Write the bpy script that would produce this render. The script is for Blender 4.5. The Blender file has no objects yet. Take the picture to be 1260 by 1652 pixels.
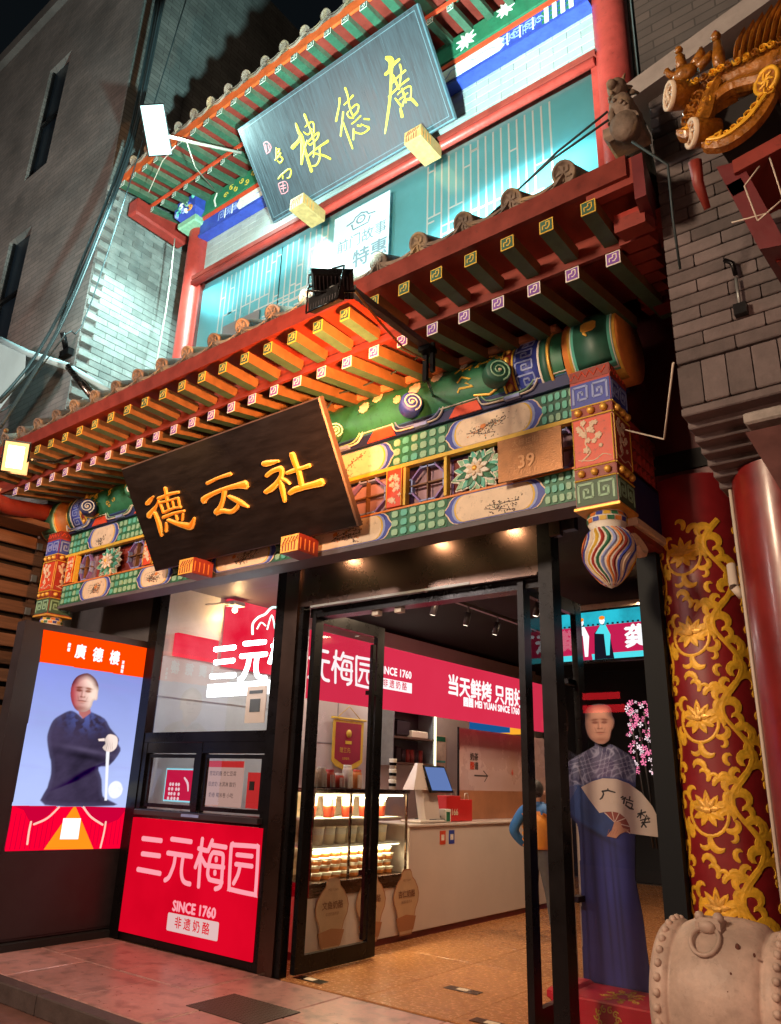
import bpy, math, random
from mathutils import Vector, Matrix, noise
R = math.radians
random.seed(7)
SC = bpy.context.scene
COL = SC.collection
# ---------------------------------------------------------------- camera, sky, sun, exposure
cam = bpy.data.cameras.new('camera'); cam_o = bpy.data.objects.new('camera', cam); COL.objects.link(cam_o)
cam.sensor_fit = 'HORIZONTAL'; cam.sensor_width = 36.0; cam.lens = 35.26; cam.clip_start = 0.05; cam.clip_end = 500
YAW, PIT, ROL = R(38.292), R(19.379), R(1.790)
fw = Vector((-math.sin(YAW)*math.cos(PIT), math.cos(YAW)*math.cos(PIT), math.sin(PIT)))
r0 = Vector((math.cos(YAW), math.sin(YAW), 0)); u0 = r0.cross(fw)
rr = r0*math.cos(ROL) + u0*math.sin(ROL); uu = -r0*math.sin(ROL) + u0*math.cos(ROL)
m = Matrix((rr, uu, -fw)).transposed().to_4x4(); m.translation = (0, 0, 1.5)
cam_o.matrix_world = m
SC.camera = cam_o
W = bpy.data.worlds.new('World'); SC.world = W; W.use_nodes = True
nt = W.node_tree; bg = nt.nodes['Background']
sky = nt.nodes.new('ShaderNodeTexSky'); sky.sky_type = 'NISHITA'; sky.sun_disc = False
sky.sun_elevation = R(2); sky.sun_rotation = R(200)
nt.links.new(sky.outputs[0], bg.inputs[0]); bg.inputs[1].default_value = 0.010
sun = bpy.data.lights.new('sun', 'SUN'); sun.energy = 0.03; sun.angle = R(8); sun.color = (1, .9, .8)
so = bpy.data.objects.new('sun', sun); COL.objects.link(so); so.rotation_euler = (R(60), 0, R(-20))
SC.view_settings.view_transform = 'Standard'; SC.view_settings.look = 'None'
SC.view_settings.gamma = 1; SC.view_settings.use_curve_mapping = False; SC.view_settings.exposure = 0.0
SC.render.engine = 'CYCLES'
SC.cycles.use_denoising = True
SC.cycles.max_bounces = 6; SC.cycles.transparent_max_bounces = 10
SC.cycles.sample_clamp_indirect = 4.0

# lamps of the place and added fill lights: name, position, target, colour, watts, size, kind
def lamp(name, kind, loc, tgt, col, en, size=.2, spot=None, blend=.6):
    l = bpy.data.lights.new(name, kind); l.energy = en; l.color = col
    if kind == 'AREA': l.size = size if not isinstance(size, tuple) else size[0]
    if kind == 'AREA' and isinstance(size, tuple): l.shape = 'RECTANGLE'; l.size_y = size[1]
    if kind == 'SPOT': l.spot_size = R(spot); l.spot_blend = blend; l.shadow_soft_size = size
    if kind == 'POINT': l.shadow_soft_size = size
    o = bpy.data.objects.new(name, l); COL.objects.link(o); o.location = loc
    o.rotation_euler = (Vector(tgt)-Vector(loc)).to_track_quat('-Z', 'Y').to_euler()
    return o
COOL = (.60, 1.0, .96); WARM = (1.0, .46, .16); WARMW = (1.0, .74, .50)
lamp('floodlight_beam_up', 'SPOT', (-2.62, 2.45, 4.60), (-4.75, 4.8, 8.45), COOL, 5200, .08, 86, .45)
lamp('floodlight_beam_side', 'SPOT', (-6.95, 3.95, 8.75), (-8.95, 5.1, 5.9), COOL, 1300, .15, 84, .5)
lamp('floodlight_beam_front', 'SPOT', (-6.80, 3.80, 8.95), (-4.6, 5.3, 6.9), COOL, 420, .16, 118, .6)
lamp('beam_fill_light', 'AREA', (-3.4, -1.6, 4.75), (-4.4, 4.3, 3.7), WARMW, 360, .7)  # added warm area light, no lamp post built; lights the painted beam
lamp('tower_fill_light', 'AREA', (-8.5, -3.0, 5.0), (-11.5, 4.4, 9.0), (1, .85, .78), 420, 1.0)  # added area light that brightens the tower's street face
lamp('floodlight_beam_left', 'AREA', (-5.88, 2.66, 3.9), (-7.2, 4.2, 3.8), WARM, 26, (.25, .4))
lamp('eave_fill_spot', 'SPOT', (-2.45, 2.95, 3.60), (-4.5, 3.85, 4.6), (1, .36, .10), 1050, .07, 84, .8)  # added spot without a fixture; warm light under the eave
lamp('side_fill_light', 'AREA', (1.2, -.4, 1.8), (-1.0, 4.2, 1.0), (1, .50, .34), 48, .8)  # added warm area light for the drum and the gold column
for i, (x, y) in enumerate(((-4.2, 6.2), (-3.9, 8.2), (-4.3, 10.2), (-6.2, 6.4), (-6.2, 8.6), (-2.6, 7.6), (-2.2, 10.5))):
    lamp('shop_ceiling_light', 'AREA', (x, y, 3.3), (x, y, 0), (1, .72, .46) if i not in (3, 4) else (1, .90, .82), (26, 38, 22, 30, 30, 12, 8)[i], .3)
for x in (-4.55, -3.55, -2.85): lamp('soffit_fill_light', 'AREA', (x, 4.70, 3.44), (x, 4.7, 0), (1, .62, .34), 4, .08)  # added lights without fixtures, for highlights on header and post

# ---------------------------------------------------------------- materials
MATS = {}
def mat(name, col, rough=.6, metal=0., var=0., scale=8., bump=0., bscale=60., rnd=0., emit=0., ecol=None, coat=0., dirt=0., spec=None, stretch=None, vcol2=None):
    if name in MATS: return MATS[name]
    m = bpy.data.materials.new(name); m.use_nodes = True; MATS[name] = m
    n = m.node_tree; b = n.nodes['Principled BSDF']; L = n.links.new
    b.inputs['Base Color'].default_value = (*col, 1); b.inputs['Roughness'].default_value = rough; b.inputs['Metallic'].default_value = metal
    if spec is not None: b.inputs['Specular IOR Level'].default_value = spec
    if coat: b.inputs['Coat Weight'].default_value = coat; b.inputs['Coat Roughness'].default_value = .15
    if emit:
        b.inputs['Emission Color'].default_value = (*(ecol or col), 1); b.inputs['Emission Strength'].default_value = emit
    tc = None
    if var or bump or dirt:
        g = n.nodes.new('ShaderNodeNewGeometry')
        tc = g.outputs['Position']
        if stretch:
            mp = n.nodes.new('ShaderNodeMapping'); mp.inputs['Scale'].default_value = stretch; L(tc, mp.inputs[0]); tc = mp.outputs[0]
    cur = None
    if var or rnd or dirt:
        rgb = n.nodes.new('ShaderNodeRGB'); rgb.outputs[0].default_value = (*col, 1); cur = rgb.outputs[0]
    def mixmul(cur, fac, lo, hi):
        mr = n.nodes.new('ShaderNodeMapRange'); L(fac, mr.inputs[0]); mr.inputs[3].default_value = lo; mr.inputs[4].default_value = hi
        mx = n.nodes.new('ShaderNodeVectorMath'); mx.operation = 'SCALE'; L(cur, mx.inputs[0]); L(mr.outputs[0], mx.inputs['Scale'])
        return mx.outputs[0]
    if var:
        t = n.nodes.new('ShaderNodeTexNoise'); t.inputs['Scale'].default_value = scale; t.inputs['Detail'].default_value = 6; t.inputs['Roughness'].default_value = .65
        L(tc, t.inputs['Vector'])
        mr = n.nodes.new('ShaderNodeMapRange'); L(t.outputs['Fac'], mr.inputs[0]); mr.inputs[1].default_value = .3; mr.inputs[2].default_value = .7
        cur = mixmul(cur, mr.outputs[0], 1-var, 1+var*.6)
        if vcol2:
            mx = n.nodes.new('ShaderNodeMix'); mx.data_type = 'RGBA'; t2 = n.nodes.new('ShaderNodeTexNoise'); t2.inputs['Scale'].default_value = scale*.37; t2.inputs['Detail'].default_value = 8
            L(tc, t2.inputs['Vector']); m2 = n.nodes.new('ShaderNodeMapRange'); L(t2.outputs['Fac'], m2.inputs[0]); m2.inputs[1].default_value = .5; m2.inputs[2].default_value = .66
            L(m2.outputs[0], mx.inputs[0]); L(cur, mx.inputs[6]); mx.inputs[7].default_value = (*vcol2, 1); cur = mx.outputs[2]
        rm = n.nodes.new('ShaderNodeMapRange'); L(t.outputs['Fac'], rm.inputs[0]); rm.inputs[3].default_value = max(.02, rough-.12); rm.inputs[4].default_value = min(1, rough+.15)
        L(rm.outputs[0], b.inputs['Roughness'])
    if dirt:
        t = n.nodes.new('ShaderNodeTexNoise'); t.inputs['Scale'].default_value = 26; t.inputs['Detail'].default_value = 8; t.inputs['Roughness'].default_value = .75; L(tc, t.inputs['Vector'])
        mr = n.nodes.new('ShaderNodeMapRange'); L(t.outputs['Fac'], mr.inputs[0]); mr.inputs[1].default_value = .56; mr.inputs[2].default_value = .66
        cur = mixmul(cur, mr.outputs[0], 1, 1-dirt)
    if rnd:
        oi = n.nodes.new('ShaderNodeObjectInfo'); cur = mixmul(cur, oi.outputs['Random'], 1-rnd, 1+rnd*.7)
    if cur: L(cur, b.inputs['Base Color'])
    if bump:
        t = n.nodes.new('ShaderNodeTexNoise'); t.inputs['Scale'].default_value = bscale; t.inputs['Detail'].default_value = 5; L(tc, t.inputs['Vector'])
        bp = n.nodes.new('ShaderNodeBump'); bp.inputs['Strength'].default_value = bump; bp.inputs['Distance'].default_value = .01; L(t.outputs['Fac'], bp.inputs['Height']); L(bp.outputs[0], b.inputs['Normal'])
    return m
def glass(name, tint=(1, 1, 1), refl=1.0, rough=.0):
    if name in MATS: return MATS[name]
    m = bpy.data.materials.new(name); m.use_nodes = True; MATS[name] = m
    n = m.node_tree; n.nodes.remove(n.nodes['Principled BSDF']); o = n.nodes['Material Output']; L = n.links.new
    tr = n.nodes.new('ShaderNodeBsdfTransparent'); tr.inputs[0].default_value = (*tint, 1)
    gl = n.nodes.new('ShaderNodeBsdfGlossy'); gl.inputs['Roughness'].default_value = rough; gl.inputs[0].default_value = (1, 1, 1, 1)
    fr = n.nodes.new('ShaderNodeFresnel'); fr.inputs[0].default_value = 1.5
    mu = n.nodes.new('ShaderNodeMath'); mu.operation = 'MULTIPLY'; mu.inputs[1].default_value = refl*1.6; mu.use_clamp = True
    mx = n.nodes.new('ShaderNodeMixShader'); L(fr.outputs[0], mu.inputs[0]); L(mu.outputs[0], mx.inputs[0]); L(tr.outputs[0], mx.inputs[1]); L(gl.outputs[0], mx.inputs[2]); L(mx.outputs[0], o.inputs[0])
    return m
def emis(name, col, s, noise_=0.0, scale=3.0, c2=None):
    if name in MATS: return MATS[name]
    m = bpy.data.materials.new(name); m.use_nodes = True; MATS[name] = m
    n = m.node_tree; n.nodes.remove(n.nodes['Principled BSDF']); o = n.nodes['Material Output']; L = n.links.new
    e = n.nodes.new('ShaderNodeEmission'); e.inputs[0].default_value = (*col, 1); e.inputs[1].default_value = s; L(e.outputs[0], o.inputs[0])
    if c2:
        g = n.nodes.new('ShaderNodeNewGeometry'); t = n.nodes.new('ShaderNodeTexNoise'); t.inputs['Scale'].default_value = scale; t.inputs['Detail'].default_value = 4
        L(g.outputs['Position'], t.inputs['Vector']); mx = n.nodes.new('ShaderNodeMix'); mx.data_type = 'RGBA'
        mr = n.nodes.new('ShaderNodeMapRange'); L(t.outputs['Fac'], mr.inputs[0]); mr.inputs[1].default_value = .35; mr.inputs[2].default_value = .65
        L(mr.outputs[0], mx.inputs[0]); mx.inputs[6].default_value = (*col, 1); mx.inputs[7].default_value = (*c2, 1); L(mx.outputs[2], e.inputs[0])
    return m
# paints and stuffs
M = {}
def P(k, *a, **kw): M[k] = mat(*a, **kw); return M[k]
P('red', 'red_paint', (.36, .035, .025), .42, var=.25, scale=6, bump=.15, bscale=30, dirt=.42)
P('redbright', 'vermilion_paint', (.60, .06, .02), .45, var=.2, scale=7, dirt=.42)
P('reddark', 'oxblood_paint', (.13, .014, .018), .45, var=.3, scale=4, bump=.2, bscale=20)
P('redbrown', 'red_brown_board', (.24, .03, .02), .5, var=.3, scale=5, dirt=.3)
P('green', 'malachite_paint', (.02, .145, .07), .5, var=.25, scale=9, dirt=.42)
P('greendk', 'dark_green_paint', (.015, .085, .055), .5, var=.25, scale=9)
P('greenlt', 'pale_green_paint', (.26, .46, .30), .5, var=.2, scale=20, dirt=.42)
P('turq', 'turquoise_paint', (.10, .42, .33), .5, var=.2, scale=10)
P('blue', 'azurite_paint', (.035, .06, .36), .5, var=.25, scale=9, dirt=.42)
P('bluedk', 'navy_paint', (.012, .018, .09), .5, var=.2)
P('bluelt', 'pale_blue_paint', (.24, .30, .58), .5, var=.2, scale=12)
P('white', 'chalk_white_paint', (.72, .68, .60), .55, var=.12, scale=12, dirt=.42)
P('cream', 'cream_panel_paint', (.66, .52, .38), .55, var=.12, scale=10, dirt=.42)
P('ink', 'ink_paint', (.07, .05, .05), .6, var=.3)
P('yellow', 'yellow_paint', (.62, .40, .04), .5, var=.15, scale=15)
P('gold', 'gold_leaf', (.80, .44, .08), .38, .35, var=.25, scale=18, bump=.15, bscale=80)
P('goldy', 'gold_paint', (.86, .47, .03), .45, .1, var=.35, scale=16, bump=.2, bscale=50)
P('orange', 'orange_paint', (.62, .20, .04), .5, var=.2, scale=10)
P('purple', 'violet_paint', (.22, .14, .40), .5, var=.2)
P('black', 'black_void_paint', (.008, .007, .008), .8)
P('lacquer', 'black_lacquer_board', (.0075, .0055, .0055), .34, var=.45, scale=3, bump=.06, bscale=200, stretch=(1, 5, 5))
P('slate', 'weathered_slate_blue_lacquer', (.020, .034, .043), .32, var=.55, scale=5, stretch=(9, .6, .6), bump=.05, bscale=200)
P('blackmetal', 'black_anodised_metal', (.012, .011, .012), .28, .6, var=.3, scale=5)
P('darkplastic', 'dark_plastic', (.03, .022, .026), .4, var=.15)
P('steel', 'brushed_dark_steel', (.22, .16, .13), .24, 1.0, var=.35, scale=3, stretch=(1, 1, 8))
P('brown', 'brown_mirror_steel', (.15, .10, .08), .27, 1.0, var=.15, scale=1.2, bump=.03, bscale=5)
P('rafter', 'rafter_paint_olive', (.17, .075, .025), .55, var=.3, scale=12, dirt=.2)
P('raftergreen', 'rafter_underside_green', (.05, .11, .065), .55, var=.3, scale=12, dirt=.3)
P('fascia', 'orange_red_fascia', (.60, .10, .02), .55, var=.25, scale=7, dirt=.35)
P('tile', 'grey_clay_tile', (.18, .13, .10), .7, var=.45, scale=14, bump=.5, bscale=50, rnd=.35, vcol2=(.30, .20, .10))
P('brick', 'grey_brick', (.235, .235, .22), .85, var=.3, scale=7, bump=.5, bscale=45, rnd=.30)
P('brick2', 'dusty_rose_grey_brick', (.125, .10, .10), .85, var=.3, scale=7, bump=.5, bscale=45, rnd=.34)
P('mortar', 'dark_mortar', (.09, .085, .08), .9, var=.3)
P('concrete', 'dim_render', (.10, .085, .08), .85, var=.35, scale=1.2, bump=.3, bscale=20)
P('wood', 'brown_slat_wood', (.15, .075, .045), .6, var=.4, scale=5, bump=.3, bscale=30, rnd=.3, stretch=(1, .3, 6))
P('paving', 'pinkish_granite_slab', (.52, .27, .24), .30, var=.22, scale=18, bump=.1, bscale=120, rnd=.12, dirt=.18, vcol2=(.30, .17, .15))
P('floor', 'warm_granite_tile', (.48, .21, .08), .24, var=.3, scale=30, bump=.04, bscale=120, rnd=.1, dirt=.2, vcol2=(.34, .13, .05))
P('kerb', 'dark_kerb_stone', (.085, .06, .055), .6, var=.3, scale=9, bump=.3, bscale=50)
P('street', 'street_stone', (.20, .09, .07), .6, var=.3, scale=5, bump=.3, bscale=40)
P('drum', 'weathered_white_marble', (.56, .42, .35), .5, var=.3, scale=9, bump=.35, bscale=35, vcol2=(.40, .30, .25), dirt=.2)
P('marblespot', 'marble_chip_stain', (.10, .03, .02), .8)
P('terracotta', 'glazed_amber_tile', (.34, .125, .012), .34, var=.6, scale=18, bump=.9, bscale=38, coat=.3, dirt=.6)
P('offwhite', 'white_laminate', (.62, .52, .47), .35, var=.06, scale=2)
P('whitetile', 'white_wall_panel', (.62, .57, .52), .35, var=.08)
P('ceil', 'dark_ceiling', (.007, .006, .007), .8)
P('soffit', 'grey_soffit', (.16, .15, .16), .5, var=.2, scale=2)
P('film', 'frosted_turquoise_film', (.20, .68, .80), .3, var=.12, scale=1.5)
P('filmline', 'white_film_line', (.86, .90, .90), .4)
P('posterw', 'white_poster_paper', (.34, .36, .38), .6)
P('greytext', 'grey_print', (.075, .085, .10), .6)
P('bronze', 'bronze_number_plate', (.26, .115, .045), .38, .55, var=.3, scale=12, bump=.2, bscale=80)
P('bronzelt', 'raised_bronze_digit', (.42, .22, .11), .35, .6)
P('skin', 'skin', (.50, .27, .18), .5, var=.08, scale=20)
P('hairm', 'black_hair', (.01, .008, .008), .5)
P('denim', 'indigo_robe_print', (.028, .036, .15), .55, var=.35, scale=5)
P('cable', 'black_cable', (.015, .03, .035), .6)
P('cablew', 'white_cable', (.55, .48, .40), .6)
P('grey', 'grey_metal', (.28, .30, .30), .4, .5, var=.2)
P('canvas', 'white_awning_canvas', (.42, .60, .64), .6, var=.1, scale=2)
M['glass'] = glass('clear_glass', (.95, .96, .96), .75)
M['glassfrost'] = glass('hazy_upper_glass', (.95, .96, .96), .9, .16)
M['glassdoor'] = glass('door_glass', (.94, .94, .95), .5)
# ---------------------------------------------------------------- mesh helpers
class MB:
    def __init__(s): s.v = []; s.f = []; s.m = []; s.mats = []; s.sm = []
    def mi(s, m):
        if m not in s.mats: s.mats.append(m)
        return s.mats.index(m)
    def add(s, vs, fs, m, sm=False):
        o = len(s.v); s.v += [tuple(v) for v in vs]; k = s.mi(m)
        for j, f in enumerate(fs): s.f.append(tuple(i+o for i in f)); s.m.append(k); s.sm.append((j % 3 == 0 and j < len(fs)-2) if sm == 'arc' else sm)
        return s
    def box(s, a, b, m, ch=0):
        x0, y0, z0 = a; x1, y1, z1 = b
        if x0 > x1: x0, x1 = x1, x0
        if y0 > y1: y0, y1 = y1, y0
        if z0 > z1: z0, z1 = z1, z0
        if isinstance(m, str) and m.startswith('glass'):   # a pane: one sheet, at the middle of its thickness
            dx, dy, dz = x1-x0, y1-y0, z1-z0
            if dy <= min(dx, dz): y = (y0+y1)/2; return s.add([(x0, y, z0), (x1, y, z0), (x1, y, z1), (x0, y, z1)], [(0, 1, 2, 3)], m)
            x = (x0+x1)/2; return s.add([(x, y0, z0), (x, y1, z0), (x, y1, z1), (x, y0, z1)], [(0, 1, 2, 3)], m)
        if not ch:
            return s.add([(x0, y0, z0), (x1, y0, z0), (x1, y1, z0), (x0, y1, z0), (x0, y0, z1), (x1, y0, z1), (x1, y1, z1), (x0, y1, z1)],
                  [(0, 3, 2, 1), (4, 5, 6, 7), (0, 1, 5, 4), (1, 2, 6, 5), (2, 3, 7, 6), (3, 0, 4, 7)], m)
        c = ch; V = []; F = []
        lv = [(z0, c), (z0+c, 0), (z1-c, 0), (z1, c)]
        for z, i in lv:
            V += [(x0+i+(c if i == 0 else 0)*0, y0+i, z), (x1-i, y0+i, z), (x1-i, y1-i, z), (x0+i, y1-i, z)]
        F.append((3, 2, 1, 0)); F.append((12, 13, 14, 15))
        for k in range(3):
            for j in range(4): F.append((k*4+j, k*4+(j+1) % 4, k*4+4+(j+1) % 4, k*4+4+j))
        return s.add(V, F, m)
    def quad(s, a, b, c, d, m): return s.add([a, b, c, d], [(0, 1, 2, 3)], m)
    def fbox(s, o, A, B, Cc, m):   # box from corner o and three edge vectors
        o, A, B, Cc = map(Vector, (o, A, B, Cc))
        return s.add([o, o+A, o+A+B, o+B, o+Cc, o+A+Cc, o+A+B+Cc, o+B+Cc], [(0, 3, 2, 1), (4, 5, 6, 7), (0, 1, 5, 4), (1, 2, 6, 5), (2, 3, 7, 6), (3, 0, 4, 7)], m)
    def tube(s, pts, r, m, n=8, caps=True):
        pts = [Vector(p) for p in pts]; rs = r if isinstance(r, (list, tuple)) else [r]*len(pts)
        V = []; F = []; up = None
        for i, p in enumerate(pts):
            t = (pts[min(i+1, len(pts)-1)]-pts[max(i-1, 0)]).normalized()
            if up is None: up = Vector((0, 0, 1)) if abs(t.z) < .9 else Vector((1, 0, 0))
            a = (up-t*up.dot(t)).normalized(); b = t.cross(a); up = a
            for k in range(n):
                g = 2*math.pi*k/n; V.append(p+a*math.cos(g)*rs[i]+b*math.sin(g)*rs[i])
        for i in range(len(pts)-1):
            for k in range(n): F.append((i*n+k, i*n+(k+1) % n, (i+1)*n+(k+1) % n, (i+1)*n+k))
        s.add(V, F, m, True)
        if caps:
            o = len(s.v)-len(V); k = s.mi(m)
            s.f.append(tuple(o+j for j in reversed(range(n)))); s.m.append(k); s.sm.append(False)
            s.f.append(tuple(o+(len(pts)-1)*n+j for j in range(n))); s.m.append(k); s.sm.append(False)
        return s
    def lathe(s, prof, c, axis, m, n=20, a0=0, a1=360, capends=False):  # prof: (along, radius)
        ax = Vector(axis).normalized(); c = Vector(c)
        up = Vector((0, 0, 1)) if abs(ax.z) < .9 else Vector((1, 0, 0)); a = (up-ax*up.dot(ax)).normalized(); b = ax.cross(a)
        full = abs(a1-a0) >= 360; nn = n if full else n+1
        V = []; F = []
        for h, r in prof:
            for k in range(nn):
                g = R(a0)+R(a1-a0)*k/n; V.append(c+ax*h+a*math.cos(g)*r+b*math.sin(g)*r)
        for i in range(len(prof)-1):
            for k in range(n): F.append((i*nn+k, i*nn+(k+1) % nn, (i+1)*nn+(k+1) % nn, (i+1)*nn+k))
        return s.add(V, F, m, True)
    def ball(s, c, r, m, n=8, sq=(1, 1, 1)):
        V = []; F = []
        for i in range(1, n):
            for k in range(n*2):
                t = math.pi*i/n; g = math.pi*k/n
                V.append((c[0]+r*sq[0]*math.sin(t)*math.cos(g), c[1]+r*sq[1]*math.sin(t)*math.sin(g), c[2]+r*sq[2]*math.cos(t)))
        N = n*2
        for i in range(n-2):
            for k in range(N): F.append((i*N+k, (i+1)*N+k, (i+1)*N+(k+1) % N, i*N+(k+1) % N))
        V.append((c[0], c[1], c[2]+r*sq[2])); V.append((c[0], c[1], c[2]-r*sq[2])); a = len(V)-2
        for k in range(N): F.append((a, k, (k+1) % N)); F.append((a+1, (n-2)*N+(k+1) % N, (n-2)*N+k))
        return s.add(V, F, m, True)
    def poly(s, pts, f, h0, h1, m, ms=None):  # extruded polygon; f(s,t,h)->xyz
        n = len(pts); V = [f(p[0], p[1], h0) for p in pts]+[f(p[0], p[1], h1) for p in pts]
        s.add(V, [tuple(range(n, 2*n))]+[(i, (i+1) % n, n+(i+1) % n, n+i) for i in range(n)], m)
        return s
    def stroke(s, pts, f, h0, h1, m, closed=False, ws=1.0, rnd=True, ridge=True):  # pts (s,t,w): a ridged brush stroke
        P_ = [(p[0], p[1]) for p in pts]; w = [p[2]*ws for p in pts]; n = len(P_)
        if rnd and not closed and n >= 2:   # tapered ends
            def ext(a, b, ww):
                dx, dy = a[0]-b[0], a[1]-b[1]; l = math.hypot(dx, dy) or 1
                return (a[0]+dx/l*ww*.32, a[1]+dy/l*ww*.32)
            P_ = [ext(P_[0], P_[1], w[0])]+P_+[ext(P_[-1], P_[-2], w[-1])]; w = [w[0]*.55]+w+[w[-1]*.55]; n += 2
        V = []; F = []
        for i in range(n):
            if closed: a = P_[(i-1) % n]; b = P_[(i+1) % n]
            else: a = P_[max(i-1, 0)]; b = P_[min(i+1, n-1)]
            tx, ty = b[0]-a[0], b[1]-a[1]; l = math.hypot(tx, ty) or 1; nx, ny = -ty/l, tx/l
            x, y = P_[i]; q = w[i]/2; hm = h0+(h1-h0)*(.72 if ridge else 1)
            for d, h in ((q, h0), (q*.9, hm), (0, h1), (-q*.9, hm), (-q, h0)): V.append(f(x+nx*d, y+ny*d, h))
        for i in range(n if closed else n-1):
            j = (i+1) % n
            for k in range(4): F.append((i*5+k, j*5+k, j*5+k+1, i*5+k+1))
        if not closed: F.append((0, 1, 2, 3, 4)); F.append(tuple((n-1)*5+k for k in (4, 3, 2, 1, 0)))
        return s.add(V, F, m)
    def build(s, name, parent=None, loc=None, local=False, kind=None, smooth=None):
        me = bpy.data.meshes.new(name); me.from_pydata(s.v, [], s.f)
        for x in s.mats: me.materials.append(x if not isinstance(x, str) else M[x])
        me.polygons.foreach_set('material_index', s.m); me.polygons.foreach_set('use_smooth', s.sm if smooth is None else [smooth]*len(s.f))
        me.update()
        o = bpy.data.objects.new(name, me); COL.objects.link(o)
        if loc is not None: o.location = loc
        if parent is not None: adopt(o, parent)
        if kind: o['kind'] = kind
        return o
WORLD = {}
def wloc(o):
    v = Vector(o.location); p = o.parent
    while p is not None: v = v+Vector(p.location); p = p.parent
    return v
def adopt(o, parent):
    l = Vector(o.location); o.parent = parent; o.location = l-wloc(parent)
def tag(o, label=None, cat=None, group=None, kind=None):
    if label: o['label'] = label
    if cat: o['category'] = cat
    if group: o['group'] = group
    if kind: o['kind'] = kind
    return o
def thing(name, loc, label, cat, group=None):
    o = bpy.data.objects.new(name, None); COL.objects.link(o); o.location = loc; o.empty_display_size = .1
    return tag(o, label, cat, group)
def inst(src, loc, parent=None, rot=None, scale=None, name=None):   # one more object sharing the mesh, world location
    o = src.copy(); COL.objects.link(o); o.parent = None; o.location = loc
    if rot: o.rotation_euler = rot
    if scale: o.scale = scale
    if parent is not None: adopt(o, parent)
    if name: o.name = name
    return o
def copy_tree(o, loc, label=None, rotz=None):
    c = o.copy(); COL.objects.link(c); c.location = loc
    if rotz is not None: c.rotation_euler = (0, 0, rotz)
    if label: c['label'] = label
    for ch in o.children:
        k = ch.copy(); COL.objects.link(k); k.parent = c
        for g in ch.children:
            q = g.copy(); COL.objects.link(q); q.parent = k
    return c
def planeY(y, x0=0, z0=0): return lambda s, t, h: (x0+s, y-h, z0+t)       # faces the street
def planeX(x, y0=0, z0=0, sg=1): return lambda s, t, h: (x+sg*h, y0+s, z0+t)   # faces +X
def planeO(O, S, T):
    O, S, T = Vector(O), Vector(S), Vector(T); N = S.cross(T)
    return lambda s, t, h: tuple(O+S*s+T*t+N*h)
def text_mesh(name, txt, size, m, f, parent, bold=0, h=.002, h0=0, align='CENTER', sx=1.0, rot=0, spacing=1.0, label=None):
    """lettering as a mesh laid on the surface given by f"""
    cu = bpy.data.curves.new('txt', 'FONT'); cu.body = txt; cu.size = size; cu.align_x = align; cu.align_y = 'CENTER'
    cu.space_character = spacing; cu.resolution_u = 2; cu.extrude = 0
    to = bpy.data.objects.new('txt', cu); COL.objects.link(to)
    bpy.context.view_layer.update()
    me0 = to.evaluated_get(bpy.context.evaluated_depsgraph_get()).to_mesh()
    V = [tuple(v.co) for v in me0.vertices]; F = [tuple(p.vertices) for p in me0.polygons]
    to.evaluated_get(bpy.context.evaluated_depsgraph_get()).to_mesh_clear()
    bpy.data.objects.remove(to); bpy.data.curves.remove(cu)
    b = MB(); c, s_ = math.cos(rot), math.sin(rot)
    offs = [(0, 0)] if not bold else [(0, 0), (bold*1.6, 0), (-bold*1.6, 0), (0, bold*1.3), (0, -bold*1.3)]
    for i, (ox, oy) in enumerate(offs): b.add([f((x*c-y*s_)*sx+ox, (x*s_+y*c)+oy, h0+h+i*.00015) for x, y, z in V], F, m)
    o = b.build(name, parent)
    if label: o['label'] = label
    return o
def smooth_pts(pts, n=4):   # Catmull-Rom through (s,t,w) points
    if len(pts) < 3: return pts
    out = []
    for i in range(len(pts)-1):
        p0 = pts[max(i-1, 0)]; p1 = pts[i]; p2 = pts[i+1]; p3 = pts[min(i+2, len(pts)-1)]
        for k in range(n):
            t = k/n; out.append(tuple(.5*((2*b)+(-a+c)*t+(2*a-5*b+4*c-d)*t*t+(-a+3*b-3*c+d)*t**3) for a, b, c, d in zip(p0, p1, p2, p3)))
    out.append(pts[-1]); return out
def spiral(cx, cy, r, turns, a0, w, n=22, taper=.5, inward=True):
    out = []
    for i in range(n+1):
        t = i/n; a = a0+2*math.pi*turns*t; q = r*(1-.86*t)
        out.append((cx+q*math.cos(a), cy+q*math.sin(a), w*(1-taper*t)))
    return out
def meander(s0, t0, w, h, lw):   # one square key-fret unit as strokes
    a = lw
    pts = [(0, 0), (0, 1), (.82, 1), (.82, .22), (.3, .22), (.3, .68), (.55, .68), (.55, .45)]
    return [(s0+x*w, t0+y*h, a) for x, y in pts]
def fret(b, s0, s1, t0, t1, f, h0, m, n, lw):
    w = (s1-s0)/n
    for i in range(n):
        u = [(x, y, q) for x, y, q in meander(s0+w*i+w*.1, t0+(t1-t0)*.12, w*.9, (t1-t0)*.76, lw)]
        if i % 2: u = [(s0+w*i+w-(x-s0-w*i), y, q) for x, y, q in u]
        for k in range(len(u)-1): b.stroke([u[k], u[k+1]], f, h0, h0+.004, m, rnd=False, ridge=False)
def brickwall(src, parent, cells, limit, name='brick'):   # cells: list of world positions, nearest first
    src.location = (0, 0, 0); first = True
    for p in cells[:limit]:
        if first:
            src.parent = None; src.location = p; adopt(src, parent); first = False
        else:
            o = src.copy(); COL.objects.link(o); o.location = Vector(p)-wloc(parent)
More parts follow.
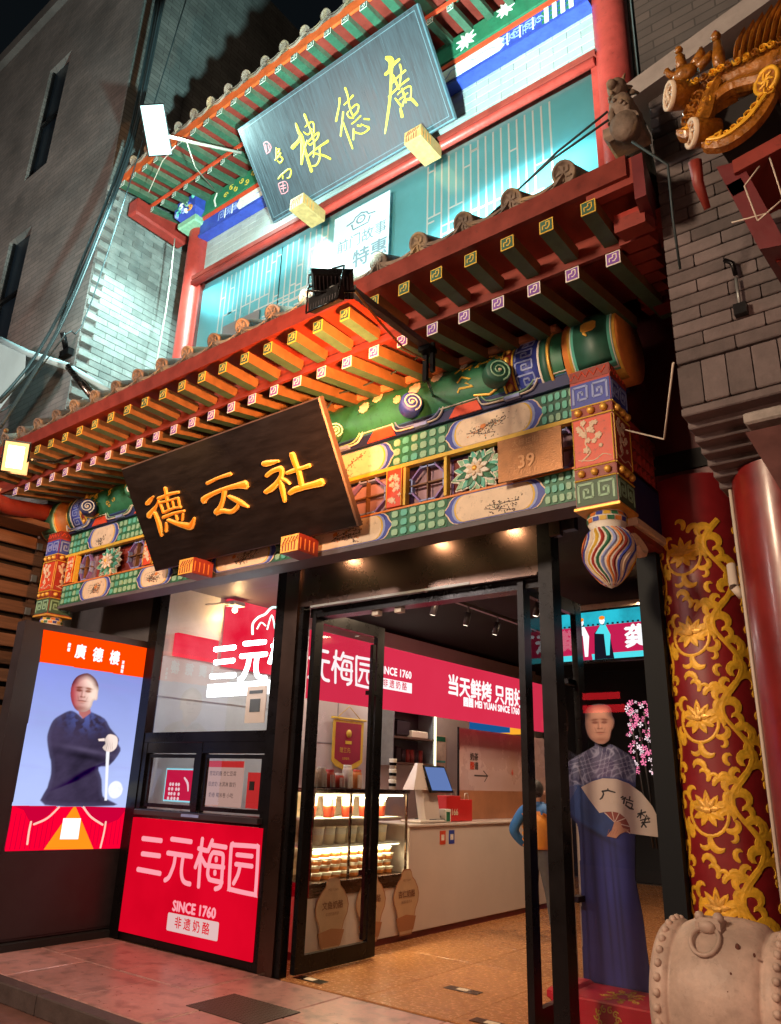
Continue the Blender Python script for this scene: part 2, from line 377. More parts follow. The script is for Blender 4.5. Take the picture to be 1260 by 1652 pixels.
DATA={'de':[[(0.3418,0.6809,0.0153),(0.2486,0.6425,0.0497),(0.2188,0.6327,0.0374)],[(0.3953,0.6289,0.0183),(0.3419,0.5878,0.0308),(0.2683,0.5553,0.0497),(0.1938,0.5223,0.069)],[(0.2881,0.5307,0.0434),(0.2955,0.4512,0.062),(0.2881,0.3742,0.0622),(0.2794,0.3181,0.0374)],[(0.4013,0.6483,0.0366),(0.4696,0.6499,0.0363),(0.5594,0.6571,0.0358),(0.6929,0.6474,0.0294)],[(0.5357,0.7177,0.0419),(0.5241,0.6643,0.042),(0.5018,0.5975,0.0362)],[(0.3929,0.6088,0.0305),(0.5314,0.6018,0.024),(0.6552,0.6024,0.0236)],[(0.4049,0.6013,0.0244),(0.4075,0.5132,0.0305)],[(0.6621,0.601,0.0236),(0.6486,0.5281,0.0237)],[(0.4148,0.5119,0.0275),(0.5388,0.524,0.027),(0.6579,0.5162,0.0266)],[(0.503,0.5922,0.0181),(0.4961,0.5322,0.0181)],[(0.5808,0.592,0.0179),(0.5646,0.5292,0.018)],[(0.3822,0.4715,0.0368),(0.5318,0.4795,0.0331),(0.6836,0.476,0.0266)],[(0.398,0.4169,0.0245),(0.3617,0.3456,0.037)],[(0.439,0.4352,0.0366),(0.5321,0.3874,0.0482),(0.6286,0.3496,0.0656),(0.7028,0.3312,0.0709),(0.7846,0.3917,0.0233)],[(0.5602,0.4588,0.018),(0.5604,0.4129,0.024)],[(0.6583,0.4556,0.0178),(0.6237,0.4013,0.0179)],[(1.0821,0.6473,0.0355),(1.2166,0.6622,0.0299),(1.385,0.6642,0.0389)],[(0.9672,0.516,0.0723),(1.0303,0.5389,0.0512),(1.2312,0.5592,0.0399),(1.4143,0.5554,0.0534),(1.5164,0.5424,0.0862)],[(1.2503,0.5466,0.0547),(1.2093,0.4853,0.045),(1.1428,0.4239,0.0455),(1.0751,0.3884,0.0613)],[(1.0751,0.3884,0.0664),(1.1626,0.3849,0.0454),(1.2509,0.3594,0.0449),(1.3279,0.3794,0.0395),(1.3722,0.4096,0.0294)],[(1.2851,0.4874,0.0347),(1.3606,0.4377,0.054),(1.4149,0.3969,0.0488),(1.465,0.3614,0.0242)],[(1.7772,0.6629,0.0456),(1.8242,0.6567,0.0554),(1.9426,0.6476,0.0247)],[(1.7717,0.5645,0.0356),(1.8425,0.5851,0.0402),(1.9054,0.589,0.0448),(1.9441,0.5804,0.0545),(1.9232,0.5314,0.0448),(1.854,0.4834,0.0503),(1.7664,0.4519,0.0561),(1.7056,0.4417,0.0412)],[(1.8946,0.4928,0.045),(1.8888,0.422,0.0552),(1.8758,0.3344,0.0403)],[(1.9256,0.5085,0.0249),(1.961,0.4785,0.0297),(1.9853,0.4511,0.0198)],[(2.0986,0.6643,0.0629),(2.1002,0.5982,0.0581),(2.1075,0.5176,0.0533),(2.0975,0.4229,0.0535)],[(1.9924,0.5385,0.0345),(2.0714,0.5432,0.0389),(2.1528,0.5426,0.0337),(2.2345,0.5459,0.038)],[(1.9559,0.3812,0.0447),(2.0156,0.3957,0.0542),(2.1335,0.3977,0.0532),(2.2472,0.3956,0.0619),(2.3038,0.3965,0.0708)]],'guang':[[(2.1884,0.8759,0.0358),(2.2252,0.8397,0.0655),(2.2209,0.7956,0.0656),(2.1712,0.7511,0.036),(2.1151,0.7443,0.0302)],[(2.2064,0.7798,0.0359),(2.3248,0.7944,0.0236)],[(2.223,0.8003,0.0417),(2.1678,0.6828,0.0301),(2.0949,0.5425,0.0274),(2.0221,0.4291,0.0278),(1.945,0.3154,0.0218),(1.8833,0.2288,0.0158)],[(2.1978,0.6911,0.024),(2.2058,0.6229,0.027),(2.2096,0.545,0.0241)],[(2.3105,0.7442,0.0237),(2.3033,0.6844,0.0178),(2.2654,0.6223,0.0179),(2.2323,0.563,0.015)],[(2.1644,0.6318,0.0151),(2.2491,0.6537,0.0149),(2.3509,0.6661,0.0207)],[(2.0675,0.5322,0.0153),(2.1515,0.5501,0.0182),(2.257,0.5683,0.018),(2.3538,0.5781,0.0207)],[(2.2466,0.5267,0.024),(2.2444,0.4692,0.0211),(2.2399,0.3891,0.0181)],[(2.1762,0.5026,0.0121),(2.2651,0.5176,0.0132),(2.3365,0.5114,0.0149),(2.3446,0.4783,0.0149),(2.3016,0.3944,0.015)],[(2.1759,0.4497,0.0121),(2.2936,0.4626,0.0132)],[(2.1364,0.4808,0.0182),(2.1612,0.4155,0.0213),(2.1839,0.3808,0.0243),(2.2297,0.4176,0.0181),(2.2832,0.4033,0.024),(2.318,0.3806,0.0299),(2.3525,0.3053,0.0239)],[(2.1546,0.3653,0.0244),(2.1437,0.2873,0.0367)],[(1.4922,0.7945,0.0309),(1.4582,0.7371,0.0181),(1.352,0.6138,0.0237)],[(1.4783,0.6532,0.0207),(1.4289,0.5773,0.0183),(1.3453,0.451,0.0212)],[(1.4341,0.5599,0.0157),(1.435,0.4345,0.021),(1.4369,0.2675,0.0185)],[(1.6026,0.8528,0.0254),(1.602,0.7751,0.0204),(1.5847,0.7103,0.0205),(1.5742,0.6319,0.018),(1.5803,0.5748,0.0206)],[(1.5196,0.7123,0.0129),(1.5922,0.7262,0.0153),(1.6658,0.7439,0.0203)],[(1.5978,0.6402,0.0179),(1.6659,0.6465,0.0153),(1.6869,0.6217,0.0178),(1.6541,0.5788,0.0179),(1.5873,0.5616,0.0206)],[(1.547,0.6302,0.0129),(1.5195,0.6137,0.0155),(1.5313,0.5685,0.0155),(1.5798,0.5455,0.018)],[(1.5317,0.4989,0.013),(1.5862,0.5029,0.0129),(1.6728,0.5209,0.0153)],[(1.5943,0.4497,0.0206),(1.63,0.4279,0.018)],[(1.6428,0.4417,0.0128),(1.6833,0.4029,0.0128),(1.7184,0.3667,0.0255),(1.6717,0.3491,0.0154),(1.598,0.3586,0.0145),(1.53,0.4102,0.0156)],[(1.5325,0.4439,0.0182),(1.4838,0.3467,0.0183)],[(1.7023,0.4725,0.0178),(1.7585,0.4409,0.0178)],[(0.833,0.8295,0.0234),(0.831,0.7349,0.0392),(0.8484,0.6678,0.0392),(0.8254,0.5006,0.0316),(0.8121,0.2898,0.0398)],[(0.8462,0.6836,0.047),(0.7768,0.6491,0.0395),(0.6727,0.6297,0.0479)],[(0.8484,0.6678,0.0314),(0.7831,0.5496,0.0277),(0.7149,0.4156,0.028)],[(0.8998,0.6073,0.0156),(0.8002,0.512,0.0174),(0.7285,0.4321,0.024)],[(0.9862,0.8588,0.0307),(0.9909,0.7478,0.0231),(0.9956,0.6363,0.0232),(0.9738,0.5218,0.0194),(0.9044,0.413,0.0157)],[(0.938,0.7435,0.0116),(1.0242,0.7538,0.0154),(1.0619,0.7288,0.0169),(1.026,0.6367,0.017)],[(0.8975,0.7039,0.014),(0.9433,0.6532,0.0155),(1.0192,0.6835,0.0139)],[(0.8991,0.5855,0.0196),(1.0113,0.6071,0.0193),(1.083,0.6102,0.0192),(1.0544,0.5725,0.0193),(1.004,0.5519,0.0155)],[(0.896,0.5795,0.0156),(0.9202,0.5463,0.0172),(0.9734,0.5513,0.0155)],[(0.8208,0.4506,0.0198),(0.9848,0.4727,0.0195),(1.1664,0.4772,0.0267)],[(0.9225,0.4493,0.0196),(1.0507,0.3619,0.0233),(1.1135,0.2969,0.0232)],[(1.0277,0.4678,0.0194),(0.9842,0.3697,0.0195),(0.9097,0.3214,0.0197),(0.8535,0.3315,0.0143)],[(0.4539,0.722,0.0179),(0.3985,0.6177,0.023)],[(0.4442,0.7037,0.0179),(0.491,0.6899,0.0178),(0.4541,0.6612,0.0179)],[(0.4486,0.6713,0.0163),(0.489,0.6454,0.0162),(0.4379,0.6305,0.0163)],[(0.3743,0.6133,0.0148),(0.4554,0.6226,0.0163),(0.4861,0.5784,0.0163),(0.4316,0.557,0.0164),(0.4062,0.5913,0.0148)],[(0.3226,0.4128,0.0166),(0.399,0.4334,0.0181),(0.3848,0.3857,0.0149)],[(0.399,0.4334,0.0148),(0.5129,0.4446,0.0179),(0.538,0.4106,0.0179),(0.4915,0.3622,0.018),(0.4499,0.365,0.0123)]],'seal':[[(0.3009,0.8451,0.0164),(0.355,0.8431,0.0164),(0.3871,0.76,0.0163),(0.2921,0.7268,0.0165),(0.3009,0.8451,0.0164)],[(0.3208,0.8208,0.0181),(0.3054,0.7514,0.0181)],[(0.3562,0.8046,0.018),(0.3475,0.7476,0.0181)],[(0.2958,0.3624,0.0117),(0.3893,0.3529,0.0116),(0.4204,0.3085,0.0116),(0.3885,0.237,0.0116),(0.2886,0.2446,0.0117),(0.2958,0.3624,0.0117)],[(0.3093,0.3254,0.0133),(0.3872,0.3074,0.0133)],[(0.3049,0.2962,0.0134),(0.3829,0.2783,0.0133)],[(0.365,0.348,0.0116),(0.3273,0.2555,0.0117)]],'mei':[[(-6.8571,0.9015,0.0453),(-6.5588,0.9007,0.0437)],[(-6.836,0.7665,0.0448),(-6.5571,0.7676,0.0433)],[(-6.8756,0.6257,0.0445),(-6.5181,0.6194,0.0427)],[(-6.4112,0.9247,0.043),(-6.116,0.9198,0.0415)],[(-6.4456,0.8019,0.0428),(-6.0866,0.7981,0.041)],[(-6.3273,0.7914,0.0422),(-6.3301,0.7202,0.042),(-6.3517,0.6619,0.0419),(-6.3885,0.5977,0.0419),(-6.441,0.5695,0.0421)],[(-6.2122,0.7859,0.0416),(-6.2161,0.72,0.0414),(-6.2121,0.6551,0.0412),(-6.1863,0.6018,0.0409),(-6.1418,0.5765,0.0406),(-6.07,0.5713,0.0402)],[(-5.9649,0.9577,0.0408),(-5.9687,0.8412,0.0405),(-5.9609,0.7039,0.0401),(-5.9518,0.5598,0.0396)],[(-6.0049,0.8711,0.0408),(-5.8871,0.8609,0.0401)],[(-5.9748,0.8315,0.0405),(-6.0245,0.7124,0.0404)],[(-5.9625,0.8047,0.0404),(-5.8822,0.7377,0.0398)],[(-5.8255,0.9526,0.0401),(-5.8712,0.8574,0.04)],[(-5.819,0.9116,0.0399),(-5.6315,0.9061,0.039)],[(-5.8022,0.8532,0.0397),(-5.8324,0.8054,0.0397),(-5.8464,0.6864,0.0394),(-5.8244,0.6434,0.0392),(-5.7968,0.6306,0.039),(-5.6408,0.6245,0.0382)],[(-5.8022,0.8532,0.0397),(-5.6896,0.8505,0.0391),(-5.661,0.8274,0.0389),(-5.6565,0.7293,0.0386),(-5.6538,0.6145,0.0383),(-5.678,0.5814,0.0383),(-5.727,0.5653,0.0385)],[(-5.8829,0.7422,0.0398),(-5.6368,0.7443,0.0385)],[(-5.7506,0.8116,0.0393),(-5.7471,0.7893,0.0392)],[(-5.7516,0.7035,0.039),(-5.7481,0.6814,0.0389)],[(-5.5404,0.9322,0.0386),(-5.2587,0.9389,0.0372),(-5.2268,0.9253,0.037),(-5.2151,0.5877,0.036),(-5.2332,0.5707,0.036),(-5.5263,0.5812,0.0375),(-5.5473,0.5983,0.0377),(-5.567,0.9151,0.0387),(-5.5404,0.9322,0.0386)],[(-5.4868,0.8582,0.0381),(-5.2902,0.8597,0.0371)],[(-5.4906,0.7828,0.0379),(-5.2804,0.7823,0.0369)],[(-5.4326,0.7743,0.0376),(-5.4511,0.7028,0.0375),(-5.4975,0.629,0.0375)],[(-5.3345,0.7735,0.0371),(-5.3371,0.6869,0.0369),(-5.31,0.6379,0.0366),(-5.2721,0.6312,0.0364)]],'K':{'kred':[[3.792,2.812],[5.015,2.795],[5.012,2.471],[3.811,2.487]],'kbg':[[3.811,2.487],[5.012,2.471],[5.021,1.165],[3.799,1.192]],'kcurt':[[3.799,1.192],[5.021,1.165],[5.016,0.781],[3.805,0.807]],'kgold':[[4.41,1.179],[4.429,1.179],[4.689,0.789],[4.173,0.806]],'kdrapeL':[[3.805,1.187],[4.232,1.185],[4.153,1.098],[4.027,1.028],[3.974,1.07],[3.913,1.151]],'kdrapeR':[[4.53,1.179],[5.014,1.165],[4.922,1.054],[4.769,1.002],[4.655,1.058],[4.58,1.113]],'kpaper':[[4.319,1.074],[4.505,1.071],[4.508,0.883],[4.317,0.889]],'kbody':[[4.351,2.003],[4.281,2.047],[4.208,2.064],[4.117,2.016],[4.05,1.958],[4.021,1.86],[4.023,1.774],[4.073,1.631],[4.097,1.581],[4.119,1.465],[4.106,1.348],[4.112,1.191],[4.845,1.183],[4.796,1.233],[4.708,1.277],[4.668,1.433],[4.615,1.544],[4.738,1.57],[4.838,1.713],[4.799,1.781],[4.795,1.836],[4.68,1.931],[4.6,2.018],[4.442,2.07],[4.421,2.073]],'kneck':[[4.297,2.076],[4.427,2.096],[4.434,2.06],[4.361,1.999],[4.314,2.036]],'khead':[[4.178,2.282],[4.191,2.348],[4.236,2.409],[4.334,2.444],[4.426,2.403],[4.476,2.333],[4.483,2.259],[4.484,2.194],[4.444,2.181],[4.426,2.105],[4.36,2.063],[4.276,2.074],[4.22,2.132],[4.186,2.21]],'khair':[[4.18,2.283],[4.193,2.353],[4.236,2.41],[4.333,2.448],[4.427,2.411],[4.478,2.333],[4.479,2.296],[4.462,2.322],[4.424,2.384],[4.359,2.421],[4.297,2.418],[4.25,2.39],[4.213,2.341],[4.203,2.285],[4.191,2.256]],'kshade':[[4.178,2.282],[4.209,2.332],[4.25,2.336],[4.291,2.276],[4.297,2.185],[4.278,2.119],[4.327,2.078],[4.36,2.063],[4.276,2.074],[4.22,2.132],[4.186,2.21]],'kbrowL':[[4.219,2.305],[4.252,2.32],[4.285,2.312],[4.287,2.299],[4.255,2.305],[4.225,2.292]],'kbrowR':[[4.318,2.302],[4.351,2.32],[4.389,2.31],[4.392,2.298],[4.354,2.305],[4.322,2.29]],'keyeL':[[4.236,2.27],[4.259,2.282],[4.287,2.271],[4.263,2.262]],'keyeR':[[4.328,2.271],[4.352,2.283],[4.385,2.275],[4.356,2.263]],'knose':[[4.292,2.258],[4.316,2.196],[4.293,2.18],[4.34,2.18],[4.352,2.195],[4.323,2.201],[4.307,2.259]],'kmouth':[[4.279,2.142],[4.313,2.154],[4.368,2.137],[4.317,2.134]],'kjacketlogo':[[4.282,1.931],[4.359,1.954],[4.447,1.924],[4.569,1.951],[4.665,1.893],[4.612,1.825],[4.47,1.799],[4.341,1.827],[4.272,1.876]],'ksleeve':[[4.57,1.823],[4.665,1.893],[4.783,1.845],[4.819,1.763],[4.704,1.666],[4.628,1.735],[4.543,1.74]],'kcuff':[[4.561,1.815],[4.633,1.827],[4.638,1.8],[4.575,1.796]],'khand':[[4.637,1.809],[4.67,1.866],[4.747,1.861],[4.786,1.826],[4.787,1.752],[4.741,1.704],[4.677,1.701],[4.628,1.735],[4.653,1.773]],'kcane':[[4.667,1.751],[4.707,1.753],[4.725,1.57],[4.763,1.233],[4.736,1.233],[4.691,1.569]],'kring':[[4.928,1.346],[4.917,1.29],[4.861,1.253],[4.797,1.266],[4.761,1.322],[4.77,1.384],[4.826,1.419],[4.891,1.403]],'kpedal':[[4.061,1.212],[4.084,1.274],[4.09,1.337],[4.108,1.337],[4.103,1.207]]},'ktassel':[[[4.003,1.049],[3.999,0.968],[4.003,0.858]],[[4.784,1.034],[4.781,0.936],[4.765,0.797]],[[4.258,1.175],[4.157,1.077],[4.033,1.026]],[[4.512,1.173],[4.612,1.081],[4.755,1.007]]],'C':{'body':[[-2.557,1.824],[-2.482,1.792],[-2.43,1.815],[-2.349,1.777],[-2.271,1.724],[-2.244,1.649],[-2.26,1.5],[-2.286,1.183],[-2.309,0.893],[-2.273,0.646],[-2.256,0.379],[-2.252,0.165],[-2.468,0.142],[-2.693,0.14],[-2.738,0.228],[-2.733,0.451],[-2.726,0.886],[-2.722,1.111],[-2.733,1.233],[-2.836,1.337],[-2.842,1.577],[-2.8,1.675],[-2.686,1.741],[-2.556,1.806]],'yoke':[[-2.557,1.824],[-2.482,1.784],[-2.43,1.815],[-2.349,1.777],[-2.271,1.724],[-2.244,1.649],[-2.256,1.552],[-2.323,1.565],[-2.446,1.578],[-2.548,1.568],[-2.654,1.512],[-2.831,1.499],[-2.835,1.593],[-2.803,1.689],[-2.727,1.768]],'sleeve':[[-2.831,1.499],[-2.654,1.512],[-2.545,1.342],[-2.434,1.274],[-2.499,1.161],[-2.597,1.192],[-2.72,1.259],[-2.813,1.331],[-2.843,1.437]],'head':[[-2.623,2.008],[-2.619,2.072],[-2.584,2.104],[-2.539,2.12],[-2.46,2.118],[-2.411,2.09],[-2.402,2.034],[-2.387,1.995],[-2.395,1.948],[-2.416,1.916],[-2.435,1.854],[-2.48,1.823],[-2.531,1.825],[-2.581,1.855],[-2.61,1.895],[-2.624,1.951]],'hair':[[-2.622,2.024],[-2.619,2.072],[-2.584,2.105],[-2.539,2.123],[-2.46,2.12],[-2.411,2.092],[-2.4,2.026],[-2.413,2.051],[-2.462,2.088],[-2.54,2.094],[-2.585,2.079],[-2.609,2.048]],'neck':[[-2.573,1.855],[-2.435,1.854],[-2.43,1.815],[-2.482,1.784],[-2.557,1.82]],'browL':[[-2.585,2.013],[-2.545,2.018],[-2.533,2.007],[-2.581,2.005]],'browR':[[-2.498,2.006],[-2.459,2.013],[-2.442,2.004],[-2.494,1.998]],'eyeL':[[-2.577,1.992],[-2.555,1.998],[-2.538,1.99],[-2.558,1.985]],'eyeR':[[-2.493,1.987],[-2.47,1.993],[-2.45,1.985],[-2.473,1.98]],'nose':[[-2.526,1.981],[-2.533,1.938],[-2.542,1.93],[-2.499,1.927],[-2.505,1.937],[-2.513,1.981]],'mouth':[[-2.557,1.895],[-2.522,1.9],[-2.484,1.894],[-2.521,1.885]],'fan':[[-2.685,1.5],[-2.592,1.544],[-2.505,1.569],[-2.397,1.567],[-2.301,1.536],[-2.21,1.473],[-2.139,1.388],[-2.094,1.291],[-2.078,1.215],[-2.081,1.176],[-2.316,1.19],[-2.316,1.237],[-2.344,1.293],[-2.39,1.327],[-2.446,1.335],[-2.504,1.329],[-2.547,1.32],[-2.625,1.414]],'fanribs':[[-2.505,1.325],[-2.446,1.335],[-2.39,1.327],[-2.344,1.293],[-2.316,1.237],[-2.316,1.19],[-2.407,1.203],[-2.431,1.259]],'hand':[[-2.43,1.267],[-2.386,1.265],[-2.373,1.226],[-2.318,1.215],[-2.392,1.182],[-2.426,1.151],[-2.499,1.161],[-2.455,1.207]]},'cgua':[[(-2.5111,1.478,0.0095),(-2.5042,1.4557,0.0111),(-2.5186,1.429,0.0111),(-2.5361,1.4171,0.0079)],[(-2.5156,1.4741,0.0095),(-2.469,1.4831,0.0111),(-2.412,1.4699,0.0078)],[(-2.4682,1.4943,0.0095),(-2.4651,1.4794,0.0063)]],'cde':[[(-2.3695,1.4342,0.0078),(-2.3527,1.4422,0.0108)],[(-2.3622,1.4234,0.0077),(-2.3329,1.4355,0.0108)],[(-2.341,1.4352,0.0093),(-2.3522,1.3944,0.0108)],[(-2.3297,1.4246,0.0077),(-2.2786,1.4119,0.0076)],[(-2.3001,1.444,0.0092),(-2.3061,1.4181,0.0077)],[(-2.3268,1.41,0.0077),(-2.3371,1.3804,0.0077)],[(-2.3271,1.4064,0.0077),(-2.284,1.3934,0.0076)],[(-2.296,1.393,0.0076),(-2.2843,1.3898,0.0076),(-2.2942,1.3639,0.0091)],[(-2.333,1.3805,0.0092),(-2.3063,1.3634,0.0122),(-2.2788,1.3573,0.0076)]],'clou':[[(-2.2496,1.3262,0.0091),(-2.1895,1.3433,0.009)],[(-2.2197,1.3563,0.009),(-2.2322,1.2983,0.009)],[(-2.2214,1.3346,0.0075),(-2.2553,1.3043,0.0075)],[(-2.2181,1.3276,0.0075),(-2.1996,1.3142,0.0075)],[(-2.1834,1.3221,0.0075),(-2.202,1.2855,0.009)],[(-2.2334,1.2839,0.0075),(-2.1619,1.3018,0.0074)],[(-2.1765,1.3117,0.0074),(-2.1708,1.2871,0.0074)],[(-2.227,1.2664,0.0075),(-2.164,1.2768,0.0089)],[(-2.1936,1.2931,0.0089),(-2.2293,1.2378,0.009)],[(-2.2185,1.274,0.009),(-2.1941,1.2398,0.0104)]],'script':[[(-2.7551,4.368,0.0154),(-2.7103,4.4066,0.0175),(-2.688,4.3672,0.0174)],[(-2.688,4.3778,0.013),(-2.6438,4.3843,0.0151),(-2.6217,4.3981,0.0151),(-2.6274,4.3577,0.015)],[(-2.5783,4.3572,0.0128),(-2.5456,4.3935,0.0149),(-2.5567,4.3552,0.0149)],[(-2.5349,4.3793,0.0127),(-2.4814,4.3821,0.0147),(-2.46,4.3957,0.0126),(-2.4818,4.3509,0.0126),(-2.4348,4.3143,0.0145)],[(-2.4179,4.3916,0.0125),(-2.3556,4.3752,0.0144),(-2.3769,4.3464,0.0144)],[(-2.3878,4.3192,0.0144),(-2.3157,4.3153,0.0143)],[(-2.3986,4.2919,0.0124),(-2.3469,4.2951,0.0143),(-2.321,4.3068,0.0122)],[(-2.7212,4.2721,0.0152),(-2.688,4.309,0.0173),(-2.6114,4.2685,0.0149),(-2.655,4.2511,0.015),(-2.5954,4.2114,0.0169),(-2.7101,4.2214,0.0151),(-2.7266,4.2004,0.0151)]],'cab1':[[-7.917,4.2,12.303],[-8.0,4.2,10.208],[-8.004,4.1,9.048],[-7.968,3.9,7.702],[-7.839,3.6,6.241],[-7.795,3.2,4.886]],'cab2':[[-8.194,4.25,12.577],[-8.14,4.2,10.184],[-8.139,4.1,9.018],[-8.295,3.9,7.379],[-7.93,3.6,6.108],[-7.929,3.2,5.217]],'cab3':[[-8.027,4.22,12.412],[-8.024,4.2,10.0],[-8.026,4.1,8.853],[-8.066,3.9,7.559],[-8.21,3.6,6.123],[-8.067,3.2,5.22]],'cab4':[[-7.273,4.2,11.791],[-7.934,4.0,7.013],[-7.616,3.6,6.159],[-7.984,3.4,5.396],[-7.878,3.2,5.091]],'wire1':[[-6.464,3.9,8.455],[-7.376,4.3,9.057],[-7.759,4.4,8.829]],'wire2':[[-6.425,4.0,8.607],[-6.766,4.4,8.691],[-7.465,5.2,9.314]],'wire3':[[-7.935,5.0,8.555],[-7.895,5.0,7.869],[-7.889,5.0,7.373],[-7.299,4.6,6.049]],'awn':[[-10.114,3.9,7.149],[-9.157,3.9,6.6],[-7.987,3.9,6.01],[-7.325,3.9,5.417],[-6.98,3.9,5.373],[-7.887,3.9,6.035],[-9.621,3.9,5.928],[-9.097,3.9,6.306]]}
# ================================================================ THE SETTING
b = MB(); b.box((-40, -30, -.40), (30, 60, -.13), 'street'); tag(b.build('street'), kind='structure')
pav = MB(); pav.box((-12, 3.55, -.13), (4, 4.98, -.012), 'mortar'); pav = tag(pav.build('pavement'), kind='structure')
# slabs of the raised pavement: each one a piece
slab = MB(); slab.box((-.445, -.345, -.05), (.445, .345, 0), 'paving', ch=.006); slab = slab.build('paving_slab', pav, loc=(-.6, 3.9, 0))
k = 0
for j, y in enumerate((3.9, 4.6)):
    for i in range(11):
        x = -.6-i*.9-(.45 if j else 0)
        if k: inst(slab, (x, y, 0.0015*((i*7+j*3) % 3)), pav)
        k += 1
kb = MB(); kb.box((-.745, -.06, -.13), (.745, .06, 0.002), 'kerb', ch=.008); kb = kb.build('kerb_stone', pav, loc=(-.5, 3.488, 0))
for i in range(1, 8): inst(kb, (-.5-i*1.5, 3.488, 0), pav)
fl = MB(); fl.box((-8.9, 4.98, -.13), (-.7, 14.2, -.012), 'mortar'); fl = tag(fl.build('shop_floor'), kind='structure')
tl = MB(); tl.box((-.398, -.398, -.05), (.398, .398, 0), 'floor', ch=.003); tl = tl.build('floor_tile', fl, loc=(-1.3, 5.385, 0))
for j in range(11):
    for i in range(9):
        if i+j: inst(tl, (-1.3-i*.8, 5.385+j*.8, 0), fl)
# ================================================================ THEATRE BUILDING
TB = thing('theatre_building', (-5, 5, 0), 'ornate red and green wooden theatre front with tiled eaves over a glass shop entrance', 'building')
# --- shell (walls, ceiling)
b = MB(); b.box((-9.0, 5.0, 0), (-7.22, 5.12, 3.9), 'concrete'); b.box((-7.22, 5.02, 3.5), (-1.2, 5.2, 5.2), 'reddark'); b.box((-1.2, 5.15, 0), (-.4, 5.3, 5.4), 'reddark')
b.build('front_wall', TB)
b = MB(); b.box((-7.25, 5.0, 0), (-7.12, 14.2, 3.6), 'whitetile'); b.box((-7.2, 14.0, 0), (-.9, 14.2, 3.6), 'ceil'); b.box((-1.0, 5.2, 0), (-.9, 14.2, 3.6), 'ceil')
b.build('inner_wall', TB)
b = MB(); b.box((-7.2, 5.0, 3.56), (-.9, 14.2, 3.7), 'ceil'); b.build('ceiling', TB)
b = MB(); b.box((-7.2, 5.05, 3.50), (-4.9, 7.2, 3.555), 'soffit'); b.build('ceiling_panel', TB)
b = MB(); b.box((-8.3, 4.46, 3.46), (-1.78, 4.93, 3.50), 'soffit'); b.build('soffit_board', TB)
# --- shop front metalwork
b = MB(); b.box((-5.125, 4.94, 0), (-4.955, 5.06, 3.50), 'brown', ch=.004); b.build('entrance_post', TB)
b = MB(); b.box((-5.26, 4.96, 0), (-5.125, 5.05, 3.50), 'blackmetal'); b.box((-4.955, 4.965, 0), (-4.90, 5.05, 2.99), 'blackmetal'); b.build('door_jamb', TB)
b = MB(); b.box((-4.955, 4.965, 2.985), (-2.50, 5.04, 3.50), 'brown', ch=.004); b.build('header_panel', TB)
b = MB(); b.box((-4.80, 4.945, 2.965), (-3.10, 4.965, 2.985), 'grey'); b.box((-3.1, 4.95, 2.965), (-2.52, 4.965, 2.985), 'brown'); b.build('header_trim', TB)
b = MB(); b.box((-2.50, 4.93, 0), (-2.39, 5.06, 3.5), 'blackmetal', ch=.004); b.build('door_jamb', TB)
b = MB(); b.box((-2.385, 4.90, 3.22), (-2.30, 4.96, 3.46), 'brown', ch=.004); b.box((-2.30, 4.93, 3.26), (-2.20, 5.0, 3.44), 'darkplastic', ch=.004); b.build('bracket', TB)
# fixed side window at the right
P('blackmatt', 'blue_black_frame', (.006, .009, .012), .6, 0, spec=.2)
sw = MB(); sw.box((-2.39, 4.97, 0), (-1.74, 5.03, .10), 'blackmetal'); sw.box((-1.775, 4.95, .10), (-1.64, 5.04, 3.5), 'blackmatt'); sw = sw.build('side_window_frame', TB)
b = MB(); b.box((-2.388, 4.996, .10), (-1.775, 5.004, 3.5), 'glass'); b.build('pane', sw)
# transom tracks behind the door, seen above the opening
b = MB(); b.box((-4.9, 5.06, 2.90), (-2.5, 5.20, 2.985), 'blackmetal'); b.box((-4.2, 5.10, 2.86), (-4.13, 5.16, 2.90), 'white'); b.box((-3.95, 5.10, 2.86), (-3.88, 5.16, 2.90), 'white'); b.build('door_closer_box', TB)
# --- door leaves, opened inwards
def leaf(x, y0, sg):
    d = MB(); w = .105; L_ = 1.02
    d.box((x-.025, y0, .02), (x+.025, y0+w, 2.97), 'blackmetal', ch=.004); d.box((x-.025, y0+L_-.11, .02), (x+.025, y0+L_, 2.97), 'blackmetal', ch=.004)
    d.box((x-.024, y0+w, .02), (x+.024, y0+L_-.11, .15), 'blackmetal'); d.box((x-.024, y0+w, 2.86), (x+.024, y0+L_-.11, 2.97), 'blackmetal')
    o = d.build('door', TB)
    g = MB(); g.box((x-.005, y0+w, .15), (x+.005, y0+L_-.11, 2.86), 'glassdoor'); g.build('pane', o)
    h = MB(); hx = x+sg*.075; hy = y0+L_-.24
    h.box((hx-.018, hy-.022, .19), (hx+.018, hy+.022, 2.76), 'blackmetal', ch=.004)
    for z in (.72, 2.3): h.box((min(x, hx)+.01, hy-.015, z-.02), (max(x, hx), hy+.13, z+.02), 'blackmetal')
    h.build('handle', o)
leaf(-4.845, 5.055, 1); leaf(-2.70, 5.02, -1)
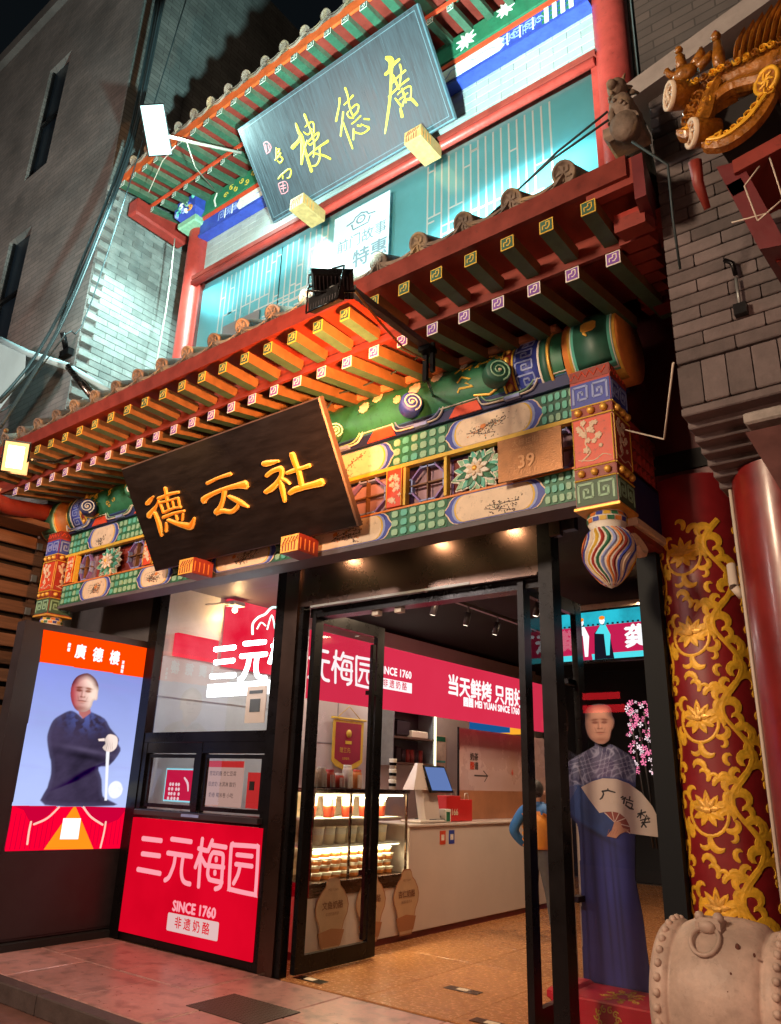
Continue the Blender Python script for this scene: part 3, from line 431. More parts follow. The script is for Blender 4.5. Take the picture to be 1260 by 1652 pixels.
# --- serving window bay at the left
b = MB(); b.box((-7.22, 4.95, 0), (-7.07, 5.06, 3.5), 'blackmetal'); b.box((-7.07, 4.96, 1.80), (-5.26, 5.05, 1.90), 'blackmetal', ch=.004)
b.box((-7.07, 4.95, 1.09), (-5.26, 5.06, 1.17), 'blackmetal', ch=.004); b.box((-7.07, 4.97, 0), (-5.26, 5.05, .07), 'blackmetal')
b.box((-7.07, 4.96, 1.17), (-7.0, 5.05, 1.80), 'blackmetal'); b.box((-6.20, 4.955, 1.17), (-6.12, 5.05, 1.80), 'blackmetal', ch=.004)
b.box((-6.12, 4.96, 1.70), (-5.26, 5.05, 1.80), 'blackmetal'); b.box((-7.0, 4.965, 1.70), (-6.20, 5.05, 1.80), 'blackmetal')
bay = b.build('bay_frame', TB)
b = MB(); b.box((-7.07, 4.996, 1.90), (-5.26, 5.004, 3.5), 'glass'); b.build('pane', bay)
def sash(x0, x1, y, z0, z1):
    s = MB(); t = .035
    s.box((x0, y-.015, z0), (x0+t, y+.015, z1), 'blackmetal'); s.box((x1-t, y-.015, z0), (x1, y+.015, z1), 'blackmetal')
    s.box((x0+t, y-.015, z0), (x1-t, y+.015, z0+t), 'blackmetal'); s.box((x0+t, y-.015, z1-t), (x1-t, y+.015, z1), 'blackmetal')
    s.box((x0+t, y-.003, z0+t), (x1-t, y+.003, z1-t), 'glass')
    return s.build('window_sash', bay)
sash(-6.98, -6.22, 5.00, 1.19, 1.69); sash(-6.10, -5.28, 5.00, 1.19, 1.69)
b = MB(); b.box((-7.0, 4.90, 1.115), (-5.22, 5.0, 1.165), 'darkplastic', ch=.006); b.box((-6.25, 4.895, 1.13), (-6.0, 4.90, 1.155), 'bluelt'); b.build('counter_sill', bay)
# --- columns
def column(name, x, y, r, z0, z1, m, n=28):
    c = MB(); c.lathe([(z0, r), (z1, r)], (x, y, 0), (0, 0, 1), m, n); return c.build(name, TB)
# gold scroll column
GC = (-1.42, 5.22, .285)
P('colred', 'deep_crimson_column_paint', (.24, .012, .016), .38, var=.25, scale=5)
gcol = column('painted_column', *GC, 0, 3.5, 'colred', 40)
column('upper_column', -8.05, 5.5, .17, 5.2, 9.1, 'red'); column('upper_column', -1.80, 5.5, .165, 5.2, 10.2, 'red')
def fG(s, t, h):   # s = arc length round the column, t = height
    a = s/GC[2]; r = GC[2]+h; return (GC[0]+r*math.sin(a), GC[1]-r*math.cos(a), t)
b = MB()
def leafcurl(b, x, y, a, L_, w, m='goldy', curl=1.6, n=7):
    if y > 3.12: return
    w = w*.84
    pts = []; ang = a
    for i in range(n+1):
        t = i/n; pts.append((x, y, w*(math.sin(math.pi*min(1, .15+t*.85))**.7*.9+.16)))
        x += L_/n*math.cos(ang); y += L_/n*math.sin(ang); ang += curl/n*(1+t*1.2)
    b.stroke(pts, fG, 0.0005, .007, m)
P0 = .52
def acanthus(x, z, a, L_, w, curl):
    leafcurl(b, x, z, a, L_, w, curl=curl, n=9)
    leafcurl(b, x+.3*L_*math.cos(a), z+.3*L_*math.sin(a), a+.55*(-1 if curl > 0 else 1), L_*.62, w*.7, curl=-curl*.9, n=7)
def lotus_r(cx, cz, R_):
    for i in range(9):
        a = R(90)+(i-4)*R(38); l = R_*(1.0-.05*abs(i-4))
        b.stroke([(cx, cz, .012), (cx+.5*l*math.cos(a), cz+.5*l*math.sin(a), .046), (cx+.8*l*math.cos(a), cz+.8*l*math.sin(a), .030), (cx+l*math.cos(a), cz+l*math.sin(a), .006)], fG, .0005, .008, 'goldy')
    for i in range(5):
        a = R(90)+(i-2)*R(42); l = R_*.62
        b.stroke([(cx, cz+.01, .012), (cx+.5*l*math.cos(a), cz+.01+.5*l*math.sin(a), .036), (cx+l*math.cos(a), cz+.01+l*math.sin(a), .006)], fG, .006, .014, 'gold')
    b.stroke([(cx-.012, cz+.005, .03), (cx+.012, cz+.005, .03)], fG, .010, .02, 'gold')
for k in range(6):
    z = .05+k*P0
    # main stem at the right, waving, with big paired leaves
    pts = [(.17+.075*math.sin(2*math.pi*t+.4), z+t*P0, .034+.008*math.sin(9*t)) for t in [i/14 for i in range(15)]]
    b.stroke(pts, fG, .0005, .008, 'goldy', rnd=False)
    for t, sd, L_ in ((.04, 1, .17), (.16, -1, .13), (.30, 1, .16), (.46, 1, .15), (.60, -1, .16), (.74, 1, .15), (.88, -1, .13)):
        x = .17+.075*math.sin(2*math.pi*t+.4); acanthus(x, z+t*P0, R(90)-sd*R(48), L_*1.12, .062, sd*(-2.6))
    # ring stem and lotus in the middle
    cx, cz = -.045, z+.30
    b.stroke([(cx+.115*math.cos(R(a)), cz-.01+.125*math.sin(R(a)), .020) for a in range(150, 395, 16)], fG, .0005, .007, 'goldy')
    lotus_r(cx, cz, .115)
    acanthus(cx+.10, cz-.10, R(-20), .12, .045, 2.4); acanthus(cx-.09, cz-.09, R(200), .11, .042, -2.4); acanthus(cx, cz-.14, R(265), .13, .05, 1.8); acanthus(cx-.11, cz+.06, R(120), .12, .04, -2.2); acanthus(cx+.02, cz+.17, R(60), .11, .04, 2.4)
    # narrow trailing vine at the left
    pts = [(-.235+.035*math.sin(2*math.pi*t), z+t*P0, .020) for t in [i/12 for i in range(13)]]
    b.stroke(pts, fG, .0005, .006, 'goldy', rnd=False)
    for t, sd in ((.05, 1), (.2, -1), (.35, 1), (.5, -1), (.65, 1), (.8, -1), (.93, 1)):
        leafcurl(b, -.235+.035*math.sin(2*math.pi*t), z+t*P0, R(90)-sd*R(50), .10, .040, curl=sd*(-2.7))
    for t, a_, L_, w_, c_ in ((.02, 100, .12, .045, 2.4), (.52, 60, .13, .05, -2.4), (.60, 130, .12, .045, 2.2), (.86, 70, .12, .045, -2.4)):
        leafcurl(b, -.02+.08*math.cos(R(a_)), z+t*P0, R(a_), L_, w_, curl=c_); leafcurl(b, .10, z+t*P0+.03, R(a_+40), L_*.8, w_*.8, curl=-c_)
    # far right edge
    for t in (.1, .35, .6, .85): leafcurl(b, .37, z+t*P0, R(120), .11, .036, curl=2.2)
b.build('gilt_scrollwork', gcol)
# narrow boards between the painted column and the wall
b = MB(); b.box((-1.14, 5.05, 0), (-.94, 5.14, 3.6), 'reddark', ch=.004); b.build('side_board', TB)
# ---------------------------------------------------------------- painted beam
BY = 4.30
P('edgegrey', 'dusty_grey_violet_edge', (.10, .085, .10), .6, var=.3)
beam = MB(); beam.box((-8.0, BY, 3.215), (-1.85, BY+.16, 3.435), 'greendk'); beam.box((-8.0, BY, 3.775), (-1.85, BY+.16, 4.03), 'greendk'); beam.box((-8.0, BY+.1, 3.435), (-1.85, BY+.16, 3.775), 'purple')
beam.box((-8.0, BY-.03, 3.755), (-1.85, BY+.02, 3.785), 'yellow'); beam.box((-8.0, BY-.012, 3.43), (-1.85, BY+.02, 3.445), 'orange')
beam.box((-8.3, BY-.01, 3.18), (-1.85, BY+.2, 3.213), 'edgegrey')
BM = beam.build('painted_beam', TB)
fb = planeY(BY)
def dots(x0, x1, z0, z1, nx, nz, lt):
    d = MB(); w = (x1-x0)/nx; h = (z1-z0)/nz; q = random.Random(int(x0*100))
    d.box((x0, BY-.004, z0), (x1, BY+.002, z1), 'green' if lt else 'greendk')
    for i in range(nx):
        for j in range(nz):
            cx = x0+w*(i+.5); cz = z0+h*(j+.5); a = w*.36; c_ = h*.36
            pts = [(cx+a*math.copysign(abs(math.cos(t))**.6, math.cos(t)), cz+c_*math.copysign(abs(math.sin(t))**.6, math.sin(t))) for t in [2*math.pi*k/10 for k in range(10)]]
            d.poly(pts, fb, .004, .013, 'greenlt' if (lt and q.random() < .7) else ('turq' if q.random() < .8 else 'greenlt'))
    return tag(d.build('diaper_panel', BM))
def capsule(x0, x1, z0, z1, kind, seed):
    d = MB(); q = random.Random(seed); zc = (z0+z1)/2; hh = (z1-z0)/2
    def outline(ins, tip, n=9):
        x0_, x1_ = x0+ins, x1-ins; H = hh-ins*.12
        pts = []
        for sx, xe in ((1, x1_), (-1, x0_)):
            for k in range(n):
                t = -math.pi/2+math.pi*k/(n-1); t = t if sx > 0 else math.pi+t
                r = .085
                pts.append((xe-sx*r-0*tip+r*math.cos(t)*(1.0) + (sx*tip if abs(math.sin(t)) < .2 else 0), zc+H*math.sin(t)))
        return pts
    d.box((x0+.06, BY-.004, z0+.001), (x1-.06, BY+.001, z1-.001), 'blue')
    for k, (ins, tip, m_) in enumerate(((0, .03, 'cream'), (.012, .03, 'blue'), (.045, .0, 'bluelt'), (.065, 0, 'yellow'), (.08, 0, 'cream'))):
        d.poly(outline(ins, tip), fb, .002, .005+.0016*k, m_)
    o = d.build('cartouche_panel', BM)
    e = MB(); f2 = planeY(BY-.0125)
    # flowering branch in ink
    L_ = x1-x0-.3
    for n_ in range(3 if kind else 2):
        sx = x0+.16+L_*q.random()*.45; sz = zc-hh*.5+q.random()*hh*.4
        pts = [(sx, sz, .006)]; a = q.uniform(0, .5)
        for i in range(7):
            a += q.uniform(-.5, .5); l = L_*.075; pts.append((pts[-1][0]+l*math.cos(a), min(zc+hh*.7, max(zc-hh*.75, pts[-1][1]+l*math.sin(a)*.8)), .005))
        e.stroke(smooth_pts(pts, 2), f2, 0, .0012, 'ink')
        for p in pts[1:]:
            for _ in range(5):
                px = p[0]+q.uniform(-.03, .03); pz = min(zc+hh*.8, max(zc-hh*.8, p[1]+q.uniform(-.028, .03))); aa = q.uniform(0, 6.28); r_ = q.uniform(.005, .012)
                e.stroke([(px, pz, .004), (px+r_*math.cos(aa), pz+r_*math.sin(aa), r_)], f2, .0002, .0014, q.choice(['ink', 'ink', 'ink', 'orange' if kind else 'ink', 'rafter', 'raftergreen', 'ink']))
    if kind:
        e.stroke([(x0+.30, zc+.01, .03), (x0+.325, zc+.015, .032)], f2, .0003, .002, 'orange')
        for k in range(3):
            for i in range(4):
                px = x1-.30-i*.028; pz = zc+.04-k*.026
                e.stroke([(px-.006, pz, .005), (px+.008, pz+q.uniform(-.004, .004), .004)], f2, .0003, .001, 'ink')
    e.build('painted_branch', o)
segs = [(-2.88, -2.11, 'p'), (-2.11, -1.86, 'd5'), (-3.385, -2.88, 'd8'), (-4.25, -3.39, 'p'), (-4.62, -4.25, 'd6'), (-5.45, -4.62, 'p'), (-6.02, -5.45, 'd8'), (-6.58, -6.02, 'p2'), (-7.05, -6.58, 'dd'), (-7.62, -7.05, 'pp'), (-7.98, -7.62, 'd6')]
for i, (x0, x1, k_) in enumerate(segs):
    for r_, (z0, z1) in enumerate(((3.218, 3.43), (3.79, 4.022))):
        xx0, xx1, kk = x0, x1, k_
        if k_ in ('p', 'p2', 'pp'): capsule(xx0, xx1, z0, z1, (i+r_) % 2, i*3+r_)
        else: dots(xx0, xx1, z0, z1, {'d5': 5, 'd8': 6, 'd6': 5, 'dd': 6}[k_], 3, r_ == 0 or x0 < -3)
# open frieze between the two boards
P('mauve', 'dusty_mauve_board', (.34, .20, .24), .5, var=.2)
def lattice(x0, x1, z0, z1):
    d = MB(); y0 = BY+.005; a, c = (x1-x0), (z1-z0); f = planeY(y0+.04)
    d.box((x0, BY+.085, z0), (x1, BY+.10, z1), 'mauve')
    def ln(p, q, w=.013, m='bluelt'): d.stroke([(p[0], p[1], w), (q[0], q[1], w)], f, -.01, .03, m, rnd=False, ridge=False)
    X = lambda u: x0+a*u; Z = lambda v: z0+c*v
    o_ = [(.3, .06), (.7, .06), (.93, .32), (.93, .68), (.7, .94), (.3, .94), (.07, .68), (.07, .32)]
    for k in range(8): ln((X(o_[k][0]), Z(o_[k][1])), (X(o_[(k+1) % 8][0]), Z(o_[(k+1) % 8][1])), .014, 'purple' if k % 2 else 'bluelt')
    ln((X(.5), Z(0)), (X(.5), Z(1)), .012, 'rafter'); ln((X(0), Z(.5)), (X(1), Z(.5)), .012, 'rafter')
    for u in (.3, .7): ln((X(u), Z(.94)), (X(u), Z(1)), .012); ln((X(u), Z(0)), (X(u), Z(.06)), .012)
    for v in (.32, .68): ln((X(0), Z(v)), (X(.07), Z(v)), .012); ln((X(.93), Z(v)), (X(1), Z(v)), .012)
    d.build('lattice_panel', BM)
def lotus(x0, x1, z0, z1, seed=0):
    d = MB(); q = random.Random(seed); cx = x0+(x1-x0)*.52; cz = (z0+z1)/2; f = planeY(BY+.03)
    d.box((x0, BY+.085, z0), (x1, BY+.095, z1), 'redbrown')
    for ring, (n, L_, w, m, hh) in enumerate(((13, .20, .085, 'greenlt', .0), (12, .175, .075, 'turq', .012), (9, .15, .07, 'green', .02), (9, .10, .055, 'white', .034), (7, .065, .04, 'cream', .046))):
        for k in range(n):
            a = 2*math.pi*(k+.5*(ring % 2))/n+q.uniform(-.1, .1); l = L_*q.uniform(.88, 1.08)
            tx = lambda r_: min(x1-.005, max(x0+.005, cx+r_*math.cos(a)*1.12)); tz = lambda r_: min(z1-.003, max(z0+.003, cz+r_*math.sin(a)*.9))
            if ring < 3: d.stroke([(tx(l*.15), tz(l*.15), .02), (tx(l*.45), tz(l*.45), w*1.06), (tx(l*.75), tz(l*.75), w*.92), (tx(l*1.02), tz(l*1.02), .012)], f, hh-.004, hh+.006, 'white', ridge=False)
            d.stroke([(tx(l*.15), tz(l*.15), .016), (tx(l*.45), tz(l*.45), w*.8), (tx(l*.75), tz(l*.75), w*.62), (tx(l*.97), tz(l*.97), .008)], f, hh, hh+.018, m)
    d.ball((cx, BY-.03, cz), .022, 'gold', 6, (1, .6, 1))
    d.build('carved_lotus', BM)
def redpost(x0, x1, z0, z1):
    d = MB(); q = random.Random(int(x0*50)); d.box((x0, BY-.03, z0), (x1, BY+.05, z1), 'redbright', ch=.003); f = planeY(BY-.03)
    for k in range(26):
        cx = q.uniform(x0+.02, x1-.02); cz = q.uniform(z0+.03, z1-.03); r_ = q.uniform(.008, .02); n = q.choice((4, 5, 6)); a0 = q.uniform(0, 6)
        for i in range(n): d.stroke([(cx, cz, r_*.7), (min(x1-.008, max(x0+.008, cx+r_*math.cos(a0+6.28*i/n))), cz+r_*math.sin(a0+6.28*i/n), r_*.7)], f, .0005, .005, 'cream')
    d.stroke([(x0+.004, z0, .006), (x0+.004, z1, .006)], f, 0, .006, 'yellow', rnd=False); d.stroke([(x1-.004, z0, .006), (x1-.004, z1, .006)], f, 0, .006, 'yellow', rnd=False)
    d.build('carved_upright', BM)
fz0, fz1 = 3.45, 3.755
lattice(-2.12, -1.87, fz0, fz1); lotus(-2.88, -2.40, fz0, fz1, 1); lattice(-2.40, -2.12, fz0, fz1); lattice(-3.235, -2.90, fz0, fz1)
redpost(-3.42, -3.27, fz0, fz1); lattice(-3.86, -3.44, fz0, fz1); lattice(-4.25, -3.88, fz0, fz1); lotus(-4.75, -4.27, fz0, fz1, 2); lattice(-5.15, -4.77, fz0, fz1); lattice(-5.55, -5.17, fz0, fz1)
lotus(-6.02, -5.57, fz0, fz1, 3); lattice(-6.2, -6.04, fz0, fz1); redpost(-6.50, -6.36, fz0, fz1); lattice(-6.85, -6.53, fz0, fz1); lotus(-7.50, -6.87, fz0, fz1, 4); lattice(-7.74, -7.52, fz0, fz1); redpost(-7.93, -7.8, fz0, fz1)
for x in (-3.255, -2.885, -2.395, -6.345, -7.78):
    b = MB(); b.box((x-.012, BY-.02, fz0), (x+.012, BY+.03, fz1), 'yellow'); b.build('yellow_muntin', BM)
# barrel-shaped purlin above, painted
BC = (4.43, 4.275, .235)
def fBar(s, z, h):
    dz = max(-.999, min(.999, (z-BC[1])/BC[2])); a = math.asin(dz); r = BC[2]+h; return (s, BC[0]-r*math.cos(a), BC[1]+r*math.sin(a))
bar = MB(); bar.lathe([(0, BC[2]), (6.1, BC[2])], (-8.0, BC[0], BC[1]), (1, 0, 0), 'green', 28)
bar.box((-8.3, 4.36, 4.03), (-1.6, 4.6, 4.2), 'bluedk')
BAR = bar.build('painted_purlin', TB)
P('peach', 'peach_painted_board', (.55, .24, .12), .5, var=.3, scale=5, dirt=.3)
bb = MB(); bb.box((-8.0, 4.235, 4.452), (-1.95, 4.262, 4.50), 'peach'); bb.box((-8.0, 4.25, 4.49), (-1.95, 4.45, 4.515), 'peach'); bb.build('eave_board', BAR)
def arcband(b, x0, x1, m, h=.004, z0=None, z1=None, ex=1):
    z0 = z0 if z0 is not None else BC[1]-BC[2]*.98; z1 = z1 if z1 is not None else BC[1]+BC[2]*.98
    n = 12; a0 = math.asin((z0-BC[1])/BC[2]); a1 = math.asin((z1-BC[1])/BC[2]); V = []; F = []
    for i in range(n+1):
        a = a0+(a1-a0)*i/n; r = BC[2]*ex+h
        for x in (x0, x1): V.append((x, BC[0]-r*math.cos(a), BC[1]+r*math.sin(a)))
        for x in (x0, x1): V.append((x, BC[0]-(r-.02)*math.cos(a), BC[1]+(r-.02)*math.sin(a)))
    for i in range(n):
        k = i*4; F += [(k, k+1, k+5, k+4), (k+2, k, k+4, k+6), (k+1, k+3, k+7, k+5)]
    F += [(0, 2, 3, 1), (n*4, n*4+1, n*4+3, n*4+2)]
    b.add(V, F, m, 'arc')
def barrel_end(xa, xb, sg):
    """stepped, gilt-edged drum end; xa inner, xb outer"""
    d = MB(); x = lambda u: xa+(xb-xa)*u
    d.lathe([(0, 0), (0, .262), (abs(xb-xa)-.12, .262), (abs(xb-xa)-.12, 0)], (min(x(.22), x(1)), BC[0], BC[1]), (1, 0, 0), 'orange', 28)
    arcband(d, x(.30), x(.97), 'gold', .004, ex=1.12); arcband(d, x(.34), x(.93), 'turq', .008, BC[1]-.2, BC[1]+.21, 1.12); arcband(d, x(.345), x(.925), 'white', .010, BC[1]-.192, BC[1]+.2, 1.12)
    arcband(d, x(.36), x(.91), 'turq', .012, BC[1]-.185, BC[1]+.19, 1.12); arcband(d, x(.40), x(.87), 'greendk', .014, BC[1]-.16, BC[1]+.175, 1.12)
    f = lambda s, z, h: fBar(s, z, h+.045)
    c = x(.62); d.stroke([(c-.03, BC[1]+.06, .07), (c+.03, BC[1]+.06, .07)], f, .0, .006, 'gold', ridge=False)
    d.stroke([(c-.03, BC[1]+.02, .02), (c-.01, BC[1]+.0, .01)], f, .0, .006, 'gold')
    d.build('purlin_end', BAR)
barrel_end(-1.99, -1.50, 1); barrel_end(-8.05, -8.55, -1)
for sg, ox in ((1, 0), (-1, -9.98)):
    d = MB()
    X = (lambda v: v) if sg > 0 else (lambda v: -9.98-v)
    def AB(a_, b_, m_, h_): arcband(d, min(X(a_), X(b_)), max(X(a_), X(b_)), m_, h_)
    AB(-2.06, -2.00, 'greendk', .01); AB(-2.005, -1.985, 'gold', .016); AB(-2.075, -2.06, 'white', .012)
    AB(-2.26, -2.075, 'blue', .006)
    for z in (4.10, 4.19, 4.28, 4.37, 4.44):
        u = [(X(px), pz, .012) for px, pz, _ in meander(-2.245, z, .155, .075, .012)]
        for k in range(len(u)-1): d.stroke([u[k], u[k+1]], fBar, .005, .010, 'bluelt', rnd=False, ridge=False)
    AB(-2.275, -2.26, 'yellow', .010); AB(-2.345, -2.275, 'redbrown', .006); AB(-2.36, -2.345, 'yellow', .010)
    for z in (4.13, 4.22, 4.31, 4.40):
        a = math.asin((z-BC[1])/BC[2]); d.ball((X(-2.31), BC[0]-(BC[2]+.012)*math.cos(a), BC[1]+(BC[2]+.012)*math.sin(a)), .028, 'gold', 5, (.8, .7, 1.2))
    # gilt cartouche
    c = [(X(-2.37), 4.16), (X(-2.39), 4.25), (X(-2.38), 4.33), (X(-2.42), 4.42), (X(-2.55), 4.45)]
    c2 = [(p[0], p[1], .014) for p in c]; d.stroke(c2, fBar, .002, .010, 'gold')
    c2 = [(X(-2.37), 4.16, .014), (X(-2.48), 4.13, .014), (X(-2.6), 4.15, .014)]; d.stroke(c2, fBar, .002, .010, 'gold')
    d.build('purlin_bands', BAR)
d = MB()
for s_ in DATA['script']: d.stroke([(p[0], p[1], max(.010, p[2]*1.1)) for p in s_], fBar, .001, .006, 'yellow')
q = random.Random(5)
for k in range(14):
    cx = -6.7-q.random()*.8; cz = 4.2+q.random()*.2; d.stroke(spiral(cx, cz, .03, 1.2, q.random()*6, .008, 8), fBar, .001, .006, 'yellow')
d.build('gilt_script_ornament', BAR)
# pale peonies with dark leaves
q = random.Random(11)
for cx, cz, r_ in ((-3.62, 4.33, .05), (-3.50, 4.39, .045), (-3.28, 4.30, .035), (-3.12, 4.35, .055), (-2.93, 4.40, .05), (-2.70, 4.42, .03), (-6.42, 4.36, .05), (-4.4, 4.36, .05)):
    d = MB()
    for k in range(9):
        a = q.uniform(0, 6.28); l = r_*q.uniform(1.2, 2.2)
        d.stroke([(cx+r_*.5*math.cos(a), cz+r_*.5*math.sin(a)*.8, .008), (cx+l*.7*math.cos(a), cz+l*.7*math.sin(a)*.7, .020), (cx+l*math.cos(a), cz+l*math.sin(a)*.7, .005)], fBar, .001, .003, 'greendk')
    for k in range(7):
        a = 6.28*k/7; d.stroke([(cx, cz, r_*.7), (cx+r_*.75*math.cos(a), cz+r_*.75*math.sin(a), r_*.75)], fBar, .002, .012, 'cream')
    d.build('painted_peony', BAR)
# cloud scroll bracket zone under the purlin
d = MB(); fs = planeY(4.255)
d.box((-8.0, 4.262, 4.03), (-1.88, 4.30, 4.15), 'bluedk'); d.box((-8.0, 4.256, 4.115), (-1.88, 4.262, 4.15), 'blue')
for k in range(8):
    c = -2.30-.78*k
    pts = [(c+.25, 4.032), (c+.55-.02, 4.032), (c+.49, 4.115), (c+.31, 4.115)]
    if c+.55 < -1.85: d.poly(pts, fs, .0, .012, 'redbright')
    col = ('greenlt', 'bluelt')[k % 2]
    for o_ in (0, .03):
        p = [(c-.28+o_, 4.135), (c-.26+o_, 4.085+o_*.6), (c-.20+o_, 4.055+o_*.6), (c+.10-o_, 4.055+o_*.6), (c+.17-o_, 4.085+o_*.6), (c+.20-o_, 4.14)]
        d.stroke(smooth_pts([(a_, b_, .010) for a_, b_ in p], 3), fs, .006, .022, 'white' if o_ == 0 else col)
    d.stroke([(c+.17, 4.13, .008), (c+.5, 4.13, .008)], fs, .006, .018, 'white')
    d.box((c-.06, 4.225, 4.035), (c+.06, 4.26, 4.06), 'bluelt')
d.build('cloud_bracket_frieze', BAR)
def volute(x, z, r, m, seed, y=4.12):
    v = MB(); n = 20
    prof = [(0, r*.9), (.03, r), (.10, r), (.13, r*.9)]
    V = MB(); y = y+.045; r = r*.88; c = (x, y, z)
    V.lathe([(0, 0), (0, r*.9), (.02, r), (.115, r), (.13, r*.9), (.13, 0)], c, (.72, -.69, 0), m, 22)
    ax = Vector((.72, -.69, 0)); S = Vector((.69, .72, 0)); T = Vector((0, 0, 1)); O = Vector(c)+ax*.131
    f = lambda s, t, h: tuple(O+S*s+T*t+ax*h)
    V.stroke(spiral(0, 0, r*.88, 2.1, -1.2, .012, 30, .2), f, -.002, .006, 'white' if m != 'greendk' else 'greenlt', rnd=False)
    V.stroke([(0, 0, .02), (.01, 0, .02)], f, 0, .01, 'cream')
    V.build('scroll_volute', BAR)
volute(-3.14, 4.165, .095, 'blue', 1); volute(-2.40, 4.19, .105, 'greendk', 2); volute(-3.90, 4.14, .08, 'green', 3); volute(-6.66, 4.22, .085, 'green', 4); volute(-7.46, 4.19, .10, 'bluedk', 5); volute(-5.2, 4.2, .09, 'blue', 6)
# hanging posts
def hang(xc, y0=4.19):
    d = MB(); w = .135; yc = y0+w
    def bx(z0, z1, m, g=0): d.box((xc-w-g, yc-w-g, z0), (xc+w+g, yc+w+g, z1), m, ch=.003 if g else 0)
    bx(3.10, 4.06, 'red')
    f = planeY(yc-w); fx = planeX(xc+w)
    for ff, c in ((f, xc), (fx, yc)):
        fr = d
        def P4(z0, z1, m, h): d.poly([(c-w+.004, z0), (c+w-.004, z0), (c+w-.004, z1), (c-w+.004, z1)], ff, 0, h, m)
        P4(3.98, 4.055, 'redbrown', .003); d.stroke([(c-w+.01+.026*i, 4.0+(.04 if i % 2 else 0), .010) for i in range(10)], ff, .003, .008, 'redbright')
        P4(3.795, 3.96, 'blue', .004); fret(d, c-w+.01, c+w-.01, 3.80, 3.955, ff, .004, 'bluelt', 2, .016)
        P4(3.72, 3.785, 'redbrown', .003); d.stroke([(c-w, 3.79, .010), (c+w, 3.79, .010)], ff, .002, .010, 'yellow', rnd=False); d.stroke([(c-w, 3.715, .010), (c+w, 3.715, .010)], ff, .002, .010, 'yellow', rnd=False)
        for i in range(3):
            p = ff(c-w+.05+.085*i, 3.752, .012); d.ball(p, .026, 'gold', 5)
        P4(3.385, 3.70, 'redbright' if ff is f else 'red', .004)
        q = random.Random(3)
        br = smooth_pts([(c-.08, 3.42, .010), (c-.02, 3.47, .012), (c-.05, 3.53, .010), (c-.04, 3.60, .008), (c-.07, 3.67, .006)], 3); d.stroke(br, ff, .004, .009, 'cream')
        d.stroke(smooth_pts([(c-.10, 3.43, .006), (c, 3.41, .008), (c+.06, 3.44, .006), (c+.11, 3.42, .005)], 3), ff, .004, .008, 'cream')
        for i in range(17):
            cx = c+q.uniform(-.095, .07); cz = 3.48+q.random()*.20; r_ = q.uniform(.012, .022)
            for k in range(5): d.stroke([(cx, cz, r_*.8), (cx+r_*.8*math.cos(1.25*k), cz+r_*.8*math.sin(1.25*k), r_*.9)], ff, .005, .012, 'cream')
        for e_ in (c-w+.006, c+w-.006): d.stroke([(e_, 3.39, .006), (e_, 3.7, .006)], ff, .004, .009, 'yellow', rnd=False)
        d.stroke([(c-w, 3.375, .010), (c+w, 3.375, .010)], ff, .002, .010, 'yellow', rnd=False)
        P4(3.30, 3.365, 'redbrown', .003)
        for i in range(3): d.ball(ff(c-w+.05+.085*i, 3.332, .012), .024, 'gold', 5)
        P4(3.125, 3.285, 'raftergreen', .004); fret(d, c-w+.01, c+w-.01, 3.13, 3.28, ff, .004, 'greenlt', 2, .016); d.stroke([(c-w, 3.292, .008), (c+w, 3.292, .008)], ff, .002, .010, 'yellow', rnd=False)
    bx(3.095, 3.115, 'gold', .012)
    o = d.build('hanging_post', TB)
    e = MB(); prof = [(3.095, .105), (3.06, .12), (3.02, .115), (2.99, .10), (2.965, .125), (2.90, .152), (2.84, .158), (2.78, .145), (2.71, .10), (2.65, .045), (2.625, .0)]
    e.lathe([(z, r_) for z, r_ in prof], (xc, yc, 0), (0, 0, 1), 'white', 32)
    def rad(z):
        for (z0, r_0), (z1, r_1) in zip(prof, prof[1:]):
            if z1 <= z <= z0: return r_1+(r_0-r_1)*(z-z1)/(z0-z1)
        return .1
    def fd(a, z, h): r_ = rad(z)+h; return (xc+r_*math.cos(a), yc+r_*math.sin(a), z)
    cols = ['blue', 'cream', 'yellow', 'red', 'green', 'bluelt', 'orange', 'redbrown']
    N = 26
    for k in range(N):
        a0 = 2*math.pi*k/N
        V = []; F = []
        for i in range(15):
            t = i/14; z = 2.985-.345*t; a = a0+.30*math.sin(t*7.0)*(1 if t < .85 else .8); ww = 2*math.pi/N*.33
            V += [fd(a-ww, z, .001), fd(a, z, .007), fd(a+ww, z, .001)]
        for i in range(14): F += [(i*3, i*3+1, i*3+4, i*3+3), (i*3+1, i*3+2, i*3+5, i*3+4)]
        e.add(V, F, cols[k % 8])
    for k in range(16):
        a0 = 2*math.pi*k/16
        for j, (z0, z1) in enumerate(((3.06, 3.085), (3.025, 3.052))):
            ww = .17; V = [fd(a0-ww+(j*.19), z0, .004), fd(a0+ww+(j*.19), z0, .004), fd(a0+ww+(j*.19), z1, .004), fd(a0-ww+(j*.19), z1, .004)]
            e.add(V, [(0, 1, 2, 3)], ['blue', 'yellow', 'green', 'orange'][(k+j) % 4])
    e.build('carved_drop', o)
hang(-1.712); hang(-8.16)
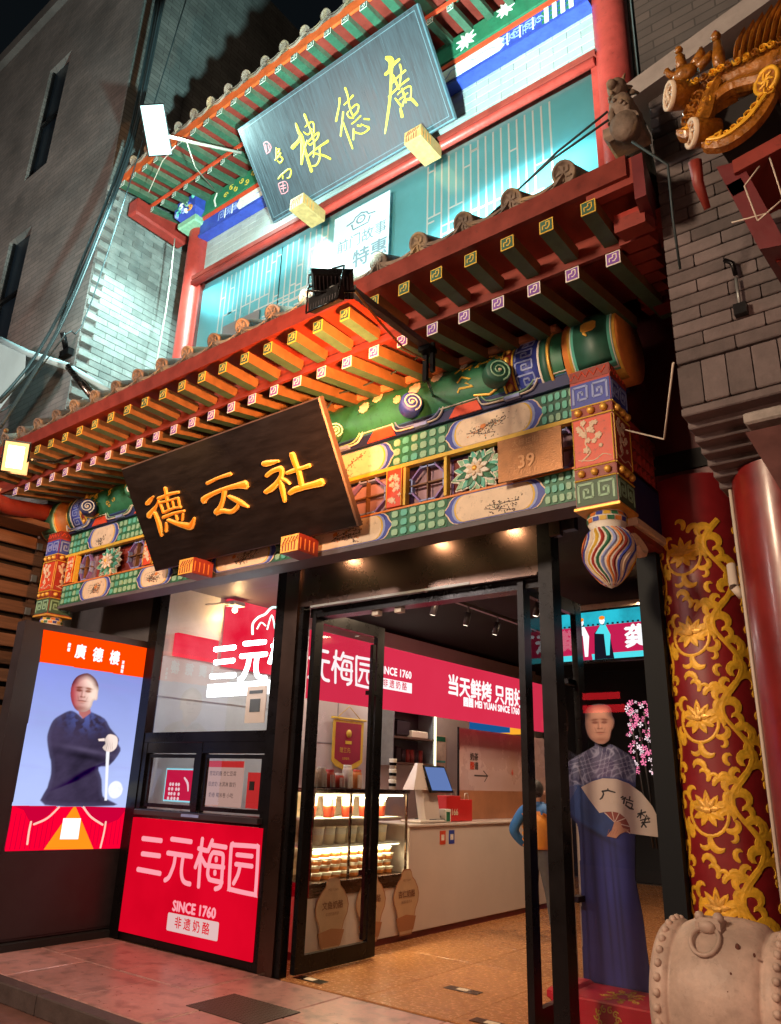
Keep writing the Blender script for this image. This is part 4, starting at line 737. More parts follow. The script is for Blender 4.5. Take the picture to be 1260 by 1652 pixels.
# side frieze returning to the wall
d = MB(); X0 = -1.60
d.box((X0-.14, 4.46, 3.10), (X0, 5.05, 3.44), 'bluedk'); d.box((X0-.05, 4.46, 3.44), (X0-.03, 5.05, 3.76), 'black'); d.box((X0-.14, 4.46, 3.04), (X0+.03, 5.05, 3.10), 'cream', ch=.01); d.box((X0-.14, 4.46, 3.0), (X0+.0, 5.05, 3.04), 'redbrown')
d.box((X0-.14, 4.46, 3.76), (X0, 5.05, 3.80), 'red'); d.box((X0-.14, 4.46, 3.42), (X0, 5.05, 3.45), 'red')
f = planeX(X0-.03)
for i in range(8):
    y = 4.47+i*.08; d.stroke([(y, 3.45, .012), (y, 3.76, .012)], f, 0, .03, 'red', rnd=False, ridge=False)
for z in (3.52, 3.61, 3.69): d.stroke([(4.46, z, .012), (5.05, z, .012)], f, 0, .028, 'redbrown', rnd=False, ridge=False)
for i in range(14):
    y = 4.5+i*.04; d.poly([(y-.014, 3.47+.07*(i % 4)), (y+.014, 3.47+.07*(i % 4)), (y+.014, 3.51+.07*(i % 4)), (y-.014, 3.51+.07*(i % 4))], f, -.01, .004, ['cream', 'gold', 'redbright', 'bluelt'][i % 4])
d.stroke(smooth_pts([(4.5, 3.0, .05), (4.6, 2.98, .07), (4.7, 2.94, .06), (4.62, 2.9, .04), (4.55, 2.93, .03)], 3), f, -.02, .03, 'cream')
d.build('side_frieze', TB)
# ---------------------------------------------------------------- lower eave
P('fasciam', 'maroon_fascia_paint', (.16, .018, .010), .45, var=.3, scale=7, dirt=.35); P('soffitred', 'red_soffit_board', (.20, .020, .007), .5, var=.25, scale=8, dirt=.2); P('capviolet', 'violet_cap_paint', (.16, .05, .32), .5, var=.2)
EV = MB()
EV.box((-8.9, 3.275, 4.575), (-1.06, 3.31, 4.71), 'fasciam'); EV.box((-8.6, 3.585, 4.385), (-1.12, 3.61, 4.44), 'fasciam')
EV.add([(-8.8, 3.29, 4.585), (-1.06, 3.29, 4.585), (-1.06, 3.62, 4.56), (-8.8, 3.62, 4.56)], [(0, 1, 2, 3)], 'soffitred')
EV.add([(-8.6, 3.61, 4.44), (-1.0, 3.61, 4.44), (-1.0, 4.45, 4.63), (-8.6, 4.45, 4.63)], [(0, 1, 2, 3)], 'redbrown'); EV.add([(-8.6, 3.612, 4.43), (-1.0, 3.612, 4.43), (-1.0, 3.612, 4.57), (-8.6, 3.612, 4.57)], [(0, 1, 2, 3)], 'soffitred')
EV.add([(-8.9, 3.30, 4.72), (-1.05, 3.30, 4.72), (-1.05, 5.5, 5.75), (-8.9, 5.5, 5.75)], [(0, 1, 2, 3)], 'tile')
EV = EV.build('lower_eave', TB)
def rafter(name, w, h, L_, rise, cap, parent, loc, bot='raftergreen', side='rafter'):
    d = MB(); a = w/2
    V = [(-a, 0, 0), (a, 0, 0), (a, 0, h), (-a, 0, h), (-a, L_, rise), (a, L_, rise), (a, L_, h+rise), (-a, L_, h+rise)]
    d.add(V, [(0, 1, 5, 4)], bot); d.add(V, [(0, 3, 2, 1), (1, 2, 6, 5), (3, 0, 4, 7), (2, 3, 7, 6)], side)
    f = lambda s, t, hh: (s, -hh, t+h/2)
    c = 'white' if cap != 'gold' else 'yellow'
    d.poly([(-a, -h/2), (a, -h/2), (a, h/2), (-a, h/2)], f, 0, .004, c); b_ = .84
    d.poly([(-a*b_, -h/2*b_), (a*b_, -h/2*b_), (a*b_, h/2*b_), (-a*b_, h/2*b_)], f, .003, .006, 'capviolet' if cap == 'p' else ('greendk' if cap != 'b' else 'blue'))
    for p, q_ in (((-.5, -.5), (-.5, .1)), ((-.5, .1), (0, .1)), ((0, .1), (0, .55)), ((0, .55), (.5, .55)), ((.5, .55), (.5, -.1)), ((.5, -.1), (.2, -.5)), ((.2, -.5), (-.1, -.4))):
        d.stroke([(p[0]*a, p[1]*h/2, .0065), (q_[0]*a, q_[1]*h/2, .0065)], f, .005, .008, c, rnd=False, ridge=False)
    return d.build(name, parent, loc=loc)
lowr = rafter('rafter', .085, .085, .95, .17, 'p', EV, (-1.28, 3.59, 4.295)); flyr = rafter('flying_rafter', .085, .085, .33, .0, 'gold', EV, (-1.28, 3.27, 4.425))
for i in range(1, 28): inst(lowr, (-1.28-.2495*i, 3.59, 4.295), EV); inst(flyr, (-1.28-.2495*i, 3.27, 4.425), EV)
def tiles(x_list, y, zf, parent, r_=.065):
    d = MB(); dz = .5; L_ = .55
    ax = Vector((0, 1, dz)).normalized()
    d.lathe([(0, 0), (0, r_*.78), (-.006, r_*.8), (-.006, r_), (.02, r_), (.03, r_*.92), (L_, r_*.92)], (0, 0, 0), ax, 'tile', 16)
    f = planeO((0, -.001, 0), (1, 0, 0), Vector((0, -dz, 1)).normalized())
    for k in range(5):
        a = 2*math.pi*k/5+.3; d.stroke([(0, 0, .01), (r_*.35*math.cos(a), r_*.35*math.sin(a), .022), (r_*.62*math.cos(a+.4), r_*.62*math.sin(a+.4), .012)], f, 0, .008, 'tile')
    d = d.build('round_tile', parent, loc=(x_list[0], y, zf(x_list[0])))
    e = MB(); V = []; F = []; n = 8; w = (abs(x_list[1]-x_list[0]))/2
    for i in range(n+1):
        t = i/n*2-1; zz = .05*t*t; dp = .055*(1-t*t)**.7
        V += [(t*w, 0, zz-.02), (t*w, -.012, zz-.03-dp), (t*w, .5, zz-.02+.25), (t*w, .012, zz-.036-dp)]
    for i in range(n): k = i*4; F += [(k, k+1, k+5, k+4), (k+2, k, k+4, k+6), (k+1, k+3, k+7, k+5)]
    e.add(V, F, 'tile')
    f = lambda s, t, h: (s, -.014-h, t)
    e.stroke([(-w*.6, -.035, .008), (-w*.2, -.058, .012), (w*.2, -.058, .012), (w*.6, -.035, .008)], f, 0, .006, 'tile')
    e = e.build('drip_tile', parent, loc=(x_list[0]-w, y, zf(x_list[0]-w)-.015))
    for x in x_list[1:]:
        inst(d, (x, y+random.uniform(-.008, .008), zf(x)+random.uniform(-.006, .006)), parent, rot=(random.uniform(-.03, .03), 0, random.uniform(-.04, .04)))
        inst(e, (x-w, y, zf(x-w)-.015), parent)
zlow = lambda x: 4.785+(.55*max(0, x+1.6)**2 if x > -1.6 else 0)+(.05*max(0, -7.9-x)**1.5)
tiles([-1.42-.338*i for i in range(23)], 3.295, zlow, EV, .072)
DV = Vector((-.10, .32, .34))
def shift(o, v=DV): o.location = o.location+v
# right corner: stepped corner rafters under the hip and the hip ridge with its beast
d = MB()
for i in range(8):
    d.fbox((-1.10-.03*i, 3.10+.14*i, 4.16+.02*i), (.17, 0, 0), (.02, .10, 0), (0, 0, .085), 'redbrown'); d.fbox((-1.10-.03*i+.005, 3.10+.14*i, 4.245+.02*i), (.16, 0, 0), (.02, .06, 0), (0, 0, .03), 'red')
d.fbox((-.93, 2.96, 4.20), (.06, 0, 0), (-.25, 1.5, .25), (0, 0, .28), 'reddark'); d.box((-1.20, 2.98, 4.33), (-.9, 3.04, 4.50), 'redbrown')
shift(d.build('corner_rafters', EV), Vector((-.1, .32, .20)))
d = MB()
d.tube([(-.92, 2.93, 4.55), (-.98, 3.2, 4.66), (-1.15, 3.9, 5.0), (-1.4, 4.9, 5.6)], [.07, .08, .09, .1], 'tile', 8)
d.lathe([(0, 0), (0, .075), (.04, .078), (.12, .06)], (-.93, 2.88, 4.50), (0, 1, .3), 'tile', 14)
shift(d.build('hip_ridge', EV))
d = MB(); m_ = 'tile'   # seated beast on the hip: haunches, chest, maned head, snout, ears, tail
d.box((-1.06, 2.93, 4.50), (-.86, 3.12, 4.60), 'tile', ch=.02); d.ball((-.96, 3.06, 4.68), .085, m_, 7, (1.0, 1.2, 1)); d.ball((-.965, 2.99, 4.73), .07, m_, 7, (1, .9, 1.4))
d.tube([(-1.01, 2.94, 4.6), (-1.01, 2.95, 4.68), (-.99, 2.98, 4.76)], [.022, .02, .03], m_, 7); d.tube([(-.92, 2.94, 4.6), (-.92, 2.95, 4.68), (-.94, 2.98, 4.76)], [.022, .02, .03], m_, 7)
d.ball((-.97, 2.96, 4.85), .055, m_, 7, (1, 1.1, .95)); d.ball((-.98, 2.905, 4.835), .03, m_, 5, (1, 1.2, .8))
for k in range(7): d.tube([(-.97+.05*math.cos(k*.9), 3.0, 4.83+.05*math.sin(k*.9)), (-.97+.09*math.cos(k*.9), 3.05, 4.84+.09*math.sin(k*.9))], [.022, .006], m_, 5)
for s_ in (-1, 1): d.tube([(-.97+.03*s_, 2.97, 4.89), (-.97+.045*s_, 2.98, 4.95)], [.016, .004], m_, 5)
d.tube([(-.94, 3.12, 4.66), (-.93, 3.18, 4.76), (-.95, 3.17, 4.88), (-.97, 3.13, 4.92)], [.03, .028, .02, .006], m_, 6)
for k in range(6): d.ball((-.965+.04*math.cos(k), 2.925, 4.68+.03*k), .012, m_, 4)
shift(d.build('ridge_beast', EV))
# left end figures
d = MB()
for k, (x, s_) in enumerate(((-7.72, 1), (-7.45, .8), (-7.2, .75))):
    z = zlow(x)+.05; y = 3.02
    d.ball((x, y, z+.05*s_), .055*s_, 'tile', 6, (1.3, .8, 1)); d.ball((x+.035*s_, y-.02, z+.13*s_), .035*s_, 'terracotta', 6); d.tube([(x-.05*s_, y, z+.06), (x-.08*s_, y, z+.14*s_), (x-.05*s_, y, z+.18*s_)], [.02, .016, .006], 'tile', 6)
    d.tube([(x+.03*s_, y-.02, z), (x+.03*s_, y-.02, z+.08)], [.02, .02], 'tile', 6)
shift(d.build('ridge_figures', EV), Vector((-.75, .32, 0)))
# red hip timber at the left end
d = MB(); d.tube([(-7.95, 3.3, 4.18), (-8.15, 3.6, 4.2), (-8.4, 4.1, 4.32), (-8.5, 4.6, 4.5)], [.07, .09, .10, .1], 'redbrown', 10); d.ball((-7.92, 3.27, 4.17), .08, 'orange', 6); d.build('hip_timber', EV)
# ---------------------------------------------------------------- upper storey
uw = MB(); uw.box((-8.2, 5.55, 5.0), (-1.6, 5.7, 10.4), 'mortar'); UW = uw.build('upper_wall', TB)
P('brickpale', 'pale_smooth_brick', (.33, .335, .315), .7, var=.15, scale=5, bump=.2, bscale=40, rnd=.10)
br = MB(); br.box((-.1505, -.03, -.048), (.1505, .03, .048), 'brickpale', ch=.003); br = br.build('brick')
cells = []
for j in range(8):
    for i in range(21):
        x = -1.80-.305*(i+.5)-(.15 if j % 2 else 0); 
        if x > -7.9: cells.append((x, 5.53, 8.21+.1*j))
brickwall(br, UW, cells, 300)
# turquoise film window
win = MB(); win.box((-7.86, 5.50, 5.3), (-1.94, 5.52, 8.03), 'film'); win = win.build('upper_window', TB)
d = MB(); d.box((-7.86, 5.44, 5.3), (-1.94, 5.448, 8.03), 'glassfrost'); d.build('pane', win)
d = MB(); f = planeY(5.50)
def filmlat(x0, x1, z0, z1, n, seed):
    q = random.Random(seed); w = (x1-x0)/n; lw = .021
    for i in range(n+1):
        x = x0+w*i
        zt = z0+(z1-z0)*q.choice((0, 0, 0, .45, .62)) if 0 < i < n else z0
        d.stroke([(x, zt, lw), (x, z1, lw)], f, .001, .003, 'filmline', rnd=False, ridge=False)
        if zt > z0: d.stroke([(x-w, zt, lw), (x+w, zt, lw)], f, .001, .0035, 'filmline', rnd=False, ridge=False)
    for z in [z0+(z1-z0)*k for k in (.06, .16, .22, .34, .40, .46, .52)]:
        i = q.randrange(0, n-4); L_ = q.randrange(4, 9); d.stroke([(x0+w*i, z, lw), (min(x1, x0+w*(i+L_)), z, lw)], f, .001, .0035, 'filmline', rnd=False, ridge=False)
    for _ in range(16):
        i = q.randrange(0, n); z = q.uniform(z0, z1*.995); d.stroke([(x0+w*i, z, lw), (x0+w*(i+1), z, lw)], f, .001, .0035, 'filmline', rnd=False, ridge=False)
filmlat(-7.40, -6.25, 6.3, 7.95, 13, 3); filmlat(-3.96, -2.48, 6.1, 7.97, 16, 5); filmlat(-6.25, -5.45, 6.3, 7.95, 8, 8)
d.box((-7.25, 5.47, 6.93), (-6.55, 5.49, 7.12), 'posterw')
d.build('film_lattice', win)
d = MB(); d.box((-5.28, 5.43, 6.85), (-4.44, 5.438, 7.86), 'posterw'); d = d.build('poster', win)
fp = planeY(5.43)
text_mesh('poster_lettering', '前门故事', .19, M['greytext'], lambda s, t, h: fp(s-4.84, t+7.38, h+.003), d); text_mesh('poster_lettering', '特惠', .26, M['greytext'], lambda s, t, h: fp(s-4.70, t+7.10, h+.003), d, bold=.004)
e = MB()
fo = lambda s, t, h: fp(s*1.25-4.86, t*1.0+7.66, h+.003)
e.stroke([(-.17, .0, .02), (-.09, .02, .02), (-.07, .06, .02), (0, .09, .03), (.07, .06, .02), (.09, .02, .02), (.17, .0, .02)], fo, 0, .002, 'greytext')
e.stroke([(.05*math.cos(a), .0+.05*math.sin(a), .02) for a in [k*.52 for k in range(12)]], fo, 0, .002, 'greytext', closed=True)
e.stroke([(-.11, -.02, .02), (-.09, -.10, .02), (.09, -.10, .02), (.11, -.02, .02)], fo, 0, .002, 'greytext'); e.stroke([(0, 0, .02), (.005, 0, .02)], fo, 0, .002, 'greytext')
e.build('poster_emblem', d)
# rail and ledge
d = MB(); d.box((-7.95, 5.36, 8.09), (-1.93, 5.54, 8.155), 'redbrown'); d.tube([(-7.95, 5.40, 8.045), (-1.95, 5.40, 8.045)], .048, 'red', 12); d.box((-7.95, 5.46, 7.97), (-7.80, 5.53, 8.05), 'red')
d.box((-7.95, 5.42, 5.3), (-7.83, 5.54, 8.0), 'red'); d.box((-2.0, 5.42, 5.3), (-1.9, 5.54, 8.0), 'red'); d.build('window_rail', TB)
# painted boards under the upper eave
d = MB(); y = 5.36
d.box((-7.9, y, 8.80), (-1.95, 5.5, 9.06), 'blue', ch=.004); d.box((-7.9, y-.02, 8.79), (-1.95, y+.02, 8.825), 'blue'); d.box((-7.9, y-.01, 9.07), (-1.95, 5.5, 9.13), 'redbright')
f = planeY(y)
for x0, x1 in ((-4.35, -2.95), (-7.05, -5.9)):
    pts = [(x0, 8.86), (x0-.06, 8.95), (x0, 9.04), (x1, 9.04), (x1+.06, 8.99), (x1+.03, 8.95), (x1+.06, 8.90), (x1, 8.86)]; d.poly(pts, f, .002, .010, 'white')
q = random.Random(2)
for x0 in (-3.8, -3.3, -6.7, -6.2):
    d.stroke(smooth_pts([(x0+.06*i, 8.91+q.random()*.09, .012) for i in range(6)], 3), planeY(y-.01), .001, .003, 'bluelt')
for x in (-2.85, -2.70, -2.55, -7.35, -7.2):
    d.stroke([(x, 8.87, .02), (x, 9.03, .02)], f, .002, .010, 'white', rnd=False); d.stroke(spiral(x+.07, 8.95, .05, 1.5, 0, .014, 12), f, .002, .010, 'bluelt')
fret(d, -2.95, -2.5, 8.86, 9.04, f, .003, 'bluelt', 3, .014); fret(d, -7.5, -7.1, 8.86, 9.04, f, .003, 'bluelt', 3, .014)
for i in range(4):
    x = -2.42+.09*i; d.poly([(x, 8.84), (x+.05, 8.84), (x+.05, 9.05), (x, 9.05)], f, .002, .009, 'white')
    for k in range(3): d.poly([(x-.03, 8.86+.06*k), (x, 8.86+.06*k), (x, 8.90+.06*k), (x-.03, 8.90+.06*k)], f, .002, .008, 'green')
d.box((-7.9, y-.03, 9.14), (-1.95, 5.5, 9.42), 'green')
fl_ = planeY(y-.03)
for cx, cz, r_ in ((-3.35, 9.27, .13), (-2.85, 9.36, .11), (-4.1, 9.26, .09)):
    for k in range(9):
        a = 6.28*k/9; d.stroke([(cx, cz, .02), (cx+r_*.6*math.cos(a), cz+r_*.6*math.sin(a), .045), (cx+r_*math.cos(a), cz+r_*math.sin(a), .01)], fl_, .001, .008, 'white')
for k in range(9):
    cx = -7.35+.11*k; cz = 9.24+.08*(k % 2); d.stroke(spiral(cx, cz, .05, 1.3, k, .014, 12), fl_, .001, .008, 'yellow')
for k in range(3): d.stroke(spiral(-2.35+.11*k, 9.3, .06, 1.3, k, .016, 12), fl_, .001, .008, 'yellow')
d.stroke([(-7.55, 9.15, .03), (-7.60, 9.28, .03), (-7.55, 9.41, .03)], fl_, .001, .01, 'white'); d.stroke([(-4.0, 9.15, .03), (-3.95, 9.28, .03), (-4.0, 9.41, .03)], fl_, .001, .01, 'greenlt')
d.build('upper_painted_boards', TB)
d = MB(); c = (-8.05, 5.42)   # carved capital
d.box((c[0]-.2, c[1]-.2, 9.0), (c[0]+.2, c[1]+.2, 9.12), 'greenlt', ch=.02); d.box((c[0]-.24, c[1]-.26, 9.12), (c[0]+.24, c[1]+.2, 9.5), 'blue', ch=.08)
for k in range(6): d.ball((c[0]-.18+.07*k, c[1]-.25, 9.2+.09*(k % 3)), .04, ['bluelt', 'turq', 'orange', 'white', 'blue', 'turq'][k], 5)
f = planeY(c[1]-.262)
for k in range(5): d.stroke(spiral(c[0]-.14+.07*k, 9.2+.1*(k % 2), .06, 1.2, k, .018, 10), f, .0, .02, ['turq', 'white', 'bluelt', 'greenlt', 'orange'][k])
d.build('carved_capital', TB)
# upper eave
UE = MB(); UE.box((-8.7, 4.43, 9.47), (-.9, 4.47, 9.62), 'fascia'); UE.box((-8.7, 4.93, 9.38), (-.9, 4.955, 9.43), 'redbright')
UE.add([(-8.7, 4.45, 9.44), (-.9, 4.45, 9.44), (-.9, 5.6, 9.72), (-8.7, 5.6, 9.72)], [(0, 1, 2, 3)], 'redbrown')
UE.add([(-8.8, 4.42, 9.64), (-.8, 4.42, 9.64), (-.8, 6.0, 10.6), (-8.8, 6.0, 10.6)], [(0, 1, 2, 3)], 'tile')
UE.box((-8.75, 4.7, 9.12), (-8.55, 5.6, 9.40), 'red', ch=.03)
UE = UE.build('upper_eave', TB)
P('upperside', 'faded_green_rafter_side', (.10, .14, .085), .6, var=.3, scale=10, dirt=.4); P('upperbot', 'dull_green_rafter_bottom', (.03, .10, .055), .6, var=.3, scale=10, dirt=.4)
l2 = rafter('rafter', .08, .08, .8, .18, 'g', UE, (-1.2, 4.93, 9.27), side='raftergreen'); f2 = rafter('flying_rafter', .10, .085, .6, .10, 'g', UE, (-1.2, 4.42, 9.36), side='upperside', bot='upperbot')
for i in range(1, 29):
    x = -1.2-.262*i
    inst(l2, (x, 4.93, 9.27), UE); inst(f2, (x, 4.42, 9.36), UE)
tiles([-1.3-.335*i for i in range(22)], 4.42, lambda x: 9.70, UE, .075)
# ================================================================ NEIGHBOURS
P('redcol', 'glossy_red_lacquer_column', (.20, .010, .008), .34, var=.35, scale=3.5, bump=.25, bscale=8, coat=.25)
# tall brick tower at the left: dim street face with slit windows, floodlit side wall
TW = thing('tower_building', (-12, 5, 0), 'tall grey brick building at the left with narrow slit windows', 'building')
X0, X1, Y0, Y1 = -15.2, -8.95, 4.42, 16.0
def wallmat_brick(name, c1, c2, mort, sc, w=.32, h=.085):
    m = bpy.data.materials.new(name); m.use_nodes = True; n = m.node_tree; b = n.nodes['Principled BSDF']; L = n.links.new
    g = n.nodes.new('ShaderNodeNewGeometry'); sx = n.nodes.new('ShaderNodeSeparateXYZ'); L(g.outputs['Position'], sx.inputs[0])
    ad = n.nodes.new('ShaderNodeMath'); L(sx.outputs[0], ad.inputs[0]); L(sx.outputs[1], ad.inputs[1])
    cb = n.nodes.new('ShaderNodeCombineXYZ'); L(ad.outputs[0], cb.inputs[0]); L(sx.outputs[2], cb.inputs[1])
    t = n.nodes.new('ShaderNodeTexBrick'); L(cb.outputs[0], t.inputs['Vector']); t.inputs['Color1'].default_value = (*c1, 1); t.inputs['Color2'].default_value = (*c2, 1); t.inputs['Mortar'].default_value = (*mort, 1)
    t.inputs['Scale'].default_value = 1; t.inputs['Brick Width'].default_value = w; t.inputs['Row Height'].default_value = h; t.inputs['Mortar Size'].default_value = .006
    no = n.nodes.new('ShaderNodeTexNoise'); no.inputs['Scale'].default_value = 1.3; no.inputs['Detail'].default_value = 8; L(g.outputs['Position'], no.inputs['Vector'])
    mr = n.nodes.new('ShaderNodeMapRange'); L(no.outputs[0], mr.inputs[0]); mr.inputs[1].default_value = .3; mr.inputs[2].default_value = .7; mr.inputs[3].default_value = .6; mr.inputs[4].default_value = 1.2
    vm = n.nodes.new('ShaderNodeVectorMath'); vm.operation = 'SCALE'; L(t.outputs['Color'], vm.inputs[0]); L(mr.outputs[0], vm.inputs['Scale']); L(vm.outputs[0], b.inputs['Base Color'])
    bp = n.nodes.new('ShaderNodeBump'); bp.inputs['Strength'].default_value = .6; bp.inputs['Distance'].default_value = .01; iv = n.nodes.new('ShaderNodeMath'); iv.operation = 'SUBTRACT'; iv.inputs[0].default_value = 1; L(t.outputs['Fac'], iv.inputs[1]); L(iv.outputs[0], bp.inputs['Height']); L(bp.outputs[0], b.inputs['Normal'])
    b.inputs['Roughness'].default_value = .9; return m
M['farbrick'] = wallmat_brick('far_brick_face', (.17, .145, .135), (.13, .115, .11), (.09, .08, .075), 1)
M['farbrick2'] = wallmat_brick('far_side_brick', (.17, .18, .17), (.12, .13, .125), (.08, .08, .08), 1)
M['nightglass'] = mat('dark_window_glass', (.006, .012, .02), .35)
slits = [(-11.95, -11.2, 11.3, 14.0), (-12.0, -11.25, 7.4, 10.2)]
b = MB(); xs = [X0, slits[0][0], slits[0][1], X1]
b.box((X0, Y0, 0), (-11.97, Y0+.5, 16.0), 'farbrick'); b.box((-11.22, Y0, 0), (X1, Y0+.5, 16.0), 'farbrick')
for z0, z1 in ((0, 7.6), (10.0, 11.3), (13.9, 16.0)): b.box((-11.97, Y0, z0), (-11.22, Y0+.5, z1), 'farbrick')
b.box((X0, Y0-.12, 15.7), (X1, Y0, 16.0), 'concrete')
TWw = b.build('street_wall', TW)
b = MB(); b.box((-9.35, Y0+.5, 0), (X1, Y1, 16.0), 'mortar'); b.box((X0, Y1-.4, 0), (-9.35, Y1, 16), 'concrete'); sidew = b.build('side_wall', TW)
b = MB(); b.box((X1, Y0, 9.62), (X1+.05, Y1, 16.0), 'farbrick2'); b.build('upper_side_face', TW)
for z0, z1 in ((7.6, 10.0), (11.3, 13.9)):
    d = MB(); d.box((-11.97, Y0+.10, z0), (-11.22, Y0+.16, z1), 'nightglass'); d.box((-11.97, Y0+.05, z0), (-11.93, Y0+.10, z1), 'blackmetal'); d.box((-11.26, Y0+.05, z0), (-11.22, Y0+.10, z1), 'blackmetal'); d.box((-11.93, Y0+.05, (z0+z1)/2-.03), (-11.26, Y0+.10, (z0+z1)/2+.03), 'blackmetal'); d.build('window', TW)
q = random.Random(4)
br = MB(); br.box((-.03, -.163, -.046), (.03, .163, .046), 'brick', ch=.005); br = br.build('brick')
cells = []
for j in range(47):
    z = 5.05+.098*j
    for i in range(6):
        y = Y0+.17+.335*i+(.167 if j % 2 else 0); cells.append((X1+.028, y, z))
brickwall(br, sidew, cells, 300)
d = MB(); d.box((-9.2, Y0-.10, 6.75), (-8.97, Y0-.02, 6.85), 'blackmetal'); d.tube([(-9.1, Y0-.06, 6.85), (-9.0, Y0-.2, 7.02)], .04, 'blackmetal', 8); d.build('camera_bracket', TW)
# slatted timber screen at the left
WS = thing('slat_screen', (-8.78, 3.85, 0), 'dark brown horizontal timber slat screen at the far left behind the advertising display', 'screen')
d = MB(); d.box((-8.86, 3.0, 0), (-8.80, 3.08, 4.2), 'wood'); d.box((-8.86, 4.34, 0), (-8.80, 4.42, 4.2), 'wood'); d.box((-8.95, 3.0, 0), (-8.87, 4.42, 4.3), 'black'); d.build('post', WS)
sl = MB(); sl.box((-.02, -.75, -.07), (.02, .75, .07), 'wood', ch=.008); sl = sl.build('slat', WS, loc=(-8.77, 3.67, 4.05))
for i in range(1, 21): inst(sl, (-8.77+q.uniform(-.008, .008), 3.67+q.uniform(-.02, .02), 4.05-.195*i), WS, rot=(q.uniform(-.008, .008), 0, 0))
for i in range(8): 
    d = MB(); d.box((-8.76, 4.30, 3.98-.39*i), (-8.735, 4.36, 4.06-.39*i), 'grey'); d.build('hinge_bracket', WS)
# clutter on top of the screen
d = MB(); d.ball((-8.5, 3.6, 4.30), .13, 'rafter', 7, (1, 1.4, .8)); d.ball((-8.45, 3.95, 4.27), .11, 'cream', 7, (1, 1, .7)); d.box((-8.7, 3.3, 4.13), (-8.3, 4.3, 4.19), 'wood'); d.tube([(-8.4, 3.4, 4.2), (-8.4, 3.5, 4.42), (-8.35, 3.8, 4.45)], .03, 'cream', 7)
tag(d.build('stored_bundle'), 'pale lumpy bundle lying on top of the timber slat screen', 'bundle')
# neighbour at the right: brick pier with corbelled foot, red column, coping
NB = thing('neighbour_building', (-.4, 4, 0), 'dark grey brick building at the right with a corbelled pier above a red column', 'building')
d = MB(); d.box((-1.0, 3.66, 3.35), (-.1, 4.6, 5.30), 'mortar'); pier = d.build('pier', NB)
br = MB(); br.box((-.143, -.03, -.036), (.143, .03, .036), 'brick2', ch=.005); br = br.build('brick')
cells = []
for j in range(23):
    for i in range(4):
        x = -.855+.292*i+(.146 if j % 2 else 0)
        cells.append((x, 3.632, 3.60+.078*j))
brickwall(br, pier, cells, 300)
sb = MB(); sb.box((-.056, -.035, -.115), (.056, .035, .115), 'brick2', ch=.005); sb = sb.build('soldier_brick', pier, loc=(-.94, 3.628, 3.43))
for i in range(1, 8): inst(sb, (-.94+.118*i, 3.628, 3.43), pier)
hb = MB(); hb.box((-.070, -.03, -.036), (.070, .03, .036), 'brick2', ch=.005); hb = hb.build('half_brick', pier, loc=(-.928, 3.632, 3.60+.078))
for j in range(3, 23, 2): inst(hb, (-.928, 3.632, 3.60+.078*j), pier)
d = MB()
for k in range(7):   # corbelled underside stepping back to the column
    d.box((-1.0+.0*k, 3.60+.095*k, 3.31-.034*k-.045), (-.1, 4.5, 3.31-.034*k), 'brick2', ch=.006)
d.build('corbel', NB)
M['copingm'] = mat('pale_coping', (.34, .31, .30), .8, var=.2)
d = MB(); d.box((-1.35, 4.75, 5.3), (-.2, 5.1, 9.4), 'farbrick'); d.build('upper_wall', NB)
d = MB(); d.fbox((-1.06, 3.5, 5.31), (.9, 0, .215), (0, 1.3, 0), (-.03, 0, .125), 'copingm'); d.build('coping', NB)
d = MB(); d.lathe([(0, .25), (3.12, .25)], (-.70, 4.25, 0), (0, 0, 1), 'redcol', 36); d.build('column', NB)
d = MB(); d.box((-1.2, 5.0, 3.4), (-.3, 5.1, 5.3), 'black'); d.box((-1.3, 4.3, 4.42), (-.99, 4.42, 4.62), 'reddark'); d.build('void_shade_board', NB)  # black board painted in for the shaded void above the column
d = MB(); d.tube([(-.952, 4.2, 0), (-.952, 4.2, 1.6), (-.955, 4.2, 3.1)], .010, 'cablew', 6); d.build('conduit', NB)
d = MB(); d.tube([(-1.02, 4.30, 2.66), (-1.0, 4.22, 2.52)], .026, 'cablew', 10, caps=False); d.tube([(-1.0, 4.22, 2.52), (-.97, 4.24, 2.47)], .022, 'cablew', 8); d.build('pipe_stub', NB)
M['coverdim'] = mat('dusty_pinkish_cover', (.20, .10, .095), .6, var=.3); M['coveredge'] = mat('worn_white_edge', (.30, .27, .25), .7, var=.4, scale=14)
d = MB(); d.box((-.70, 3.50, 3.10), (-.35, 3.62, 3.16), 'coveredge', ch=.01); d.add([(-.70, 3.5, 3.06), (-.35, 3.5, 3.06), (-.35, 3.85, 2.80), (-.62, 3.85, 2.80), (-.70, 3.6, 3.06), (-.35, 3.6, 3.06)], [(0, 1, 2, 3), (0, 3, 4)], 'coverdim')
for v_ in range(0): pass
tag(d.build('lamp_cover'), 'pale boxy lamp cover fixed under the brick pier at the right edge', 'lamp cover')
d = MB(); d.tube([(-.66, 3.57, 3.95), (-.665, 3.57, 4.02), (-.70, 3.56, 4.05)], .012, 'blackmetal', 6); d.tube([(-.66, 3.57, 3.76), (-.66, 3.57, 3.93)], .008, 'grey', 6); d.box((-.69, 3.56, 3.72), (-.63, 3.6, 3.78), 'blackmetal'); d.build('wall_hook', pier)
